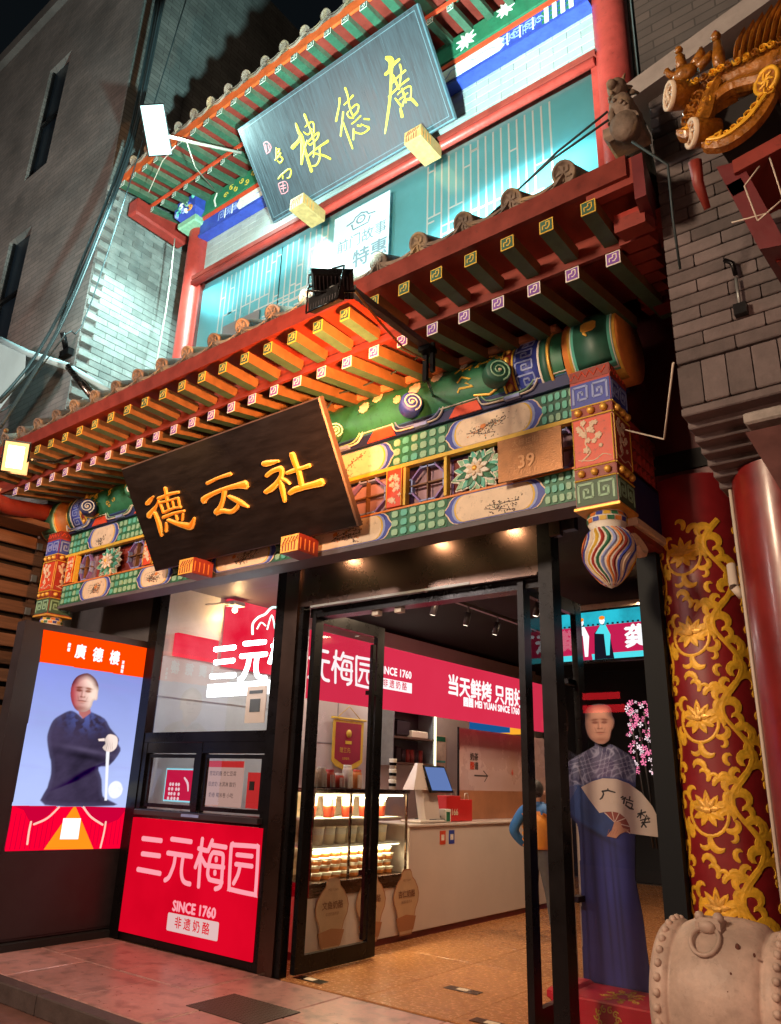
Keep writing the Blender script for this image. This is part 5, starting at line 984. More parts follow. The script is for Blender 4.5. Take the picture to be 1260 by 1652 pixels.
# glazed amber eave corner of the next shop
GE = thing('glazed_eave', (-.4, 3.0, 4.3), 'amber glazed tile roof corner with round end tiles and small rider figure at upper right', 'roof corner')
Zg = 4.42
d = MB()
d.tube([(-.70, 2.98, 4.60), (-.55, 3.0, 4.60), (-.35, 3.0, 4.56), (-.1, 3.0, 4.56)], [.045, .06, .07, .08], 'terracotta', 10)
d.tube([(-.65, 2.97, 4.50), (-.45, 2.98, 4.50), (-.2, 2.98, 4.44)], [.03, .045, .05], 'terracotta', 8)
fz0 = planeY(2.915)
for k in range(16): d.stroke(spiral(-.66+.036*k, 4.585-.001*k, .020, 1.4, k*1.3, .008, 10), fz0, 0, .014, 'goldy' if k % 3 else 'terracotta')
d.fbox((-.66, 2.95, 4.40), (.14, 0, .03), (0, .3, .1), (.05, 0, .12), 'terracotta')
d.build('ridge', GE)
fz = planeY(2.92)
d = MB()
for k in range(4): d.stroke(spiral(-.645+.018*k, 4.38+.035*k, .035, 1.6, k*2, .012, 12), fz, 0, .02, 'terracotta')
d.stroke(smooth_pts([(-.68, 4.33, .05), (-.64, 4.31, .07), (-.58, 4.36, .08), (-.54, 4.46, .07), (-.5, 4.52, .05)], 4), fz, -.02, .03, 'terracotta')
d.stroke(smooth_pts([(-.58, 4.20, .05), (-.50, 4.18, .075), (-.40, 4.22, .085), (-.32, 4.30, .07), (-.29, 4.38, .05)], 4), fz, -.02, .03, 'terracotta')
d.stroke(smooth_pts([(-.60, 4.25, .05), (-.62, 4.32, .06), (-.56, 4.42, .06), (-.46, 4.47, .06), (-.34, 4.44, .06)], 4), fz, -.03, .02, 'terracotta')
d.stroke(smooth_pts([(-.57, 4.205, .012), (-.50, 4.185, .018), (-.40, 4.225, .02), (-.32, 4.30, .016)], 4), fz, .03, .04, 'goldy')

for k in range(9): t_ = k/8; d.stroke(spiral(-.56+.26*t_, 4.195+.13*t_*t_, .026, 1.3, k*1.1, .010, 10), planeY(2.90), 0, .012, 'goldy')
for k in range(6): t_ = k/5; d.stroke(spiral(-.665+.14*t_, 4.32+.18*t_*t_, .022, 1.3, k*1.4, .009, 10), planeY(2.905), 0, .012, 'goldy')
d.fbox((-.56, 2.97, 4.26), (.26, 0, .03), (0, .3, .1), (0, 0, .14), 'black')  # black block put in as the shade of the hollow below the tiles
d.build('drip_tile', GE)
def rtile(x, y, z, ax, m='terracotta', r_=.052, face='terracotta', rim='terracotta'):
    d = MB(); ax = Vector(ax).normalized(); d.lathe([(0, 0), (0, r_*.75)], (x, y, z), ax, face, 18); d.lathe([(0, r_*.75), (-.006, r_*.8), (-.006, r_), (.012, r_)], (x, y, z), ax, rim, 18); d.lathe([(.012, r_), (.12, r_*.9), (.13, 0)], (x, y, z), ax, face, 18)
    S = Vector((0, 0, 1)).cross(ax).normalized()*-1; T = S.cross(ax)*-1; f = lambda s, t, h: tuple(Vector((x, y, z))+S*s+T*t-ax*h)
    for k in range(6): a = k*1.05; d.stroke([(0, 0, .01), (r_*.3*math.cos(a), r_*.3*math.sin(a), .014), (r_*.6*math.cos(a+.5), r_*.6*math.sin(a+.5), .008)], f, 0, .008, rim)
    d.build('round_tile', GE)
rtile(-.71, 2.90, 4.56, (.80, .6, .05), r_=.066, rim='cream'); rtile(-.635, 2.90, 4.29, (.80, .6, .05), r_=.066, rim='cream'); rtile(-.31, 2.90, 4.385, (.45, .88, .05), r_=.062, rim='goldy'); rtile(-.56, 2.95, 4.44, (.8, .6, .1), r_=.045)
d = MB()   # immortal riding a hen
d.ball((-.645, 2.97, 4.72), .045, 'terracotta', 7, (1.3, .8, .9)); d.tube([(-.69, 2.97, 4.73), (-.715, 2.96, 4.76), (-.72, 2.955, 4.78)], [.022, .016, .014], 'terracotta', 7); d.tube([(-.72, 2.955, 4.775), (-.735, 2.95, 4.765)], [.010, .002], 'terracotta', 5)
d.tube([(-.60, 2.98, 4.74), (-.565, 2.985, 4.80), (-.56, 2.985, 4.84)], [.03, .024, .008], 'terracotta', 7); d.tube([(-.59, 2.98, 4.72), (-.53, 2.985, 4.76), (-.52, 2.985, 4.79)], [.025, .02, .006], 'terracotta', 7)
d.tube([(-.655, 2.97, 4.75), (-.655, 2.97, 4.83), (-.655, 2.97, 4.85)], [.028, .024, .012], 'terracotta', 8); d.ball((-.657, 2.968, 4.875), .020, 'terracotta', 6)
d.tube([(-.66, 2.97, 4.68), (-.66, 2.97, 4.62)], [.02, .014], 'terracotta', 6); d.build('rider_figure', GE)
d = MB(); d.tube([(-.49, 2.97, 4.63), (-.49, 2.97, 4.72), (-.485, 2.97, 4.80)], [.026, .03, .02], 'terracotta', 8); d.ball((-.487, 2.965, 4.835), .024, 'terracotta', 6); d.tube([(-.505, 2.95, 4.64), (-.505, 2.95, 4.56)], [.010, .010], 'terracotta', 5); d.ball((-.487, 2.965, 4.86), .012, 'redbrown', 4); d.build('standing_figure', GE)
d = MB()
for k in range(9): d.stroke(smooth_pts([(-.42+.03*k, 4.62, .012), (-.40+.035*k, 4.70+.01*k, .018), (-.36+.04*k, 4.76+.015*k, .006)], 3), planeY(2.95), 0, .03, 'terracotta')
d.fbox((-.42, 2.98, 4.6), (.4, 0, .14), (0, .15, 0), (0, 0, .10), 'terracotta'); d.build('ridge_wing', GE)
d = MB(); d.tube([(-.655, 3.0, 4.22), (-.66, 3.03, 4.12), (-.65, 3.1, 4.02)], [.03, .025, .015], 'redbrown', 7); d.fbox((-.57, 3.0, 4.14), (.10, 0, -.02), (0, .5, .1), (.12, 0, -.5), 'reddark'); d.fbox((-.50, 2.98, 4.12), (.4, 0, .06), (0, .5, .1), (0, 0, -.07), 'redbrown')
for k in range(5): d.fbox((-.54+.035*k, 3.0+.05*k, 4.02-.10*k), (.06, 0, .01), (0, .3, .1), (.02, 0, -.07), 'redbrown')
d.build('corner_beam', GE)
d = MB()
for a_, b_ in (((-.47, 3.0, 3.98), (-.44, 3.0, 3.78)), ((-.36, 3.0, 4.10), (-.33, 3.0, 3.80)), ((-.47, 3.0, 3.98), (-.40, 3.0, 4.05)), ((-.44, 3.0, 3.78), (-.30, 3.0, 3.86)), ((-.54, 3.0, 3.82), (-.40, 3.0, 3.80))): d.tube([a_, b_], .004, 'cablew', 5)
d.build('lantern_frame', GE)
# ================================================================ PLAQUES
def plaque(name, O, T, w, h, th, m, edge, label, strokes, sm, hh, ws=1.0, cuts=(), seals=None):
    T = Vector(T); S = Vector((1, 0, 0)); N = S.cross(T); O = Vector(O); f = planeO(O, S, T)
    t = thing(name, tuple(O+S*w/2), label, 'plaque')
    d = MB(); c = .012
    V = [f(0, 0, -th), f(w, 0, -th), f(w, h, -th), f(0, h, -th), f(0, 0, -c), f(w, 0, -c), f(w, h, -c), f(0, h, -c), f(c, c, 0), f(w-c, c, 0), f(w-c, h-c, 0), f(c, h-c, 0)]
    d.add(V, [(3, 2, 1, 0), (0, 1, 5, 4), (1, 2, 6, 5), (2, 3, 7, 6), (3, 0, 4, 7)], edge); d.add(V, [(4, 5, 9, 8), (5, 6, 10, 9), (6, 7, 11, 10), (7, 4, 8, 11)], edge); d.add(V, [(8, 9, 10, 11)], m)
    d.build('board', t)
    for a_, b_ in cuts:
        d = MB()
        for s_ in strokes[a_:b_]:
            d.stroke(smooth_pts(s_, 4), f, 0.0005, hh, sm, ws=ws)
            if sm == 'goldbright': d.stroke(smooth_pts(s_, 4), f, hh*.75, hh+.003, 'goldcore', ws=ws*.55)
        d.build('gilt_character', t)
    if seals:
        d = MB()
        for s_ in seals: d.stroke(smooth_pts([(a, b_, max(.014, c_)) for a, b_, c_ in s_], 2), f, .0005, .003, 'sealred')
        d.build('seal', t)
    return t, f
M['sealred'] = mat('faded_seal_red', (.42, .14, .16), .6, var=.3, scale=30)
M['goldbright'] = mat('bright_gilding', (.90, .58, .16), .34, .25, var=.15, scale=30); M['goldcore'] = mat('deep_orange_gilding', (.74, .27, .015), .4, .15, var=.15, scale=30)
M['goldpale'] = mat('pale_gilding', (.62, .46, .03), .45, .0, var=.15, scale=30)
M['edgewood'] = mat('plaque_edge_wood', (.085, .05, .04), .5, var=.2)
M['edgeblue'] = mat('weathered_plaque_edge', (.09, .15, .18), .4, var=.2); M['streak'] = mat('rain_streak_grey', (.05, .075, .09), .5, var=.3)
PL, fL = plaque('name_plaque', (-6.09, 4.15, 3.30), (0, -.51304, .85836), 2.51, 1.0136, .06, 'lacquer', 'edgewood', 'black lacquer plaque with three gold characters leaning out below the lower eave', DATA['de'], 'goldbright', .022, .92, ((0, 16), (16, 21), (21, 28)))
PU, fU = plaque('name_plaque', (-6.08, 5.15, 8.01), (0, -.60552, .79583), 2.70, 1.157, .07, 'slate', 'edgeblue', 'weathered slate blue plaque with three thin gold characters under the upper eave', DATA['guang'], 'goldpale', .010, 1.05, ((0, 12), (12, 24), (24, 36), (36, 41), (41, 60)), seals=DATA['seal'])
d = MB()   # pale incised border and rain streaks on the upper board
q = random.Random(8)
for a, b_ in (((.05, .05), (2.65, .05)), ((2.65, .05), (2.65, 1.11)), ((2.65, 1.11), (.05, 1.11)), ((.05, 1.11), (.05, .05))): d.stroke([(a[0], a[1], .006), (b_[0], b_[1], .006)], fU, .0, .0006, 'edgeblue', rnd=False, ridge=False)
for k in range(120):
    x = q.betavariate(.8, 1.2)*2.62+.04; y0 = q.uniform(.15, 1.12); L_ = q.uniform(.05, .45)
    d.stroke([(x, y0, q.uniform(.0015, .004)), (x+q.uniform(-.01, .01), max(.04, y0-L_), .0015)], fU, .0002, .0012, 'streak', rnd=False, ridge=False)
d = d.build('rain_streak', PU); tag(d, kind='stuff')
def bracket(x, y, z, label, sz=.2, dep=.22, face='gold'):
    t = MB(); w = sz
    t.box((x, y, z), (x+w, y+dep, z+w*.72), 'redbrown' if face == 'gold' else 'brgold', ch=.004); f = planeY(y)
    t.poly([(x+.004, z+.004), (x+w-.004, z+.004), (x+w-.004, z+w*.72-.004), (x+.004, z+w*.72-.004)], f, 0, .003, face)
    for k in range(5):
        u = x+.03+.032*k; t.stroke([(u, z+.015, .009), (u, z+w*.4-.0*k, .009), (u+.03, z+w*.62, .009)], f, .003, .007, 'redbrown', rnd=False, ridge=False)
    t.stroke([(x+.01, z+w*.3, .008), (x+w-.01, z+w*.5, .008)], f, .003, .008, face, rnd=False); fx = planeX(x+w)
    for k in range(4): t.stroke([(y+.02+.05*k, z+.02, .01), (y+.02+.05*k, z+w*.55, .01)], fx, .0, .004, 'orange', rnd=False, ridge=False)
    return tag(t.build('plaque_bracket'), label, 'bracket', 'plaque brackets')
bracket(-5.55, 4.02, 3.16, 'carved gilt bracket under the left part of the black plaque'); bracket(-4.27, 4.02, 3.16, 'carved gilt bracket under the right part of the black plaque')
M['brgold'] = mat('pale_carved_gold', (.40, .24, .09), .5, .1, var=.3, scale=20)
bracket(-5.62, 5.0, 7.86, 'pale carved bracket under the left part of the slate blue plaque', .22, .38, 'brgold'); bracket(-3.92, 5.0, 7.86, 'pale carved bracket under the right part of the slate blue plaque', .22, .38, 'brgold')
# number plate
np_ = thing('number_plate', (-2.16, 4.2, 3.41), 'bronze plate with raised number 39 on the painted beam', 'number plate')
d = MB(); d.box((-2.40, 4.20, 3.41), (-1.93, 4.215, 3.72), 'bronze', ch=.003); d.box((-2.38, 4.215, 3.45), (-2.34, 4.35, 3.5), 'bronze'); d.build('plate', np_)
f = planeY(4.199)
text_mesh('raised_number', '39', .13, M['bronzelt'], lambda s, t, h: f(s-2.185, t+3.52, h+.004), np_, bold=.002, sx=1.0)
text_mesh('raised_lettering', '大栅栏街', .05, M['bronzelt'], lambda s, t, h: f(s-2.19, t+3.665, h+.002), np_); text_mesh('raised_lettering', 'DASHILAN JIE', .028, M['bronzelt'], lambda s, t, h: f(s-2.22, t+3.62, h+.002), np_)
# ================================================================ FLOODLIGHTS
M['ledcool'] = emis('lit_led_panel_cool', (.80, 1.0, .97), 38); M['ledwarm'] = emis('lit_led_panel_warm', (1.0, .80, .52), 9); M['ledrim'] = emis('lit_led_rim', (1, .5, .18), 2.2)
M['coolrim'] = emis('lit_reflector_cool', (.55, .95, .9), 3)
def flood(t, c, nrm, w, h, mface, parts=True, up=(0, 0, 1), rim='coolrim'):
    N = Vector(nrm).normalized(); S = Vector(up).cross(N).normalized(); T = N.cross(S); f = planeO(Vector(c)-S*w/2-T*h/2, S, T)
    d = MB(); V = [f(0, 0, 0), f(w, 0, 0), f(w, h, 0), f(0, h, 0), f(.02, .02, -.05), f(w-.02, .02, -.05), f(w-.02, h-.02, -.05), f(.02, h-.02, -.05)]
    d.add(V, [(4, 7, 6, 5), (0, 4, 5, 1), (1, 5, 6, 2), (2, 6, 7, 3), (3, 7, 4, 0)], 'blackmetal')
    d.add([f(0, 0, 0), f(w, 0, 0), f(w, h, 0), f(0, h, 0), f(.015, .015, .004), f(w-.015, .015, .004), f(w-.015, h-.015, .004), f(.015, h-.015, .004)], [(0, 1, 5, 4), (1, 2, 6, 5), (2, 3, 7, 6), (3, 0, 4, 7)], 'blackmetal')
    for k in range(9): d.fbox(f(.03+(w-.07)*k/8, .03, -.05), tuple(S*.006), tuple(T*(h-.06)), tuple(-N*.03), 'darkplastic')
    d.build('housing', t)
    d = MB(); d.add([f(.015, .015, .003), f(w-.015, .015, .003), f(w-.015, h-.015, .003), f(.015, h-.015, .003)], [(0, 1, 2, 3)], rim); d.build('reflector_rim', t)
    d = MB(); e = .045; d.add([f(e, e, .005), f(w-e, e, .005), f(w-e, h-e, .005), f(e, h-e, .005)], [(0, 1, 2, 3)], mface); d.build('led_panel', t)
    d = MB(); d.tube([f(-.012, h*.5, -.025), f(-.012, h*.5, -.12), f(w/2, h*.5, -.14), f(w+.012, h*.5, -.12), f(w+.012, h*.5, -.025)], .008, 'blackmetal', 6); d.build('yoke', t)
    return f
t = thing('floodlight', (-6.9, 4.0, 8.95), 'blazing cool white floodlight on an arm at the left end of the upper eave', 'floodlight', 'floodlights')
c0 = Vector((-6.945, 3.9, 8.98)); toc = (Vector((0, 0, 1.5))-c0).normalized()
flood(t, c0, (toc.x*.9+.05, toc.y-.1, toc.z*.9-.1), .30, .58, 'ledcool', up=(-.28, 0, 1))
d = MB(); d.tube([(-6.85, 4.03, 8.93), (-6.72, 4.25, 8.95), (-6.55, 4.9, 9.2)], .02, 'cablew', 8); d.build('arm', t)
d = MB(); d.tube([tuple(v) for v in DATA['wire2']], .007, 'cablew', 6); d.build('cable', t)
d = MB(); d.tube([tuple(v) for v in DATA['wire1']], .006, 'cablew', 6); d.build('cable', t)
t = thing('floodlight', (-2.9, 3.0, 4.4), 'black floodlight in a metal cage on a brown arm above the painted beam', 'floodlight', 'floodlights')
f = flood(t, (-2.90, 3.0, 4.50), (-.45, .60, 1.15), .27, .20, 'ledcool')
d = MB(); d.fbox((-3.03, 2.93, 4.30), (.25, .0, .0), (0, .06, .02), (0, -.01, .10), 'blackmetal')
for k in range(10): d.fbox((-3.01+.023*k, 2.925, 4.31), (.006, 0, 0), (0, .02, 0), (0, 0, .08), 'darkplastic')
d.box((-2.99, 2.97, 4.40), (-2.82, 3.06, 4.47), 'darkplastic', ch=.01); d.ball((-2.86, 2.97, 4.42), .03, 'grey', 5); d.build('driver_box', t)
d = MB()
for a_, b_ in (((-3.05, 2.93, 4.30), (-3.06, 2.94, 4.60)), ((-2.78, 2.93, 4.30), (-2.77, 2.96, 4.56)), ((-3.06, 2.94, 4.60), (-2.77, 2.96, 4.56)), ((-3.05, 2.93, 4.30), (-2.78, 2.93, 4.30)), ((-3.06, 2.94, 4.60), (-2.9, 3.1, 4.62)), ((-3.05, 2.94, 4.50), (-2.85, 3.05, 4.60))): d.tube([a_, b_], .006, 'blackmetal', 6)
d.build('cage', t)
d = MB(); d.fbox((-2.925, 2.98, 4.53), (.05, 0, 0), (0, 1.08, .01), (0, 0, .05), 'edgewood'); d.fbox((-2.93, 4.04, 4.28), (.035, 0, 0), (0, .03, 0), (0, 0, .32), 'blackmetal'); d.fbox((-2.865, 4.04, 4.34), (.03, 0, 0), (0, .03, 0), (0, 0, .24), 'blackmetal'); d.box((-2.93, 3.98, 4.50), (-2.835, 4.09, 4.54), 'blackmetal'); d.build('arm', t)
d = MB(); d.tube([(-2.82, 3.1, 4.50), (-2.80, 3.35, 4.38), (-2.85, 3.7, 4.36), (-2.88, 4.0, 4.42)], .008, 'orange', 6); d.build('cable', t)
d = MB(); d.tube([(-2.91, 4.06, 4.33), (-3.40, 4.85, 4.66)], .014, 'blackmetal', 8); d.build('wall_stay', t)
t.location = (-2.506, 2.592, 4.006); t.scale = (.864, .864, .864)
t = thing('floodlight', (-5.93, 2.6, 3.9), 'glowing warm white floodlight at the left edge below the lower eave', 'floodlight', 'floodlights')
flood(t, (-5.93, 2.6, 3.88), (.75, -.85, -.35), .22, .27, 'ledwarm', up=(.12, 0, 1), rim='ledrim')
d = MB(); d.tube([(-6.0, 2.68, 3.92), (-6.3, 3.1, 4.1), (-6.35, 3.3, 4.25)], .014, 'blackmetal', 8); d.build('arm', t)
# overhead cables
for k, nm in enumerate(('cab1', 'cab2', 'cab3', 'cab4')):
    for j in range(2 if k < 3 else 1):
        pts = smooth_pts([(v[0]+.05*j, v[2]+.02*j, v[1]) for v in DATA[nm]], 4); d = MB(); d.tube([(p[0], p[2], p[1]) for p in pts], (.022, .016, .018, .008)[k]*(1-.4*j), 'cable', 6)
        tag(d.build('cable'), ('thick', 'medium', 'slack', 'very thin')[k]+(' main' if j == 0 else ' twin')+' dark overhead cable in the bundle sweeping down past the left tower', 'cable', 'overhead cables')
for k, pts in enumerate(([(-1.12, 3.24, 4.96), (-1.5, 3.3, 4.94), (-2.1, 3.5, 4.92), (-2.8, 3.6, 4.90)], [(-1.12, 3.24, 5.02), (-1.45, 3.3, 4.98), (-2.0, 3.5, 4.95), (-2.6, 3.6, 4.92)])):
    d = MB(); d.tube(pts, .007, 'cable', 5); tag(d.build('cable'), ('lower', 'upper')[k]+' of two thin black cables lying along the tiles near the roof beast', 'cable', 'roof cables')
d = MB(); d.tube([(-.93, 3.0, 4.50), (-.80, 3.1, 4.36), (-.83, 3.2, 4.1), (-.85, 3.3, 3.9)], .007, 'cable', 5); d.tube([(-1.0, 3.55, 3.55), (-1.25, 4.1, 3.40), (-1.55, 4.3, 3.62)], .006, 'cablew', 5); tag(d.build('cable'), 'loose thin cable hanging between the brick pier and the carved post', 'cable')
d = MB(); d.tube([tuple(v) for v in DATA['wire3']], .009, 'cablew', 5); tag(d.build('cable'), 'pale cable hanging down beside the left upper column', 'cable')
d = MB(); d.tube([(-3.98, 4.05, 4.12), (-3.9, 4.03, 4.3), (-3.75, 4.02, 4.42), (-3.55, 4.02, 4.40), (-3.2, 4.05, 4.45), (-2.95, 4.06, 4.52)], .007, 'cable', 5); d.tube([(-3.95, 4.05, 4.10), (-4.02, 4.04, 4.2), (-3.9, 4.03, 4.33)], .007, 'cable', 5); tag(d.build('cable'), 'dark cable looping across the painted purlin beside the black plaque', 'cable')
# awning frame at the left
A = [Vector(v) for v in DATA['awn']]
t = thing('awning', tuple(A[3]), 'pale awning with white frame bars over the tiles at far left', 'awning')
d = MB(); d.tube([A[0], A[1], A[2]], .045, 'canvas', 8); d.tube([A[2], A[3]], .05, 'steel', 8); d.tube([A[2], A[4]], .035, 'canvas', 8); d.tube([A[3], A[4]], .03, 'canvas', 8); d.build('frame', t)
d = MB(); d.add([A[0], A[1]-Vector((0, .02, .03)), A[1]+Vector((.05, 0, -.35)), A[6], A[6]+Vector((-.6, 0, -.4)), A[0]+Vector((-.6, 0, 0))], [(0, 1, 2, 3, 4, 5)], 'canvas'); d.build('canvas', t); d = MB(); d.add([A[2], A[4], A[4]+Vector((-.35, .3, .02))], [(0, 1, 2)], 'canvas'); d.build('canvas', t)
# ================================================================ ADVERTISING KIOSK
M['ledred'] = emis('screen_orange_red', (1.0, .055, .0), 1.25); M['scrbg'] = emis('screen_sky_blue', (.36, .42, .98), 1.0, scale=2.2, c2=(.24, .30, .78)); M['scrcurt'] = emis('screen_curtain_red', (1.0, .0, .035), 1.0)
M['scrdk'] = emis('screen_curtain_dark_red', (.62, .0, .04), 1.0); M['scror'] = emis('screen_orange', (1.0, .26, .01), 1.2); M['scrwhite'] = emis('screen_white', (.95, .97, 1), 1.25); M['scrrobe'] = emis('screen_robe', (.10, .075, .16), 1.0, scale=9, c2=(.15, .10, .14))
M['scrlogo'] = emis('screen_robe_embroidery', (.09, .12, .40), 1.0, scale=30, c2=(.06, .05, .15)); M['scrskin'] = emis('screen_skin', (1.0, .72, .60), 1.1); M['scrshade'] = emis('screen_skin_shade', (.78, .25, .24), 1.0); M['scrhair'] = emis('screen_hair', (.38, .20, .26), 1.0); M['scrmid'] = emis('screen_skin_mid', (.95, .50, .42), 1.0); M['scrhi'] = emis('screen_skin_light', (1, .86, .78), 1.15); M['scrink'] = emis('screen_ink', (.16, .06, .08), 1.0); M['scrpink'] = emis('screen_tassel', (1.0, .55, .45), 1.1)
KI = thing('advertising_kiosk', (-7.4, 4.42, 0), 'tall black advertising kiosk with lit portrait screen at the left of the entrance', 'kiosk')
K = DATA['K']; fK = planeX(-7.277)
d = MB(); d.box((-7.42, 3.60, .06), (-7.278, 5.10, 2.865), 'darkplastic', ch=.012); d.box((-7.5, 3.58, 0), (-7.2, 5.12, .06), 'black'); d.build('cabinet', KI)
d = MB(); d.box((-7.277, 3.62, .09), (-7.270, 5.08, .78), 'darkplastic', ch=.002); d.build('base_panel', KI)
fr = MB(); fr.box((-7.278, 3.60, 2.80), (-7.268, 5.10, 2.865), 'greyframe' if 'greyframe' in M else 'darkplastic'); fr.box((-7.278, 5.02, .8), (-7.268, 5.10, 2.80), 'steel'); fr.box((-7.278, 3.60, .8), (-7.268, 3.765, 2.8), 'darkplastic'); fr.build('bezel', KI)
d = MB(); h = .001
def kp(k, m, lv, extra=()):
    d.poly([tuple(p) for p in K[k]], fK, .0005+lv*.0006, .0009+lv*.0006, m)
kp('kbg', 'scrbg', 0); kp('kred', 'ledred', 0); kp('kcurt', 'scrcurt', 0)
d = d.build('screen', KI); SCR = d; d = MB()
import numpy as np
def sdist(poly, X, Y):
    n = len(poly); D2 = np.full(X.shape, 1e9); ins = np.zeros(X.shape, bool)
    for i in range(n):
        ax, ay = poly[i][0], poly[i][1]; bx, by = poly[(i+1) % n][0], poly[(i+1) % n][1]
        ex, ey = bx-ax, by-ay; l = ex*ex+ey*ey+1e-12; t = np.clip(((X-ax)*ex+(Y-ay)*ey)/l, 0, 1)
        D2 = np.minimum(D2, (X-ax-t*ex)**2+(Y-ay-t*ey)**2)
        c = ((ay > Y) != (by > Y)) & (X < (bx-ax)*(Y-ay)/((by-ay) or 1e-9)+ax); ins ^= c
    d = np.sqrt(D2); return np.where(ins, d, -d)
def mk(poly, X, Y, w): return np.clip(sdist(poly, X, Y)/w+.5, 0, 1)
def rnd_poly(poly, n=3):
    return [(p[0], p[1]) for p in smooth_pts([(a, b_, 0) for a, b_ in list(poly)+[poly[0]]], n)]
def gs(X, Y, cx, cy, rx, ry, rot=0):
    c, s_ = math.cos(rot), math.sin(rot); u = ((X-cx)*c+(Y-cy)*s_)/rx; v = (-(X-cx)*s_+(Y-cy)*c)/ry
    return np.exp(-(u*u+v*v))
def over(A, col, m): return A*(1-m[..., None])+np.array(col)*m[..., None]
def fbm(X, Y, sc, seed):
    r_ = np.random.RandomState(seed); o = np.zeros(X.shape); a = 1
    for k in range(5):
        for _ in range(3):
            th = r_.uniform(0, 6.28); ph = r_.uniform(0, 6.28); q_ = sc*(1.9**k)*r_.uniform(.7, 1.3); o += a*np.sin(q_*(X*math.cos(th)+Y*math.sin(th))+ph+1.3*np.sin(q_*.6*(X*math.sin(th)-Y*math.cos(th))+ph*2))
        a *= .6
    return o/6
def vec_mat(name, emit):
    m = bpy.data.materials.new(name); m.use_nodes = True; n = m.node_tree; L = n.links.new; at = n.nodes.new('ShaderNodeAttribute'); at.attribute_name = 'print'
    if emit:
        n.nodes.remove(n.nodes['Principled BSDF']); e = n.nodes.new('ShaderNodeEmission'); e.inputs[1].default_value = emit; L(at.outputs['Color'], e.inputs[0]); L(e.outputs[0], n.nodes['Material Output'].inputs[0])
    else:
        b_ = n.nodes['Principled BSDF']; b_.inputs['Roughness'].default_value = .45; L(at.outputs['Color'], b_.inputs['Base Color'])
    return m
def print_sheet(name, parent, f, x0, x1, y0, y1, nx, ny, paint, h, matl, clip=None):
    xs = np.linspace(x0, x1, nx+1); ys = np.linspace(y0, y1, ny+1); X, Y = np.meshgrid(xs, ys); A = np.clip(paint(X, Y), 0, 1)
    keep = None if clip is None else (sdist(clip, X, Y) > 0)
    V = [f(float(x), float(y), h) for y in ys for x in xs]; F = []
    for j_ in range(ny):
        for i_ in range(nx):
            a = j_*(nx+1)+i_
            if keep is not None and not (keep[j_, i_] or keep[j_+1, i_+1]): continue
            F.append((a, a+1, a+nx+2, a+nx+1))
    me = bpy.data.meshes.new(name); me.from_pydata(V, [], F); me.materials.append(matl)
    ca = me.color_attributes.new('print', 'FLOAT_COLOR', 'POINT'); ca.data.foreach_set('color', np.concatenate([A.reshape(-1, 3), np.ones(((nx+1)*(ny+1), 1))], 1).astype('f').ravel())
    o = bpy.data.objects.new(name, me); COL.objects.link(o); adopt(o, parent); return o
def face(A, X, Y, hp, cx, cz, u, dark, light, shade_left=True, aspect=1.0):
    """u = half face width; draws a soft round face with eyes, nose, mouth, ear and cropped hair"""
    x_0, x_1, y_0, y_1 = min(p[0] for p in hp), max(p[0] for p in hp), min(p[1] for p in hp), max(p[1] for p in hp); u = (x_1-x_0)/2*.86; cz = (y_0+y_1)/2-.02*u; cx = (x_0+x_1)/2+(-.10*u if shade_left else 0)
    m = mk(hp, X, Y, u*.03); sx = (X-cx)/u/aspect; sy = (Y-cz)/u
    lit = np.clip(.52+.62*sx+.12*sy, 0, 1) if shade_left else np.clip(.62-.16*sx+.06*sy, 0, 1)
    F = np.array(dark)*(1-lit[..., None])+np.array(light)*lit[..., None]
    g = lambda a, b_, c_, d_, r=0: gs(sx, sy, a, b_, c_, d_, r)
    F = F*(1+.20*g(.15, .85, .5, .35)[..., None]+.12*g(.48, -.15, .25, .25)[..., None]+.10*g(-.45, -.15, .22, .25)[..., None])
    dk = .40*g(-.36, .16, .24, .11)+.40*g(.40, .16, .24, .11)            # sockets
    dk += .75*g(-.38, .34, .27, .075, .10)+.75*g(.40, .34, .27, .075, -.10) # brows
    dk += .95*g(-.36, .12, .18, .065)+.95*g(.38, .12, .18, .065)          # eyes
    dk += .30*g(-.10, -.10, .06, .28)+.42*g(0.0, -.33, .20, .05)+.28*g(-.16, -.30, .06, .06)+.28*g(.17, -.30, .06, .06)
    dk += .22*g(-.34, -.42, .05, .20, .4)+.20*g(.38, -.42, .05, .20, -.4)
    dk += .85*g(.02, -.62, .32, .05)+.25*g(.02, -.76, .22, .06)+.35*g(0, -1.15, .7, .18)
    F = F*(1-np.clip(dk*1.75, 0, .97)[..., None]*np.array([.62, .80, .85]))
    F = over(F, (light[0], light[1]*.55, light[2]*.50), .45*g(.02, -.68, .24, .05))
    F = F*(1+.22*g(.05, -.12, .06, .22)[..., None])
    sd_ = sdist(hp, X, Y); edge = np.clip(1.25-sd_/(u*.42), 0, 1)*np.clip((sy-.25)/.4, 0, 1)
    F = over(F, (dark[0]*.30, dark[1]*.32, dark[2]*.45), edge*.85)
    F = F*(1-.35*np.clip(1-sd_/(u*.22), 0, 1)[..., None])
    return A*(1-m[..., None])+F*m[..., None]
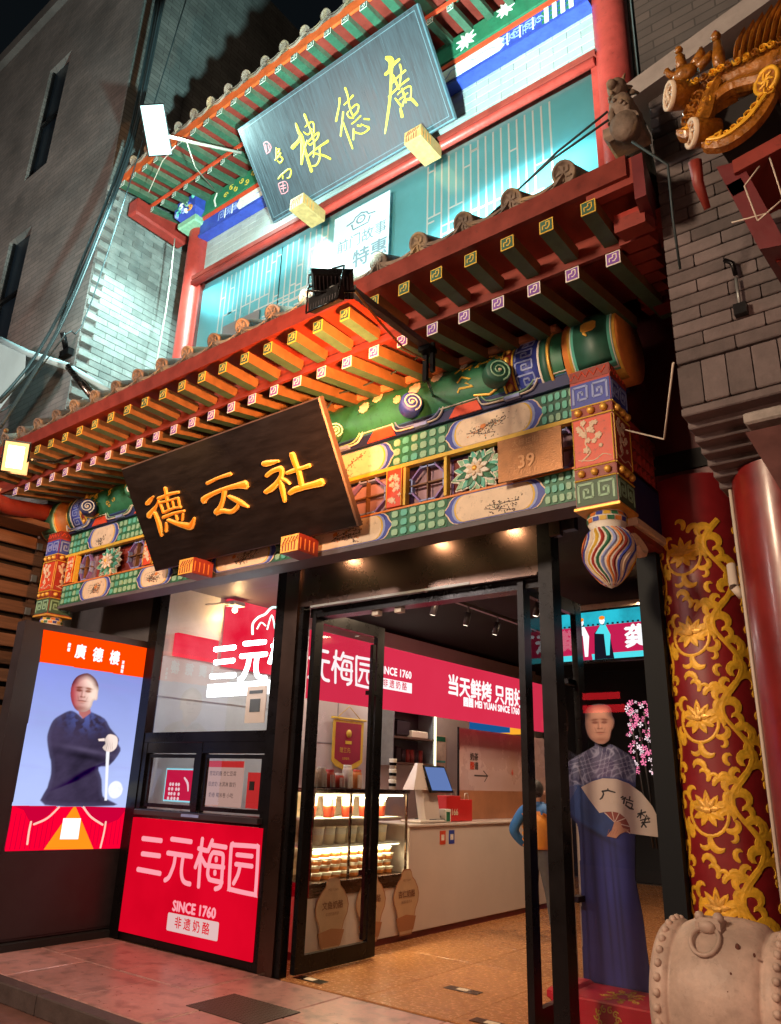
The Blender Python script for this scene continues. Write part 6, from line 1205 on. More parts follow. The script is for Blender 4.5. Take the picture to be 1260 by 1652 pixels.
def paint_kiosk(X, Y):
    n1 = fbm(X, Y*1.6, 3.2, 1); A = np.empty(X.shape+(3,)); g0 = np.clip((Y-1.2)/1.5+.12*n1, 0, 1)[..., None]
    A[:] = np.array([.50, .60, 1.0])*(1-g0)+np.array([.22, .26, .72])*g0; A *= (1+.16*np.clip(n1, -1, 1))[..., None]
    st = np.clip(fbm(X*.5, Y*5, 3.5, 4)-.15, 0, 1); A = over(A, (.35, .30, .75), st*.5)
    bp_ = rnd_poly(K['kbody']); m = mk(bp_, X, Y, .014); cy_ = sum(p[0] for p in K['kbody'])/len(K['kbody'])
    fo = fbm(X*1.0+.4*Y, Y*1.3-.5*X, 9, 7); B = np.empty(X.shape+(3,)); B[:] = (.045, .032, .07); B *= (1+.55*np.clip(fo, -1, 1)[..., None]); B += (.05*np.clip(1-sdist(bp_, X, Y)/.05, 0, 1))[..., None]*np.array([.6, .6, 1.2])
    em = gs(X, Y, cy_-.02, 2.02, .22, .13)*np.clip(fbm(X, Y, 38, 3)*2.0+.5, 0, 1); B = over(B, (.10, .13, .42), em*.75)
    # crossed arm: lighter ridge and the shadow under it
    arm = gs(X, Y, cy_+.05, 1.70, .26, .022, -.12); B = B*(1-.6*gs(X, Y, cy_+.03, 1.64, .27, .03, -.12)[..., None])+arm[..., None]*np.array([.05, .04, .07])
    for k in range(7): B -= (.03*gs(X, Y, cy_-.12+.05*k, 1.38+.03*k, .16, .008, .35))[..., None]
    A = A*(1-m[..., None])+B*m[..., None]
    A = over(A, (.50, .16, .15), mk(K['kneck'], X, Y, .01)); A = over(A, (.85, .75, .8), gs(X, Y, hy+.0, 2.185, .03, .012, .3)*.8)
    hp = rnd_poly(K['khead']); A = face(A, X, Y, hp, hy+.012, hz-.0, .088, (.48, .07, .09), (1.0, .76, .64), True)
    A = over(A, (1, .70, .60), gs(X, Y, hy+.128, hz-.01, .012, .032)); 
    cn = rnd_poly(K['kcane'], 1); A = over(A, (.95, .95, 1), mk(cn, X, Y, .006)); A = over(A, (.95, .97, 1), mk(rnd_poly(K['kring']), X, Y, .008)); kr = K['kring']; rx_ = sum(p[0] for p in kr)/len(kr); rz_ = sum(p[1] for p in kr)/len(kr)
    A = over(A, (.45, .50, .75), np.clip(fbm(X, Y, 60, 9), 0, 1)*gs(X, Y, rx_, rz_, .05, .05)*.8)
    hm = rnd_poly(K['khand']); H = mk(hm, X, Y, .008); HC = np.empty(X.shape+(3,)); HC[:] = (1.0, .80, .72)
    for k in range(4): HC *= (1-.55*gs(X, Y, cy-.028+.02*k, cz-.035, .0035, .05, .10*(k-1.5)))[..., None]
    HC *= (1-.35*gs(X, Y, cy-.05, cz-.01, .03, .09))[..., None]; A = A*(1-H[..., None])+HC*H[..., None]
    A = over(A, (1, .8, .72), mk(rnd_poly(K['kcuff'], 1), X, Y, .006))
    return A
hx = K['khead']; hy = sum(p[0] for p in hx)/len(hx); hz = sum(p[1] for p in hx)/len(hx)
hc = K['khand']; cy = sum(p[0] for p in hc)/len(hc); cz = sum(p[1] for p in hc)/len(hc)
print_sheet('screen_portrait', KI, fK, 3.78, 5.00, 1.135, 2.50, 190, 230, paint_kiosk, .0016, vec_mat('screen_portrait_print', 1.05), clip=K['kbg']); d = MB()
kp('kgold', 'scror', 1); kp('kdrapeL', 'scrdk', 2); kp('kdrapeR', 'scrdk', 2); kp('kpaper', 'scrwhite', 3)
for s_ in DATA['ktassel']: d.stroke(smooth_pts([(p[0], p[1], .02) for p in s_], 4), fK, .002, .003, 'scrpink', ridge=False)
q = random.Random(1)
for i in range(26):
    y = 3.80+i*.046; 
    if not 4.25 < y < 4.62: d.stroke([(y, .82, .006), (y+.004, 1.12, .004)], fK, .0012, .0014, 'scrdk', rnd=False, ridge=False)
d.build('screen_curtain', KI)
fk2 = planeX(-7.2745)
for ch, y, z in (('廣', 4.218, 2.636), ('德', 4.414, 2.630), ('樓', 4.612, 2.628)):
    text_mesh('screen_character', ch, .150, M['scrwhite'], lambda s, t, h, y=y, z=z: fk2(s*.8+y, t+z, h), SCR, bold=.0035)
for y, z, s_ in ((4.085, 2.69, '藏書'), (4.72, 2.60, '茶園館')):
    for k, c_ in enumerate(s_): text_mesh('screen_character', c_, .042, M['scrwhite'], lambda s, t, h, y=y, z=z-.045*k: fk2(s*.8+y, t+z, h), SCR, bold=.001)
# ================================================================ RED SIGN PANEL UNDER THE SERVING WINDOW
M['panelred'] = emis('lit_red_acrylic', (.78, .002, .02), .95, scale=1.1, c2=(.60, .0, .012)); M['pinkwhite'] = emis('lit_pinkish_letters', (1.0, .36, .42), 1.0); M['labelpale'] = emis('lit_label_pale', (.95, .62, .60), .8)
SP = thing('sign_panel', (-6.15, 4.95, .07), 'lit red sign panel reading SINCE 1760 under the serving window', 'sign')
d = MB(); d.box((-7.06, 4.945, .075), (-5.20, 4.99, 1.085), 'panelred'); d.build('panel', SP)
fR = planeY(4.944)
def sc(s_): return [(p[0], p[1], p[2]) for p in s_]
for a_, b_ in ((0, 3), (3, 7), (7, 17), (17, 22)):
    d = MB()
    for s_ in DATA['mei'][a_:b_]: d.stroke(smooth_pts(sc(s_), 4), fR, .0, .004, 'pinkwhite', ridge=False)
    d.build('rounded_character', SP)
text_mesh('lettering', 'SINCE 1760', .118, M['pinkwhite'], lambda s, t, h: fR(s*1.02-5.985, t+.372, h), SP, bold=.0035, sx=1.0)
d = MB(); pts = []
for cx, cz, a0 in ((-5.65, .30, 0), (-6.32, .30, 90), (-6.32, .185, 180), (-5.65, .185, 270)):
    for k in range(4): a = R(a0+30*k); pts.append((cx+.015*math.cos(a), cz+.015*math.sin(a)))
d.poly(pts, fR, 0, .003, 'labelpale'); LB = d.build('label', SP)
text_mesh('label_lettering', '非遗奶酪', .10, M['panelred'], lambda s, t, h: fR(s-5.985, t+.242, h+.004), LB, spacing=1.55, bold=.001)
# ================================================================ SHOP INTERIOR
XC = -5.14
M['banner'] = emis('lit_pink_red_banner', (1.0, .045, .11), .72, scale=.7, c2=(.95, .035, .09)); M['lettw'] = emis('lit_white_letters', (1, .88, .88), 1.15)
BN = thing('shop_banner', (XC+.02, 7.9, 2.2), 'long lit pink red fascia sign with white lettering above the dairy counter', 'sign')
d = MB(); d.box((XC-.04, 5.35, 2.215), (XC+.02, 10.3, 2.865), 'banner'); d.build('panel', BN)
fB_ = planeX(XC+.021)
text_mesh('lettering', '当天鲜烤 只用好奶', .255, M['lettw'], lambda s, t, h: fB_(s+8.72, t+2.585, h+.002), BN, bold=.006, sx=1.0)
text_mesh('lettering', '圆圆 MEI YUAN SINCE 1760 圆', .115, M['lettw'], lambda s, t, h: fB_(s+8.78, t+2.425, h+.002), BN, bold=.004)
xs_ = [p[0] for s_ in DATA['mei'] for p in s_]; zs_ = [p[1] for s_ in DATA['mei'] for p in s_]; mx0, mx1, mz0, mz1 = min(xs_), max(xs_), min(zs_), max(zs_)
def logo(b, f, cx, cz, w, m, h=.004, ws=1, n=99):
    k = w/(mx1-mx0)
    for s_ in DATA['mei'][:n]: b.stroke(smooth_pts([(cx+(p[0]-(mx0+mx1)/2)*k, cz+(p[1]-(mz0+mz1)/2)*k, p[2]*k*ws) for p in s_], 4), f, .001, h, m, ridge=False)
d = MB(); logo(d, fB_, 5.62, 2.55, 1.30, 'lettw'); d.build('rounded_characters', BN)
text_mesh('lettering', 'SINCE 1760', .115, M['lettw'], lambda s, t, h: fB_(s+6.66, t+2.61, h+.002), BN, bold=.003)
d = MB(); d.poly([(6.34, 2.42), (6.96, 2.42), (6.96, 2.53), (6.34, 2.53)], fB_, .001, .003, 'lettw'); LB = d.build('label', BN)
text_mesh('label_lettering', '非遗奶酪', .09, M['banner'], lambda s, t, h: fB_(s+6.65, t+2.475, h+.004), LB, spacing=1.5, bold=.001)
# counter
CT = thing('shop_counter', (XC-.3, 8.4, 0), 'long white panelled service counter with dark plinth inside the shop', 'counter')
d = MB(); d.box((XC-.6, 7.0, .06), (XC, 10.25, 1.05), 'offwhite', ch=.006); d.build('body', CT)
d = MB(); d.box((XC-.62, 6.96, 1.05), (XC+.02, 10.27, 1.075), 'offwhite', ch=.004); d.build('worktop', CT)
d = MB(); d.box((XC-.6, 5.5, 0), (XC-.015, 10.25, .06), 'reddark'); d.build('plinth', CT)
d = MB(); d.box((XC-.6, 5.50, .06), (XC-.002, 6.99, .50), 'offwhite', ch=.004); d.build('display_base', CT)
for k, y in enumerate((7.62, 7.80)):
    d = MB(); d.box((XC, y-.055, .86), (XC+.004, y+.055, 1.0), ('redbright', 'blue')[k]); d.box((XC+.004, y-.03, .90), (XC+.005, y+.03, .96), 'white'); d.build('sticker', CT)
M['vase'] = mat('kraft_sticker', (.50, .33, .20), .5, var=.1); M['vase2'] = mat('kraft_sticker_band', (.36, .15, .07), .5); M['vasetext'] = mat('sticker_text', (.20, .09, .05), .5)
f = planeX(XC+.0125)
def vase(yc, w, lab):
    t = MB(); prof = [(0, .03), (.08, .03), (.10, .10), (.11, .17), (.13, .26), (.165, .33), (.175, .40), (.16, .46), (.12, .53), (.08, .57), (.065, .62), (.045, .645), (0, .65)]
    s_ = w/.35; pts = [(yc+p[0]*s_, p[1]*.98+.02) for p in prof]+[(yc-p[0]*s_, p[1]*.98+.02) for p in reversed(prof[:-1])]
    t.poly(pts, f, 0, .002, 'vase2'); pts2 = [(yc+(p[0]-yc)*.94, .36+(p[1]-.36)*.955) for p in pts]; t.poly(pts2, f, .002, .003, 'vase')
    t.poly([(yc-.10*s_, .09), (yc+.10*s_, .09), (yc+.135*s_, .21), (yc, .235), (yc-.135*s_, .21)], f, .003, .004, 'vase2')
    o = t.build('vase_sticker', CT)
    text_mesh('sticker_lettering', lab, .072, M['vasetext'], lambda s, t_, h: f(s+yc, t_+.42, h+.005), o, bold=.001); text_mesh('sticker_lettering', 'MEI YUAN', .03, M['vasetext'], lambda s, t_, h: f(s+yc, t_+.55, h+.005), o); text_mesh('sticker_lettering', '非遗奶酪传承', .03, M['vasetext'], lambda s, t_, h: f(s+yc, t_+.35, h+.005), o)
vase(5.82, .46, '文鱼奶酪'); vase(6.38, .46, '宫廷奶酪'); vase(6.95, .44, '杏仁奶酪')
# refrigerated display case
M['casel'] = emis('case_strip_light', (1.0, .92, .58), 3.5)
DC = thing('display_case', (XC-.3, 6.25, .5), 'glass refrigerated display case full of dessert cups on the counter', 'display case')
d = MB(); y0, y1, z0, z1 = 5.50, 6.95, .50, 1.40
d.box((XC-.58, y0, z0), (XC+.01, y1, z0+.12), 'steel', ch=.004); d.box((XC-.58, y0, z1-.02), (XC+.02, y1+.02, z1+.02), 'steel', ch=.004)
for y in (y0, (y0+y1)/2-.2, y1-.02): d.box((XC-.01, y, z0+.12), (XC+.008, y+.02, z1-.02), 'steel')
d.box((XC-.58, y0, z0+.12), (XC-.56, y1, z1-.02), 'cream'); d.build('frame', DC)
d = MB(); d.box((XC-.001, y0+.02, z0+.12), (XC+.001, y1-.02, z1-.02), 'glassdoor'); d.build('pane', DC)
for z in (z0+.40, z0+.64):
    d = MB(); d.box((XC-.5, y0+.02, z), (XC-.06, y1-.02, z+.012), 'white'); d.build('shelf', DC)
d = MB(); d.box((XC-.05, y0+.03, z1-.05), (XC-.03, y1-.03, z1-.03), 'casel'); d.build('strip_light', DC)
d = MB(); d.box((XC-.08, y0+.03, z0+.385), (XC-.07, y1-.03, z0+.395), 'casel'); d.build('strip_light', DC)
lamp('case_lamp', 'AREA', (XC-.12, 6.2, z1-.06), (XC-.3, 6.2, z0), (1, .85, .48), 40, (1.2, .05))
lamp('case_lamp', 'AREA', (XC-.09, 6.2, z0+.375), (XC-.22, 6.2, z0), (1, .85, .48), 16, (1.2, .03))
def cup(name, loc, r_, h, m1, m2, lid):
    d = MB(); d.lathe([(0, 0), (0, r_*.8), (h*.55, r_*.95)], (0, 0, 0), (0, 0, 1), m2, 12); d.lathe([(h*.55, r_*.95), (h*.9, r_)], (0, 0, 0), (0, 0, 1), m1, 12); d.lathe([(h*.9, r_*1.08), (h, r_*1.08), (h, 0)], (0, 0, 0), (0, 0, 1), lid, 12)
    o = d.build(name, loc=loc); return o
lab = {0: 'red and white yoghurt cup on the top shelf of the display case', 1: 'pale lidded dessert cup on the middle shelf of the display case', 2: 'stacked dessert bowl on the case floor of the display case'}
M['cream2'] = mat('custard_white', (.78, .66, .48), .5); 
c1 = tag(cup('dessert_cup', (XC-.16, 5.62, z0+.655), .056, .185, 'cream2', 'redbright', 'white'), lab[0], 'cup', 'cups on the top shelf'); c2 = tag(cup('dessert_cup', (XC-.16, 5.60, z0+.415), .06, .16, 'white', 'cream2', 'cream2'), lab[1], 'cup', 'cups on the middle shelf'); c3 = tag(cup('dessert_bowl', (XC-.14, 5.60, z0+.122), .06, .06, 'cream2', 'orange', 'white'), 'dessert bowl, lowest of its stack, leftmost stack on the case floor', 'bowl', 'bowls at the bottom of the case')
ORD = ['leftmost', 'second', 'third', 'fourth', 'fifth', 'sixth', 'seventh', 'eighth', 'ninth', 'tenth']
c1['label'] = 'red and white yoghurt cup, leftmost on the top shelf of the display case'
for k in range(1, 9): inst(c1, (XC-.16-.10*(k % 2), 5.62+.135*k, z0+.655))['label'] = 'red and white yoghurt cup, %s from the left on the top case shelf' % ORD[k]
c2['label'] = 'pale lidded dessert cup, leftmost on the middle shelf of the case'
for k in range(1, 8):
    inst(c2, (XC-.16, 5.60+.16*k, z0+.415))['label'] = 'pale lidded dessert cup, %s from the left on the middle shelf of the case' % ORD[k]
for k in range(1, 40):
    i, j = k % 10, k//10; inst(c3, (XC-.14-.02*(j % 2), 5.60+.135*i, z0+.122+.062*j))['label'] = 'dessert bowl, %s of its stack, %s stack from the left on the case floor' % (('lowest', 'second', 'third', 'topmost')[j], ORD[i])
# POS terminal, card reader, boxes, bags, jars on top
t = thing('pos_terminal', (XC-.1, 7.4, 1.08), 'white till terminal with tilted blue screen on the counter', 'terminal')
M['posscr'] = emis('till_screen', (.15, .24, .55), .8)
d = MB(); Y = 7.28
d.add([(XC-.05, Y-.15, 1.42), (XC-.05, Y+.13, 1.42), (XC-.20, Y+.13, 1.42), (XC-.20, Y-.15, 1.42), (XC-.12, Y+.02, 1.70), (XC-.12, Y+.12, 1.70), (XC-.16, Y+.12, 1.70), (XC-.16, Y+.02, 1.70)], [(0, 1, 5, 4), (1, 2, 6, 5), (2, 3, 7, 6), (3, 0, 4, 7), (4, 5, 6, 7)], 'offwhite')
d.fbox((XC-.04, Y+.08, 1.08), (-.1, 0, 0), (0, .28, 0), (-.06, -.05, .55), 'offwhite'); d.box((XC-.3, Y-.05, 1.08), (XC-.02, Y+.42, 1.11), 'offwhite', ch=.01); d.build('stand', t)
d = MB(); f = planeO((XC+.0, Y+.12, 1.40), (0, 1, 0), Vector((-.35, 0, .94)).normalized()); d.poly([(0, 0), (.44, 0), (.40, .30), (-.02, .30)], f, -.03, 0, 'blackmetal'); d.poly([(.02, .02), (.42, .02), (.385, .28), (.0, .28)], f, 0, .002, 'posscr'); d.build('monitor', t)
d = MB(); d.box((XC-.25, 7.42, 1.078), (XC-.03, 7.72, 1.12), 'blackmetal', ch=.012); d.fbox((XC-.2, 7.46, 1.12), (.14, 0, 0), (0, .2, 0), (0, .02, .03), 'darkplastic'); tag(d.build('card_reader'), 'flat black card reader on the white counter beside the till', 'card reader')
d = MB(); d.box((XC-.14, 7.72, 1.078), (XC-.03, 7.83, 1.22), 'white', ch=.004); d.box((XC-.031, 7.74, 1.09), (XC-.028, 7.81, 1.19), 'green'); tag(d.build('payment_stand'), 'small green and white payment stand next to the card reader', 'stand')
M['bagred'] = mat('red_gift_bag', (.55, .02, .02), .45)
for k, (y, w, h) in enumerate(((8.02, .30, .28), (8.30, .26, .24))):
    t = thing('gift_bag', (XC-.2, y, 1.08), ('large red gift bag printed 166 on the counter', 'smaller red gift bag to the right of the large one')[k], 'gift bag')
    d = MB(); d.box((XC-.30, y-w/2, 1.08), (XC-.12, y+w/2, 1.08+h), 'bagred', ch=.004); d.build('bag_body', t); d = MB(); d.tube([(XC-.12, y-.05, 1.08+h), (XC-.12, y-.03, 1.15+h), (XC-.12, y+.03, 1.15+h), (XC-.12, y+.05, 1.08+h)], .004, 'white', 5); d.build('handle', t)
    if k == 0: ff = planeX(XC-.119); text_mesh('lettering', '166', .10, M['cream'], lambda s, t_, h: ff(s+8.04, t_+1.18, h+.001), t, bold=.002)
TX = (5.60, 5.72, 5.84, 5.98, 6.10, 6.25)
for k, y in enumerate(TX):
    t = thing('snack_jar', (XC-.2, y, 1.42), 'clear jar of wrapped sweets standing on top of the display case, %s from the left' % ORD[k], 'jar', 'jars on the display case')
    d = MB(); r_ = .05; hh = (.16, .17, .15, .12, .20, .16)[k]; d.lathe([(0, 0), (0, r_), (hh*.85, r_), (hh, r_*.8), (hh, 0)], (XC-.12, y, 1.42), (0, 0, 1), ('cream2', 'cream', 'redbright', 'redbright', 'offwhite', 'orange')[k], 12)
    for i in range(4): d.stroke([(y-.035+.02*i, 1.43, .008), (y-.04+.02*i, 1.42+hh*.8, .008)], planeX(XC-.12+.049), 0, .004, 'white')
    d.build('jar_body', t); d = MB(); d.lathe([(hh, r_*.85), (hh+.02, r_*.85), (hh+.02, 0)], (XC-.12, y, 1.42), (0, 0, 1), ('white', 'white', 'bagred', 'white', 'white', 'redbright')[k], 12); d.build('lid', t)
d = MB(); d.box((XC-.35, 5.55, 1.421), (XC-.03, 6.0, 1.428), 'blackmetal'); d.box((XC-.35, 5.48, 1.42), (XC-.05, 5.56, 1.85), 'offwhite', ch=.003); tag(d.build('menu_stand'), 'upright white menu board and tray at the left end of the display case', 'menu board')
for k in range(3):
    d = MB(); d.lathe([(0, 0), (0, .035), (.09, .042), (.10, .042), (.10, 0)], (XC-.15, 6.88, 1.42+.105*k), (0, 0, 1), 'white', 10); d.lathe([(.03, .040), (.06, .043)], (XC-.15, 6.88, 1.42+.105*k), (0, 0, 1), 'blackmetal', 10)
    tag(d.build('paper_cup'), 'white paper cup, %s in the stack standing behind the door edge' % ('lowest', 'middle', 'topmost')[k], 'cup', 'stacked paper cups')
# back wall of the kitchen, shelving, pennant, poster
KW = -6.72
M['kwall'] = mat('pale_kitchen_wall', (.50, .44, .40), .5, var=.1, scale=2)
d = MB(); d.box((KW-.1, 6.9, 0), (KW, 13.0, 3.5), 'kwall'); d.box((KW, 6.9, 1.92), (KW+.004, 8.1, 1.93), 'grey'); d.box((KW, 7.55, 1.93), (KW+.004, 7.56, 3.0), 'grey'); d.build('kitchen_wall', TB)
M['coolpanel'] = mat('cool_grey_wall_panel', (.36, .42, .45), .3, var=.15, scale=1.2)
d = MB(); d.box((-7.11, 5.05, 1.0), (-7.08, 7.2, 2.72), 'coolpanel'); d.box((-7.075, 5.05, 2.28), (-7.07, 6.9, 2.29), 'grey'); d.build('wall_panel', TB)
M['innerred'] = emis('glowing_red_wall_panel', (.80, .01, .04), 1.1, scale=1.5, c2=(1.0, .10, .14))  # glow put into the wall panel for red reflections in the window
d = MB(); d.box((-7.1, 5.2, 2.73), (-7.04, 5.78, 2.98), 'innerred'); d.box((-7.1, 5.88, 2.70), (-7.04, 7.1, 3.50), 'innerred'); tag(d.build('glowing_wall_panel'), 'red wall panel behind the window, made to glow like red reflections', 'light box')
SH = thing('wall_shelf', (KW, 8.85, 1.7), 'dark wall shelving with cans and boxes behind the counter', 'shelf')
d = MB(); 
for z in (1.72, 2.05, 2.42): d.box((KW, 8.38, z), (KW+.28, 9.32, z+.025), 'wood')
for y in (8.36, 9.30): d.box((KW, y, 1.70), (KW+.28, y+.02, 2.45), 'grey')
d.box((KW+.002, 8.38, 1.72), (KW+.01, 9.3, 2.42), 'darkplastic'); d.build('frame', SH)
d = MB(); d.box((KW+.28, 9.32, 1.70), (KW+.30, 9.34, 2.45), 'casel'); d.build('strip_light', SH)
for k in range(5):
    d = MB(); d.lathe([(0, 0), (0, .045), (.17, .045), (.17, 0)], (KW+.15, 8.75+.10*k, 1.747), (0, 0, 1), 'redbrown' if k % 3 else 'darkplastic', 10); tag(d.build('storage_can'), 'dark tin can, %s from the left on the lower wall shelf' % ORD[k], 'can', 'tins on the wall shelf')
d = MB(); d.box((KW+.05, 8.85, 2.076), (KW+.24, 9.22, 2.17), 'cream2', ch=.01); tag(d.build('food_box'), 'pale food box on the upper wall shelf', 'box'); d = MB(); d.box((KW+.06, 8.5, 2.076), (KW+.24, 8.78, 2.3), 'darkplastic', ch=.03); tag(d.build('dark_tub'), 'dark plastic tub on the upper wall shelf', 'tub'); d = MB(); d.box((KW+.06, 8.65, 1.747), (KW+.2, 8.55, 1.95), 'darkplastic', ch=.02); tag(d.build('dark_jug'), 'dark jug at the left end of the lower wall shelf', 'jug')
PN = thing('award_pennant', (KW+.03, 7.75, 1.6), 'dark red award pennant with yellow fringe hung on the kitchen wall', 'pennant')
M['maroon'] = mat('maroon_velvet', (.28, .01, .03), .7, var=.15)
f = planeX(KW+.03)
d = MB(); d.poly([(7.44, 1.72), (7.52, 1.66), (7.74, 1.60), (7.96, 1.66), (8.04, 1.72), (8.04, 2.22), (7.44, 2.22)], f, 0, .006, 'yellow'); d.poly([(7.49, 1.75), (7.74, 1.65), (7.99, 1.75), (7.99, 2.19), (7.49, 2.19)], f, .006, .009, 'maroon'); d.build('cloth', PN)
d = MB(); d.tube([(KW+.04, 7.40, 2.24), (KW+.04, 8.08, 2.24)], .014, 'yellow', 8); d.tube([(KW+.04, 7.5, 2.24), (KW+.03, 7.74, 2.40), (KW+.04, 7.98, 2.24)], .005, 'yellow', 5); d.build('rod', PN)
text_mesh('lettering', '赠三元', .07, M['yellow'], lambda s, t, h: f(s+7.68, t+1.85, h+.011), PN); text_mesh('lettering', '优质服务', .035, M['yellow'], lambda s, t, h: f(s+7.70, t+1.75, h+.011), PN)
d = MB(); d.lathe([(0, 0), (0, .05), (.008, .05), (.008, 0)], (KW+.041, 7.74, 2.06), (1, 0, 0), 'yellow', 14); d.box((KW+.041, 7.68, 1.93), (KW+.044, 7.80, 1.97), 'yellow'); d.build('emblem', PN)
PO = thing('menu_poster', (KW+.02, 9.7, 1.2), 'tall pale menu poster with green headings beyond the shelving', 'poster'); f = planeX(KW+.012)
d = MB(); d.poly([(9.47, 1.15), (10.02, 1.15), (10.02, 2.17), (9.47, 2.17)], f, 0, .004, 'cream'); d.build('sheet', PO)
d = MB(); d.poly([(9.49, 2.08), (10.0, 2.08), (10.0, 2.15), (9.49, 2.15)], f, .004, .006, 'green'); d.poly([(9.49, 1.78), (10.0, 1.78), (10.0, 1.81), (9.49, 1.81)], f, .004, .006, 'turq'); d.build('heading', PO)
q = random.Random(6)
for k in range(14):
    y, z = 9.55+.1*(k % 5), 1.25+.16*(k//5)
    d = MB(); d.ball((KW+.02, y, z), .03, q.choice(['orange', 'redbrown', 'greenlt', 'rafter', 'white']), 4, (.2, 1, .8)); d.build('dish_picture', PO)
# frosted partition on the counter with hand written note
PT = thing('glass_partition', (XC-.35, 9.3, 1.07), 'tall pinkish frosted screen with black arrow standing on the counter', 'screen'); px = XC-.30
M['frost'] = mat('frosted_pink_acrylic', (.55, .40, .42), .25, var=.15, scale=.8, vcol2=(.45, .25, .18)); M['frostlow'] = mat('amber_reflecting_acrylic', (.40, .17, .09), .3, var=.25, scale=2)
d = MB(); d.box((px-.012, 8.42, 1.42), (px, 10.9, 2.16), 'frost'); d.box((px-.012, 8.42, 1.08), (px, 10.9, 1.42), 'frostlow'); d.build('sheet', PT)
d = MB(); d.box((px-.014, 8.40, 1.075), (px+.004, 8.42, 2.17), 'blackmetal'); d.build('edge_trim', PT)
f = planeX(px+.001)
d = MB(); d.stroke([(8.78, 1.60, .02), (9.10, 1.60, .02)], f, 0, .001, 'ink', ridge=False); d.stroke([(9.0, 1.66, .015), (9.10, 1.60, .02), (9.02, 1.53, .015)], f, 0, .001, 'ink', ridge=False); d.build('arrow', PT)
for k, (c_, y, z, m_) in enumerate((('奶', 8.72, 1.82, 'ink'), ('茶', 8.82, 1.82, 'ink'), ('酪', 8.72, 1.71, 'redbright'), ('请', 8.82, 1.71, 'ink'))): text_mesh('note_character', c_, .10, M[m_], lambda s, t, h, y=y, z=z: f(s+y, t+z, h+.001), PT, bold=.002)
text_mesh('note_character', '6', .10, M['redbright'], lambda s, t, h: f(s+9.75, t+1.66, h+.001), PT, bold=.004)
M['boxlit'] = emis('lit_blue_box', (.01, .10, .30), .9); M['boxlit2'] = emis('lit_orange_box', (1, .42, .03), 1.0)
d = MB(); d.box((px-.15, 8.9, 2.18), (px+.02, 9.68, 2.31), 'boxlit'); d.box((px-.15, 9.68, 2.18), (px+.02, 10.05, 2.31), 'boxlit2'); d.box((px-.155, 8.89, 2.31), (px+.025, 10.06, 2.325), 'cream'); tag(d.build('light_box'), 'small blue and orange light box on top of the frosted screen', 'light box')
# serving-window contents
M['menured'] = emis('lit_menu_pale', (.85, .50, .42), .55); M['menuhead'] = emis('lit_menu_red', (.8, .04, .04), .6)
MN = thing('menu_board', (-5.75, 5.25, 1.22), 'lit menu board with red heading behind the right sliding window', 'menu board'); f = planeY(5.28)
d = MB(); d.poly([(-6.45, 1.22), (-5.86, 1.22), (-5.86, 1.64), (-6.45, 1.64)], f, 0, .01, 'menured'); d.poly([(-6.45, 1.58), (-5.86, 1.58), (-5.86, 1.64), (-6.45, 1.64)], f, .01, .012, 'menuhead'); d.build('sheet', MN)
for r_, tx in enumerate(('宫廷奶酪 杏仁豆腐', '双皮奶 冰淇淋 酸奶', '奶卷 糯米卷 小吃')): text_mesh('menu_lettering', tx, .048, M['ink'], lambda s, t, h, r_=r_: f(s-6.15, t+1.52-.10*r_, h+.012), MN)
d = MB(); d.box((-5.78, 5.26, 1.22), (-5.58, 5.30, 1.54), 'menuhead'); d.box((-5.74, 5.25, 1.38), (-5.68, 5.26, 1.46), 'black'); tag(d.build('red_notice'), 'small red notice at the right of the lit menu board', 'notice')
M['neonp'] = emis('pink_neon_border', (.35, .85, 1.0), .9); M['picred'] = emis('lit_picture_red', (.65, .01, .06), .9); M['picpink'] = emis('lit_picture_pale', (1.0, .65, .72), .9)
PC = thing('light_box_picture', (-6.55, 5.2, 1.22), 'red dessert picture with bluish border behind the left sliding window', 'picture'); f = planeY(5.22)
d = MB(); d.poly([(-6.97, 1.24), (-6.50, 1.24), (-6.50, 1.56), (-6.97, 1.56)], f, 0, .01, 'neonp'); d.poly([(-6.955, 1.255), (-6.515, 1.255), (-6.515, 1.545), (-6.955, 1.545)], f, .01, .012, 'picred'); d.build('sheet', PC)
d = MB(); q = random.Random(3)
for k in range(16): cx = -6.88+.05*(k % 4)+q.uniform(-.01, .01); cz = 1.27+.045*(k//4); d.poly([(cx+.018*math.cos(a), cz+.018*math.sin(a)) for a in [i*1.05 for i in range(6)]], f, .012, .014, 'picpink')
d.stroke(smooth_pts([(-6.66, 1.47, .02), (-6.60, 1.42, .03), (-6.58, 1.35, .02)], 3), f, .012, .014, 'picpink'); d.build('dessert_print', PC)
# neon name sign in the window
M['neon'] = emis('white_neon', (.90, .97, 1.0), 9.0); M['neonbar'] = emis('white_light_bar', (.95, .98, 1.0), 3.5)
NS = thing('neon_sign', (-5.85, 5.3, 2.3), 'glowing white neon characters over a white bar behind the window', 'neon sign'); f = planeY(5.30)
d = MB(); logo(d, f, -5.66, 2.62, 1.70, 'neon', .02, 1.15, 17); d.build('neon_characters', NS)
d = MB(); d.box((-6.53, 5.27, 2.27), (-5.27, 5.31, 2.40), 'neonbar'); d.build('light_bar', NS)
d = MB()
M['neonteal'] = emis('teal_white_neon', (.55, .95, .85), 2.2)
cx, cz = -5.67, 2.93
arc = [(cx-.26, cz-.05, .02), (cx-.27, cz+.06, .02), (cx-.19, cz+.12, .02), (cx-.10, cz+.14, .02), (cx, cz+.20, .02), (cx+.12, cz+.17, .02), (cx+.20, cz+.09, .02), (cx+.26, cz, .02)]
d.stroke(smooth_pts(arc, 4), f, 0, .02, 'neonteal')
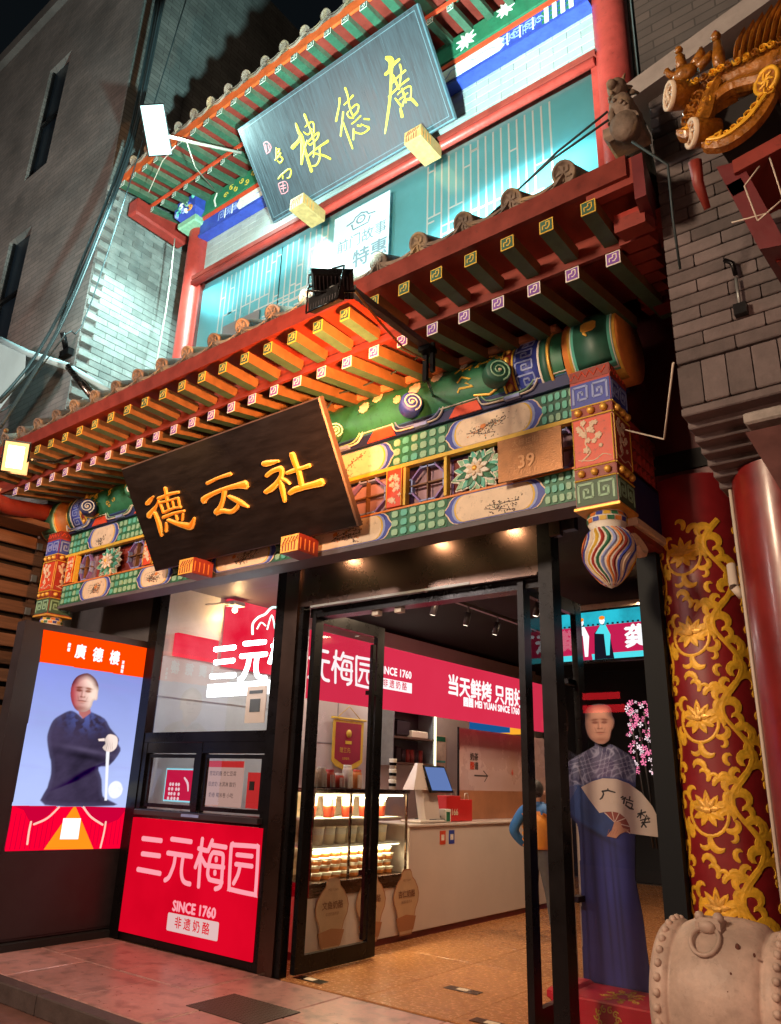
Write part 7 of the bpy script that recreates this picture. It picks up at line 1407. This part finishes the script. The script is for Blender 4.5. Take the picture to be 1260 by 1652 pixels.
for s_ in (((cx-.20, cz, .012), (cx-.15, cz+.06, .012), (cx-.08, cz+.02, .012)), ((cx-.05, cz-.02, .012), (cx, cz+.12, .012), (cx+.06, cz-.02, .012)), ((cx+.08, cz, .012), (cx+.13, cz+.08, .012), (cx+.2, cz-.02, .012))): d.stroke(smooth_pts(list(s_), 4), f, 0, .015, 'neonteal')
d.build('neon_emblem', NS)
d = MB(); d.box((-5.72, 5.10, 1.98), (-5.45, 5.11, 2.32), 'greytextbg' if 0 else 'offwhite'); d.box((-5.66, 5.095, 2.08), (-5.52, 5.10, 2.2), 'greytext'); d.box((-5.68, 5.095, 2.25), (-5.50, 5.10, 2.28), 'greytext'); tag(d.build('paper_notice'), 'grey paper notice stuck inside the window under the neon sign', 'notice')
d = MB(); d.box((-7.08, 5.84, 3.40), (-6.9, 6.0, 3.46), 'offwhite', ch=.01); d.tube([(-7.0, 5.5, 3.35), (-6.98, 5.7, 3.40), (-6.98, 5.9, 3.42)], .01, 'cablew', 6); e = MB(); e.ball((-6.98, 5.92, 3.36), .035, 'ledwarm', 6)
t = thing('wall_lamp', (-7.0, 5.9, 3.4), 'small warm lamp on a white box near the top of the window bay', 'lamp'); d.build('housing', t); e.build('bulb', t); lamp('wall_lamp_glow', 'POINT', (-6.93, 5.9, 3.3), (0, 0, 0), (1, .6, .25), 10, .03)
M['streetred'] = emis('red_sign_across_street', (1, .02, .03), 6); M['streetwarm'] = emis('warm_window_across_street', (1, .62, .35), 2.5); M['streetpink'] = emis('pink_sign_across_street', (1, .25, .4), 2.0)
OS = thing('opposite_shopfront', (-5, -7.4, 0), 'shopfront across the street, seen only as red and warm reflections in the glass', 'shopfront')
d = MB(); d.box((-16, -8.2, -.13), (4, -7.5, 6.5), 'black'); d.build('wall', OS)
for x0, x1, z0, z1, m_ in ((-7.8, -6.8, 3.15, 3.32, 'streetred'), (-7.8, -6.9, 3.45, 3.6, 'streetred'), (-12.5, -9.5, .8, 2.3, 'streetwarm'), (-4.8, -2.0, .8, 2.2, 'streetwarm'), (-12.4, -9.6, 2.7, 3.2, 'streetpink'), (-4.6, -2.6, 2.75, 3.1, 'streetpink')):
    d = MB(); d.box((x0, -7.5, z0), (x1, -7.44, z1), m_); d.build('lit_panel', OS)
# track lights
for k, (y, x) in enumerate(((7.4, -4.0), (7.4, -3.2), (8.6, -4.2), (8.6, -3.2))):
    pass
M['spot'] = emis('lit_spot_face', (1, .85, .65), 6)
def track(x, y0, y1, n, label):
    t = thing('track_light', (x, (y0+y1)/2, 3.4), label, 'track light', 'ceiling track lights')
    d = MB(); d.box((x-.02, y0, 3.36), (x+.02, y1, 3.40), 'grey'); d.build('rail', t)
    for i in range(n):
        y = y0+(y1-y0)*(i+.5)/n; d = MB(); d.tube([(x, y, 3.36), (x, y, 3.28)], .012, 'grey', 6); d.tube([(x, y, 3.30), (x-.04, y, 3.16)], .035, 'darkplastic', 8); d.build('spot_head', t)
        e = MB(); e.lathe([(0, 0), (.0, .028)], (x-.042, y, 3.157), (-.27, 0, -.96), 'spot', 8); e.build('spot_face', t)
track(-4.5, 6.2, 9.4, 5, 'ceiling track with spot heads nearest the pink red fascia'); track(-3.6, 6.6, 10.5, 4, 'ceiling track with spot heads over the middle of the shop')
for k, (x, y) in enumerate(((-2.35, 6.4), (-2.0, 8.5), (-2.9, 9.0), (-1.7, 6.9))):
    d = MB(); d.lathe([(0, 0), (0, .05), (.01, .05)], (x, y, 3.552), (0, 0, 1), 'spot', 12); d.lathe([(.0, .05), (-.006, .065), (.01, .07)], (x, y, 3.552), (0, 0, 1), 'white', 12)
    tag(d.build('downlight'), 'small round recessed ceiling downlight, %s' % ('nearest the right window pane', 'above the blossom', 'beyond the led screen', 'nearest the gold column')[k], 'downlight', 'recessed ceiling downlights')
d = MB(); d.box((-3.4, 7.6, 3.2), (-2.3, 8.3, 3.34), 'cream', ch=.01); tag(d.build('air_conditioner'), 'pale ceiling air conditioner beyond the entrance header', 'air conditioner')
# LED programme screen
M['sc_teal'] = emis('led_teal', (.03, .62, .78), 1.0, scale=5, c2=(.02, .35, .45)); M['sc_red'] = emis('led_maroon', (.62, .015, .09), 1.0); M['sc_cyan'] = emis('led_cyan', (.10, .85, .95), 1.0); M['sc_black'] = emis('led_black', (.01, .01, .02), 1)
LS = thing('led_screen', (-2.6, 6.5, 2.56), 'wide lit screen showing two robed performers hanging inside the right window', 'screen'); f = planeY(6.5)
d = MB(); d.box((-3.14, 6.505, 2.55), (-1.7, 6.58, 3.02), 'blackmetal'); d.build('housing', LS)
d = MB(); d.poly([(-3.12, 2.87), (-1.72, 2.87), (-1.72, 3.0), (-3.12, 3.0)], f, 0, .002, 'sc_teal'); d.poly([(-3.12, 2.62), (-1.72, 2.62), (-1.72, 2.87), (-3.12, 2.87)], f, 0, .002, 'sc_red'); d.poly([(-3.12, 2.57), (-1.72, 2.57), (-1.72, 2.62), (-3.12, 2.62)], f, 0, .002, 'sc_cyan')
for i in range(30): d.poly([(-3.1+.046*i, 2.872), (-3.08+.046*i, 2.872), (-3.08+.046*i, 2.888), (-3.1+.046*i, 2.888)], f, .002, .003, 'sc_black')
d.build('picture', LS)
d = MB()
for cx, m1, m2 in ((-2.88, 'sc_red', 'scrwhite'), (-2.68, 'sc_black', 'sc_cyan')):
    d.poly([(cx-.09, 2.57), (cx-.08, 2.80), (cx-.03, 2.86), (cx+.03, 2.86), (cx+.06, 2.80), (cx+.09, 2.57)], f, .002, .004, m1); d.poly([(cx-.07, 2.80), (cx-.02, 2.87), (cx+.03, 2.87), (cx+.07, 2.78), (cx+.05, 2.60), (cx+.02, 2.60), (cx+.01, 2.79)], f, .004, .005, m2)
    d.poly([(cx+.026*math.cos(a), 2.91+.034*math.sin(a)) for a in [k*.6 for k in range(10)]], f, .005, .006, 'scrwhite'); d.poly([(cx+.028*math.cos(a), 2.935+.018*math.sin(a)) for a in [k*.6 for k in range(10)]], f, .006, .007, 'scror')
d.build('performers', LS)
text_mesh('screen_lettering', '龚', .21, M['scrwhite'], lambda s, t, h: f(s-2.38, t+2.735, h+.004), LS, bold=.006); text_mesh('screen_lettering', '云飞', .19, M['scrwhite'], lambda s, t, h: f(s-2.05, t+2.735, h+.004), LS, bold=.006)
# blossom branches (lit pink) at the back right
M['blos'] = emis('lit_pink_blossom', (1.0, .22, .40), 1.1); M['blosw'] = emis('lit_pale_blossom', (1.0, .75, .80), 1.2)
BL = thing('blossom_display', (-2.2, 7.4, 1.2), 'glowing pink artificial plum blossom behind the cut-out figure', 'artificial flowers'); q = random.Random(9)
d = MB()
for k in range(6): d.tube(smooth_pts([(-2.35+.05*k, 7.4, 1.0), (-2.45+.1*k, 7.4, 1.5), (-2.5+.12*k, 7.42, 2.1)], 3) and [(-2.70+.03*k, 7.4, 1.0), (-2.76+.06*k, 7.4, 1.5), (-2.84+.07*k, 7.42, 2.2)], .01, 'hairm', 5)
d.build('stem', BL)
d = MB()
for k in range(170):
    x, y, z = -2.86+q.random()*.42, 7.35+q.random()*.12, 1.62+q.random()**.8*.68; a0 = q.uniform(0, 6); m_ = 'blosw' if q.random() < .35 else 'blos'; r_ = q.uniform(.012, .026)
    for i in range(4): a = a0+i*1.57; d.add([(x, y, z), (x+r_*math.cos(a-.4), y-.01, z+r_*math.sin(a-.4)), (x+r_*1.2*math.cos(a), y-.012, z+r_*1.2*math.sin(a)), (x+r_*math.cos(a+.4), y-.01, z+r_*math.sin(a+.4))], [(0, 1, 2, 3)], m_)
tag(d.build('blossom', BL), kind='stuff')
d = MB(); d.box((-2.6, 8.2, .38), (-1.3, 8.8, .46), 'wood'); d.box((-2.6, 8.25, 0), (-2.54, 8.75, .38), 'blackmetal'); d.box((-1.36, 8.25, 0), (-1.3, 8.75, .38), 'blackmetal'); d.box((-2.6, 8.72, .46), (-1.3, 8.78, .8), 'darkplastic'); tag(d.build('bench'), 'dark low bench on the shop floor behind the cut-out figure', 'bench')
# ================================================================ CUT-OUT FIGURE
CU = thing('cardboard_cutout', (-2.45, 5.9, .18), 'life-size cut-out of a man in indigo robe holding a lettered fan behind glass', 'cardboard figure')
Cc = DATA['C']; f = planeY(5.90)
M['cskin'] = mat('print_skin', (.50, .24, .16), .45, var=.1, scale=12, emit=0); M['cskin2'] = mat('print_skin_shade', (.36, .14, .10), .45); M['crobe'] = mat('print_indigo_robe', (.028, .032, .15), .5, var=.35, scale=4); M['csleeve'] = mat('print_blue_sleeve', (.04, .09, .30), .5, var=.3, scale=4)
M['cyoke'] = mat('print_patterned_yoke', (.10, .11, .26), .5, var=.2, scale=10); M['cpat'] = mat('print_pale_scroll', (.38, .40, .56), .5); M['cfan'] = mat('print_fan_paper', (.62, .50, .44), .5, var=.05); M['crib'] = mat('print_fan_rib', (.26, .05, .04), .5); M['cgrey'] = mat('print_ink', (.03, .025, .03), .5)
d = MB()
def cp(k, m, l): d.poly([tuple(p) for p in Cc[k]], f, l*.0015-(.012 if l == 0 else 0), l*.0015+.001, m)
cp('body', 'crobe', 0); d = d.build('board', CU); d = MB()
bodyP = rnd_poly(Cc['body'], 3); headP = rnd_poly(Cc['head'])
hx = Cc['head']; hx0 = sum(p[0] for p in hx)/len(hx); hz0 = sum(p[1] for p in hx)/len(hx)
def paint_cut(X, Y):
    A = np.empty(X.shape+(3,)); fo = fbm(X*1.0, Y*.22, 11, 21); f2 = fbm(X, Y, 6, 5)
    A[:] = (.028, .034, .19); A *= (1+.55*np.clip(fo, -1, 1)+.25*f2)[..., None]; e_ = np.clip(1-sdist(bodyP, X, Y)/.06, 0, 1); A *= (1-.45*e_)[..., None]
    cx_ = hx0
    for x_, w_ in ((cx_-.12, .018), (cx_+.06, .014), (cx_+.02, .010), (cx_-.04, .012)): A *= (1-.5*gs(X-.04*(1.2-Y), Y, x_, .7, w_, .55))[..., None]
    ym = mk(rnd_poly(Cc['yoke']), X, Y, .02); pt = fbm(X, Y, 34, 13); pt2 = np.clip(np.abs(pt)*3.2-.35, 0, 1); sw = np.clip(1-np.abs(np.sin(26*(X+.25*np.sin(17*Y)))*np.sin(24*(Y+.22*np.sin(19*X)))+.35*pt)*3.4, 0, 1)
    Yk = np.empty(X.shape+(3,)); Yk[:] = (.035, .035, .13); Yk = over(Yk, (.50, .52, .74), np.clip(sw*.8+.25*(1-pt2), 0, 1)*.85); Yk = over(Yk, (.20, .10, .24), gs(X, Y, cx_+.02, 1.63, .12, .12)*.35)
    A = A*(1-ym[..., None])+Yk*ym[..., None]
    sl = mk(rnd_poly(Cc['sleeve']), X, Y, .02); S_ = np.empty(X.shape+(3,)); S_[:] = (.02, .05, .20); S_ *= (1+.5*np.clip(fbm(X+Y, Y-X, 9, 31), -1, 1))[..., None]; A = A*(1-sl[..., None])+S_*sl[..., None]; A *= (1-.6*gs(X, Y, -2.58, 1.17, .16, .02, -.45))[..., None]
    A = over(A, (.05, .03, .10), mk(Cc['neck'], X, Y, .012))
    return face(A, X, Y, headP, hx0-.01, hz0-.0, .088, (.40, .13, .08), (.85, .46, .32), False)
allP = Cc['body']
x0_ = min(p[0] for p in allP)-.03; x1_ = max(p[0] for p in allP)+.03
print_sheet('robe_print', CU, f, x0_, x1_, .19, 1.93, 120, 330, paint_cut, .0032, vec_mat('cutout_print', 0), clip=bodyP)
headc = MB(); headc.poly(headP, f, -.012, .0030, 'cskin'); headc.build('head_board', CU)
print_sheet('face_print', CU, f, hx0-.14, hx0+.14, hz0-.19, hz0+.19, 90, 120, paint_cut, .0036, vec_mat('face_print', 0), clip=headP)
d = MB()
cp('fan', 'cfan', 5); cp('fanribs', 'crib', 6)
fc = Cc['fanribs'][7]
for p in Cc['fanribs'][:6]: d.stroke([(fc[0], fc[1], .004), (p[0], p[1], .008)], f, .010, .011, 'cfan', rnd=False, ridge=False)
for k in range(13):
    a = R(12+k*8.5); d.stroke([(fc[0]+.15*math.cos(a), fc[1]-.02+.15*math.sin(a), .002), (fc[0]+.25*math.cos(a), fc[1]-.02+.25*math.sin(a), .003)], f, .0085, .009, 'cream', rnd=False, ridge=False)
d.build('fan_print', CU); d = MB(); cp('hand', 'cskin', 8)
for k in range(4): d.stroke([(-2.49+.02*k, 1.175, .003), (-2.475+.022*k, 1.21, .003)], f, .013, .0135, 'cskin2', ridge=False)
d.build('hand_print', CU); d = MB()
for k in ('cgua', 'cde', 'clou'):
    for s_ in DATA[k]: d.stroke([(p[0], p[1], p[2]*1.25) for p in s_], f, .0092, .0100, 'cgrey', ridge=False)
d.build('fan_characters', CU)
BS = thing('printed_box', (-2.4, 5.75, 0), 'red box base with gold medallion under the cut-out figure', 'box')
M['basered'] = mat('base_red_print', (.50, .01, .03), .4, var=.1)
d = MB(); d.box((-2.78, 5.45, .003), (-2.02, 6.05, .18), 'basered', ch=.01); d.box((-2.82, 5.47, .12), (-2.66, 5.9, .20), 'pinkbase' if 0 else 'basered', ch=.02); d.build('box', BS)
d = MB(); f = planeY(5.449)
for k in range(10): a = k*.63; d.stroke(spiral(-2.38+.07*math.cos(a), .09+.05*math.sin(a), .022, 1.2, a, .010, 8), f, 0, .002, 'yellow')
f = lambda s, t, h: (s, t, .181+h)
for k in range(18): a = k*.7; r_ = .04+.006*k; d.stroke(spiral(-2.35+r_*math.cos(a), 5.68+r_*math.sin(a)*1.2, .03, 1.2, a, .012, 8), f, 0, .002, 'yellow')
d.build('medallion', BS)
for k, x in enumerate((-2.83, -2.76)):
    d = MB(); d.box((x, 5.93, .0), (x+.022, 5.96, 1.35-.1*k), 'cream'); tag(d.build('stile_reflection_strip'), ('left', 'right')[k]+' of two slim pale upright strips behind the cut-out, added for door edge reflections', 'strip', 'added pale strips')  # pale strips standing in for reflecting edges of the open door stile
# ================================================================ STONE DRUM
DR = thing('stone_drum', (-1.05, 3.42, 0), 'weathered white marble drum with studded rims and ring handle at lower right', 'stone drum')
cz = .73; rc = .30; cy = 3.52
d = MB(); L0, L1 = -1.255, -.80
prof = [(0, .0), (0, .225), (.0, .255), (.018, .268), (.05, .272), (.07, .266), (.074, .258), (.085, .268), (.13, .288), (.21, .300), (.30, .300), (.37, .288), (.395, .268), (.402, .258), (.41, .266), (.43, .272), (.455, .268), (.475, .255), (.475, .225), (.475, 0)]
d.lathe(prof, (L0, cy, cz), (1, 0, 0), 'drum', 56); d.build('drum_body', DR)
d = MB()
for x in (L0+.035, L1+.0):
    for k in range(34):
        a = 2*math.pi*k/34; d.ball((x, cy-.272*math.cos(a), cz+.272*math.sin(a)), .0155, 'drum', 5, (1, 1, 1))
tag(d.build('rim_stud', DR), kind='stuff')
d = MB()
rp = []; cx = -1.045
def fD(s, ang, h): r_ = .298+h; return (s, cy-r_*math.cos(ang), cz+r_*math.sin(ang))
for k in range(28): a = 2*math.pi*k/28; rp.append(fD(cx+.052*math.cos(a), R(52)+.21*math.sin(a)-.02, .010))
rp.append(rp[0]); d.tube(rp, .009, 'drum', 7, caps=False)
d.build('ring_handle', DR)
d = MB(); p = fD(cx, R(66), 0)
d.box((p[0]-.045, p[1]-.035, p[2]-.03), (p[0]+.05, p[1]+.06, p[2]+.035), 'drum', ch=.015); d.ball((p[0]+.0, p[1]-.035, p[2]+.005), .026, 'drum', 6, (1.3, .7, .9)); d.ball((p[0]+.035, p[1]+.0, p[2]+.035), .022, 'drum', 5); d.ball((p[0]-.035, p[1]+.0, p[2]+.035), .020, 'drum', 5); d.build('beast_mask', DR)
for k, (s, a, r_) in enumerate(((-.93, 50, .012), (-.945, 30, .006), (-.955, 18, .007), (-1.03, 8, .004), (-.87, 46, .006))):
    d = MB(); P_ = fD(s, R(a), -.002); d.ball(P_, r_, 'marblespot', 4, (.8, .5, 1.3)); d.build('chip', DR)
d = MB(); d.box((-1.34, 3.12, .003), (-.72, 3.95, .38), 'drum', ch=.03); d.tube([(-1.36, 3.16, .42), (-1.1, 3.14, .40), (-.7, 3.13, .40)], .05, 'drum', 10); d.box((-1.3, 3.2, .38), (-.76, 3.85, .50), 'drum', ch=.05); d.build('plinth', DR)
# floor fittings
gr = MB(); gr.box((-4.80, 3.98, -.01), (-4.13, 4.42, .0035), 'blackmetal'); gr = tag(gr.build('entrance_grate'), 'rectangular metal drain grate set in the pavement before the door', 'grate')
gb = MB(); gb.box((-.335, -.006, .0), (.335, .006, .007), 'edgewood'); gb = gb.build('bar', gr, loc=(-4.465, 3.99, .0))
for k in range(1, 22): inst(gb, (-4.465, 3.99+.02*k, .0), gr)
for k in range(16): 
    if k == 0:
        g2 = MB(); g2.box((-.005, -.22, .001), (.005, .22, .0065), 'edgewood'); g2 = g2.build('cross_bar', gr, loc=(-4.79, 4.2, 0))
    else: inst(g2, (-4.79+.043*k, 4.2, 0), gr)
for (x, y), lb in (((-4.70, 5.12), 'small steel floor spring plate beside the open left door'), ((-3.66, 5.72), 'small steel floor plate in the middle of the doorway'), ((-3.05, 5.12), 'small steel floor plate close to the right door')):
    d = MB(); d.box((x-.15, y-.05, .001), (x+.15, y+.05, .006), 'steel', ch=.002); d.box((x-.05, y-.03, .006), (x+.05, y+.03, .008), 'cream'); tag(d.build('floor_plate'), lb, 'floor plate', 'floor spring plates')
d = MB(); d.ball((-6.02, 3.02, -.08), .06, 'white', 7, (2.0, .8, .75)); d.ball((-5.93, 3.01, -.085), .045, 'offwhite', 6, (1.3, .9, .7)); d.box((-6.15, 2.97, -.13), (-5.87, 3.07, -.105), 'grey', ch=.008); tag(d.build('shoe'), 'pale shoe on the street at the lower left corner', 'shoe')
d = MB(); d.tube([(-1.26, 3.75, .02), (-1.9, 4.3, .02), (-2.2, 4.7, .02)], .012, 'cablew', 6)
# ================================================================ CUSTOMER (seen from behind)
def skin_body(name, V, E_, root, mats, parent, lv=2, assign=None):
    me = bpy.data.meshes.new(name); me.from_pydata([v[:3] for v in V], E_, [])
    o = bpy.data.objects.new(name, me); COL.objects.link(o)
    o.modifiers.new('skin', 'SKIN'); me.skin_vertices[0].data if me.skin_vertices else None
    bpy.context.view_layer.update()
    if not me.skin_vertices: 
        bpy.context.view_layer.objects.active = o; bpy.ops.mesh.customdata_skin_add()
    for i, v in enumerate(V): me.skin_vertices[0].data[i].radius = (v[3], v[4] if len(v) > 4 else v[3])
    me.skin_vertices[0].data[root].use_root = True
    s = o.modifiers.new('sub', 'SUBSURF'); s.levels = lv; s.render_levels = lv
    bpy.context.view_layer.update(); dg = bpy.context.evaluated_depsgraph_get(); ev = o.evaluated_get(dg); m2 = bpy.data.meshes.new_from_object(ev)
    bpy.data.objects.remove(o); o = bpy.data.objects.new(name, m2); COL.objects.link(o); m2.materials.clear()
    for m_ in mats: m2.materials.append(M[m_])
    for p in m2.polygons:
        p.use_smooth = True
        if assign: p.material_index = assign(p.center)
    adopt(o, parent); return o
PE = thing('person', (-4.15, 8.1, 0), 'customer in orange vest over blue jacket seen from behind beyond the door', 'person')
px, py = -4.22, 8.10
M['trous'] = mat('grey_trousers', (.085, .08, .075), .8, var=.3, scale=15); M['shoe'] = mat('pale_shoe', (.6, .52, .45), .5); M['vest'] = mat('orange_puffer', (.62, .22, .02), .5, var=.1); M['jack'] = mat('blue_jacket', (.02, .13, .36), .6, var=.2, scale=12)
V = [(px, py, .82, .13, .11), (px, py, 1.0, .14, .11), (px, py+.01, 1.15, .155, .11), (px, py, 1.27, .11, .09), (px, py-.01, 1.33, .055, .055), (px, py-.02, 1.40, .075, .085), (px, py-.02, 1.47, .07, .08),
     (px-.08, py, .72, .085, .085), (px-.09, py+.02, .42, .06, .06), (px-.09, py-.02, .12, .05, .05), (px-.09, py-.03, .07, .045, .04), (px-.09, py+.12, .045, .04, .035),
     (px+.08, py, .72, .085, .085), (px+.10, py+.05, .42, .06, .06), (px+.11, py+.10, .12, .05, .05), (px+.11, py+.10, .07, .045, .04), (px+.13, py+.24, .045, .04, .035),
     (px-.17, py, 1.24, .065, .065), (px-.31, py-.01, 1.03, .062, .062), (px-.24, py+.12, .88, .045, .045), (px-.2, py+.24, .93, .03, .03),
     (px+.16, py, 1.24, .06, .06), (px+.22, py+.02, 1.02, .05, .05), (px+.18, py+.2, .95, .04, .04), (px+.12, py+.28, .99, .028, .028)]
E_ = [(0, 1), (1, 2), (2, 3), (3, 4), (4, 5), (5, 6), (0, 7), (7, 8), (8, 9), (9, 10), (10, 11), (0, 12), (12, 13), (13, 14), (14, 15), (15, 16), (3, 17), (17, 18), (18, 19), (19, 20), (3, 21), (21, 22), (22, 23), (23, 24)]
def asg(c):
    if c.z < .10: return 3
    if c.z < .86: return 0
    if abs(c.x-px) < .15 and c.z < 1.22 and abs(c.y-py) < .17: return 1
    if c.z > 1.34: return 4
    return 2
skin_body('body', V, E_, 0, ['trous', 'vest', 'jack', 'shoe', 'skin'], PE, 2, asg)
d = MB(); d.ball((px, py-.035, 1.46), .098, 'hairm', 8, (.95, .95, 1.1)); d.build('hair', PE)
for s_ in (-1, 1): 
    d = MB(); d.ball((px+.098*s_, py+.0, 1.43), .02, 'skin', 5, (.5, .8, 1.2)); d.build('ear', PE)
d = MB(); d.lathe([(0, .145), (.03, .165), (.06, .150), (.09, .170), (.12, .152), (.15, .172), (.18, .152), (.21, .168), (.24, .148), (.27, .155), (.33, .11), (.37, .075)], (px, py, .86), (0, 0, 1), 'vest', 24); d.build('puffer_vest', PE)
d = MB(); d.lathe([(0, .075), (.03, .085), (.06, .075)], (px, py-.01, 1.27), (0, 0, 1), 'jack', 16); d.build('collar', PE)
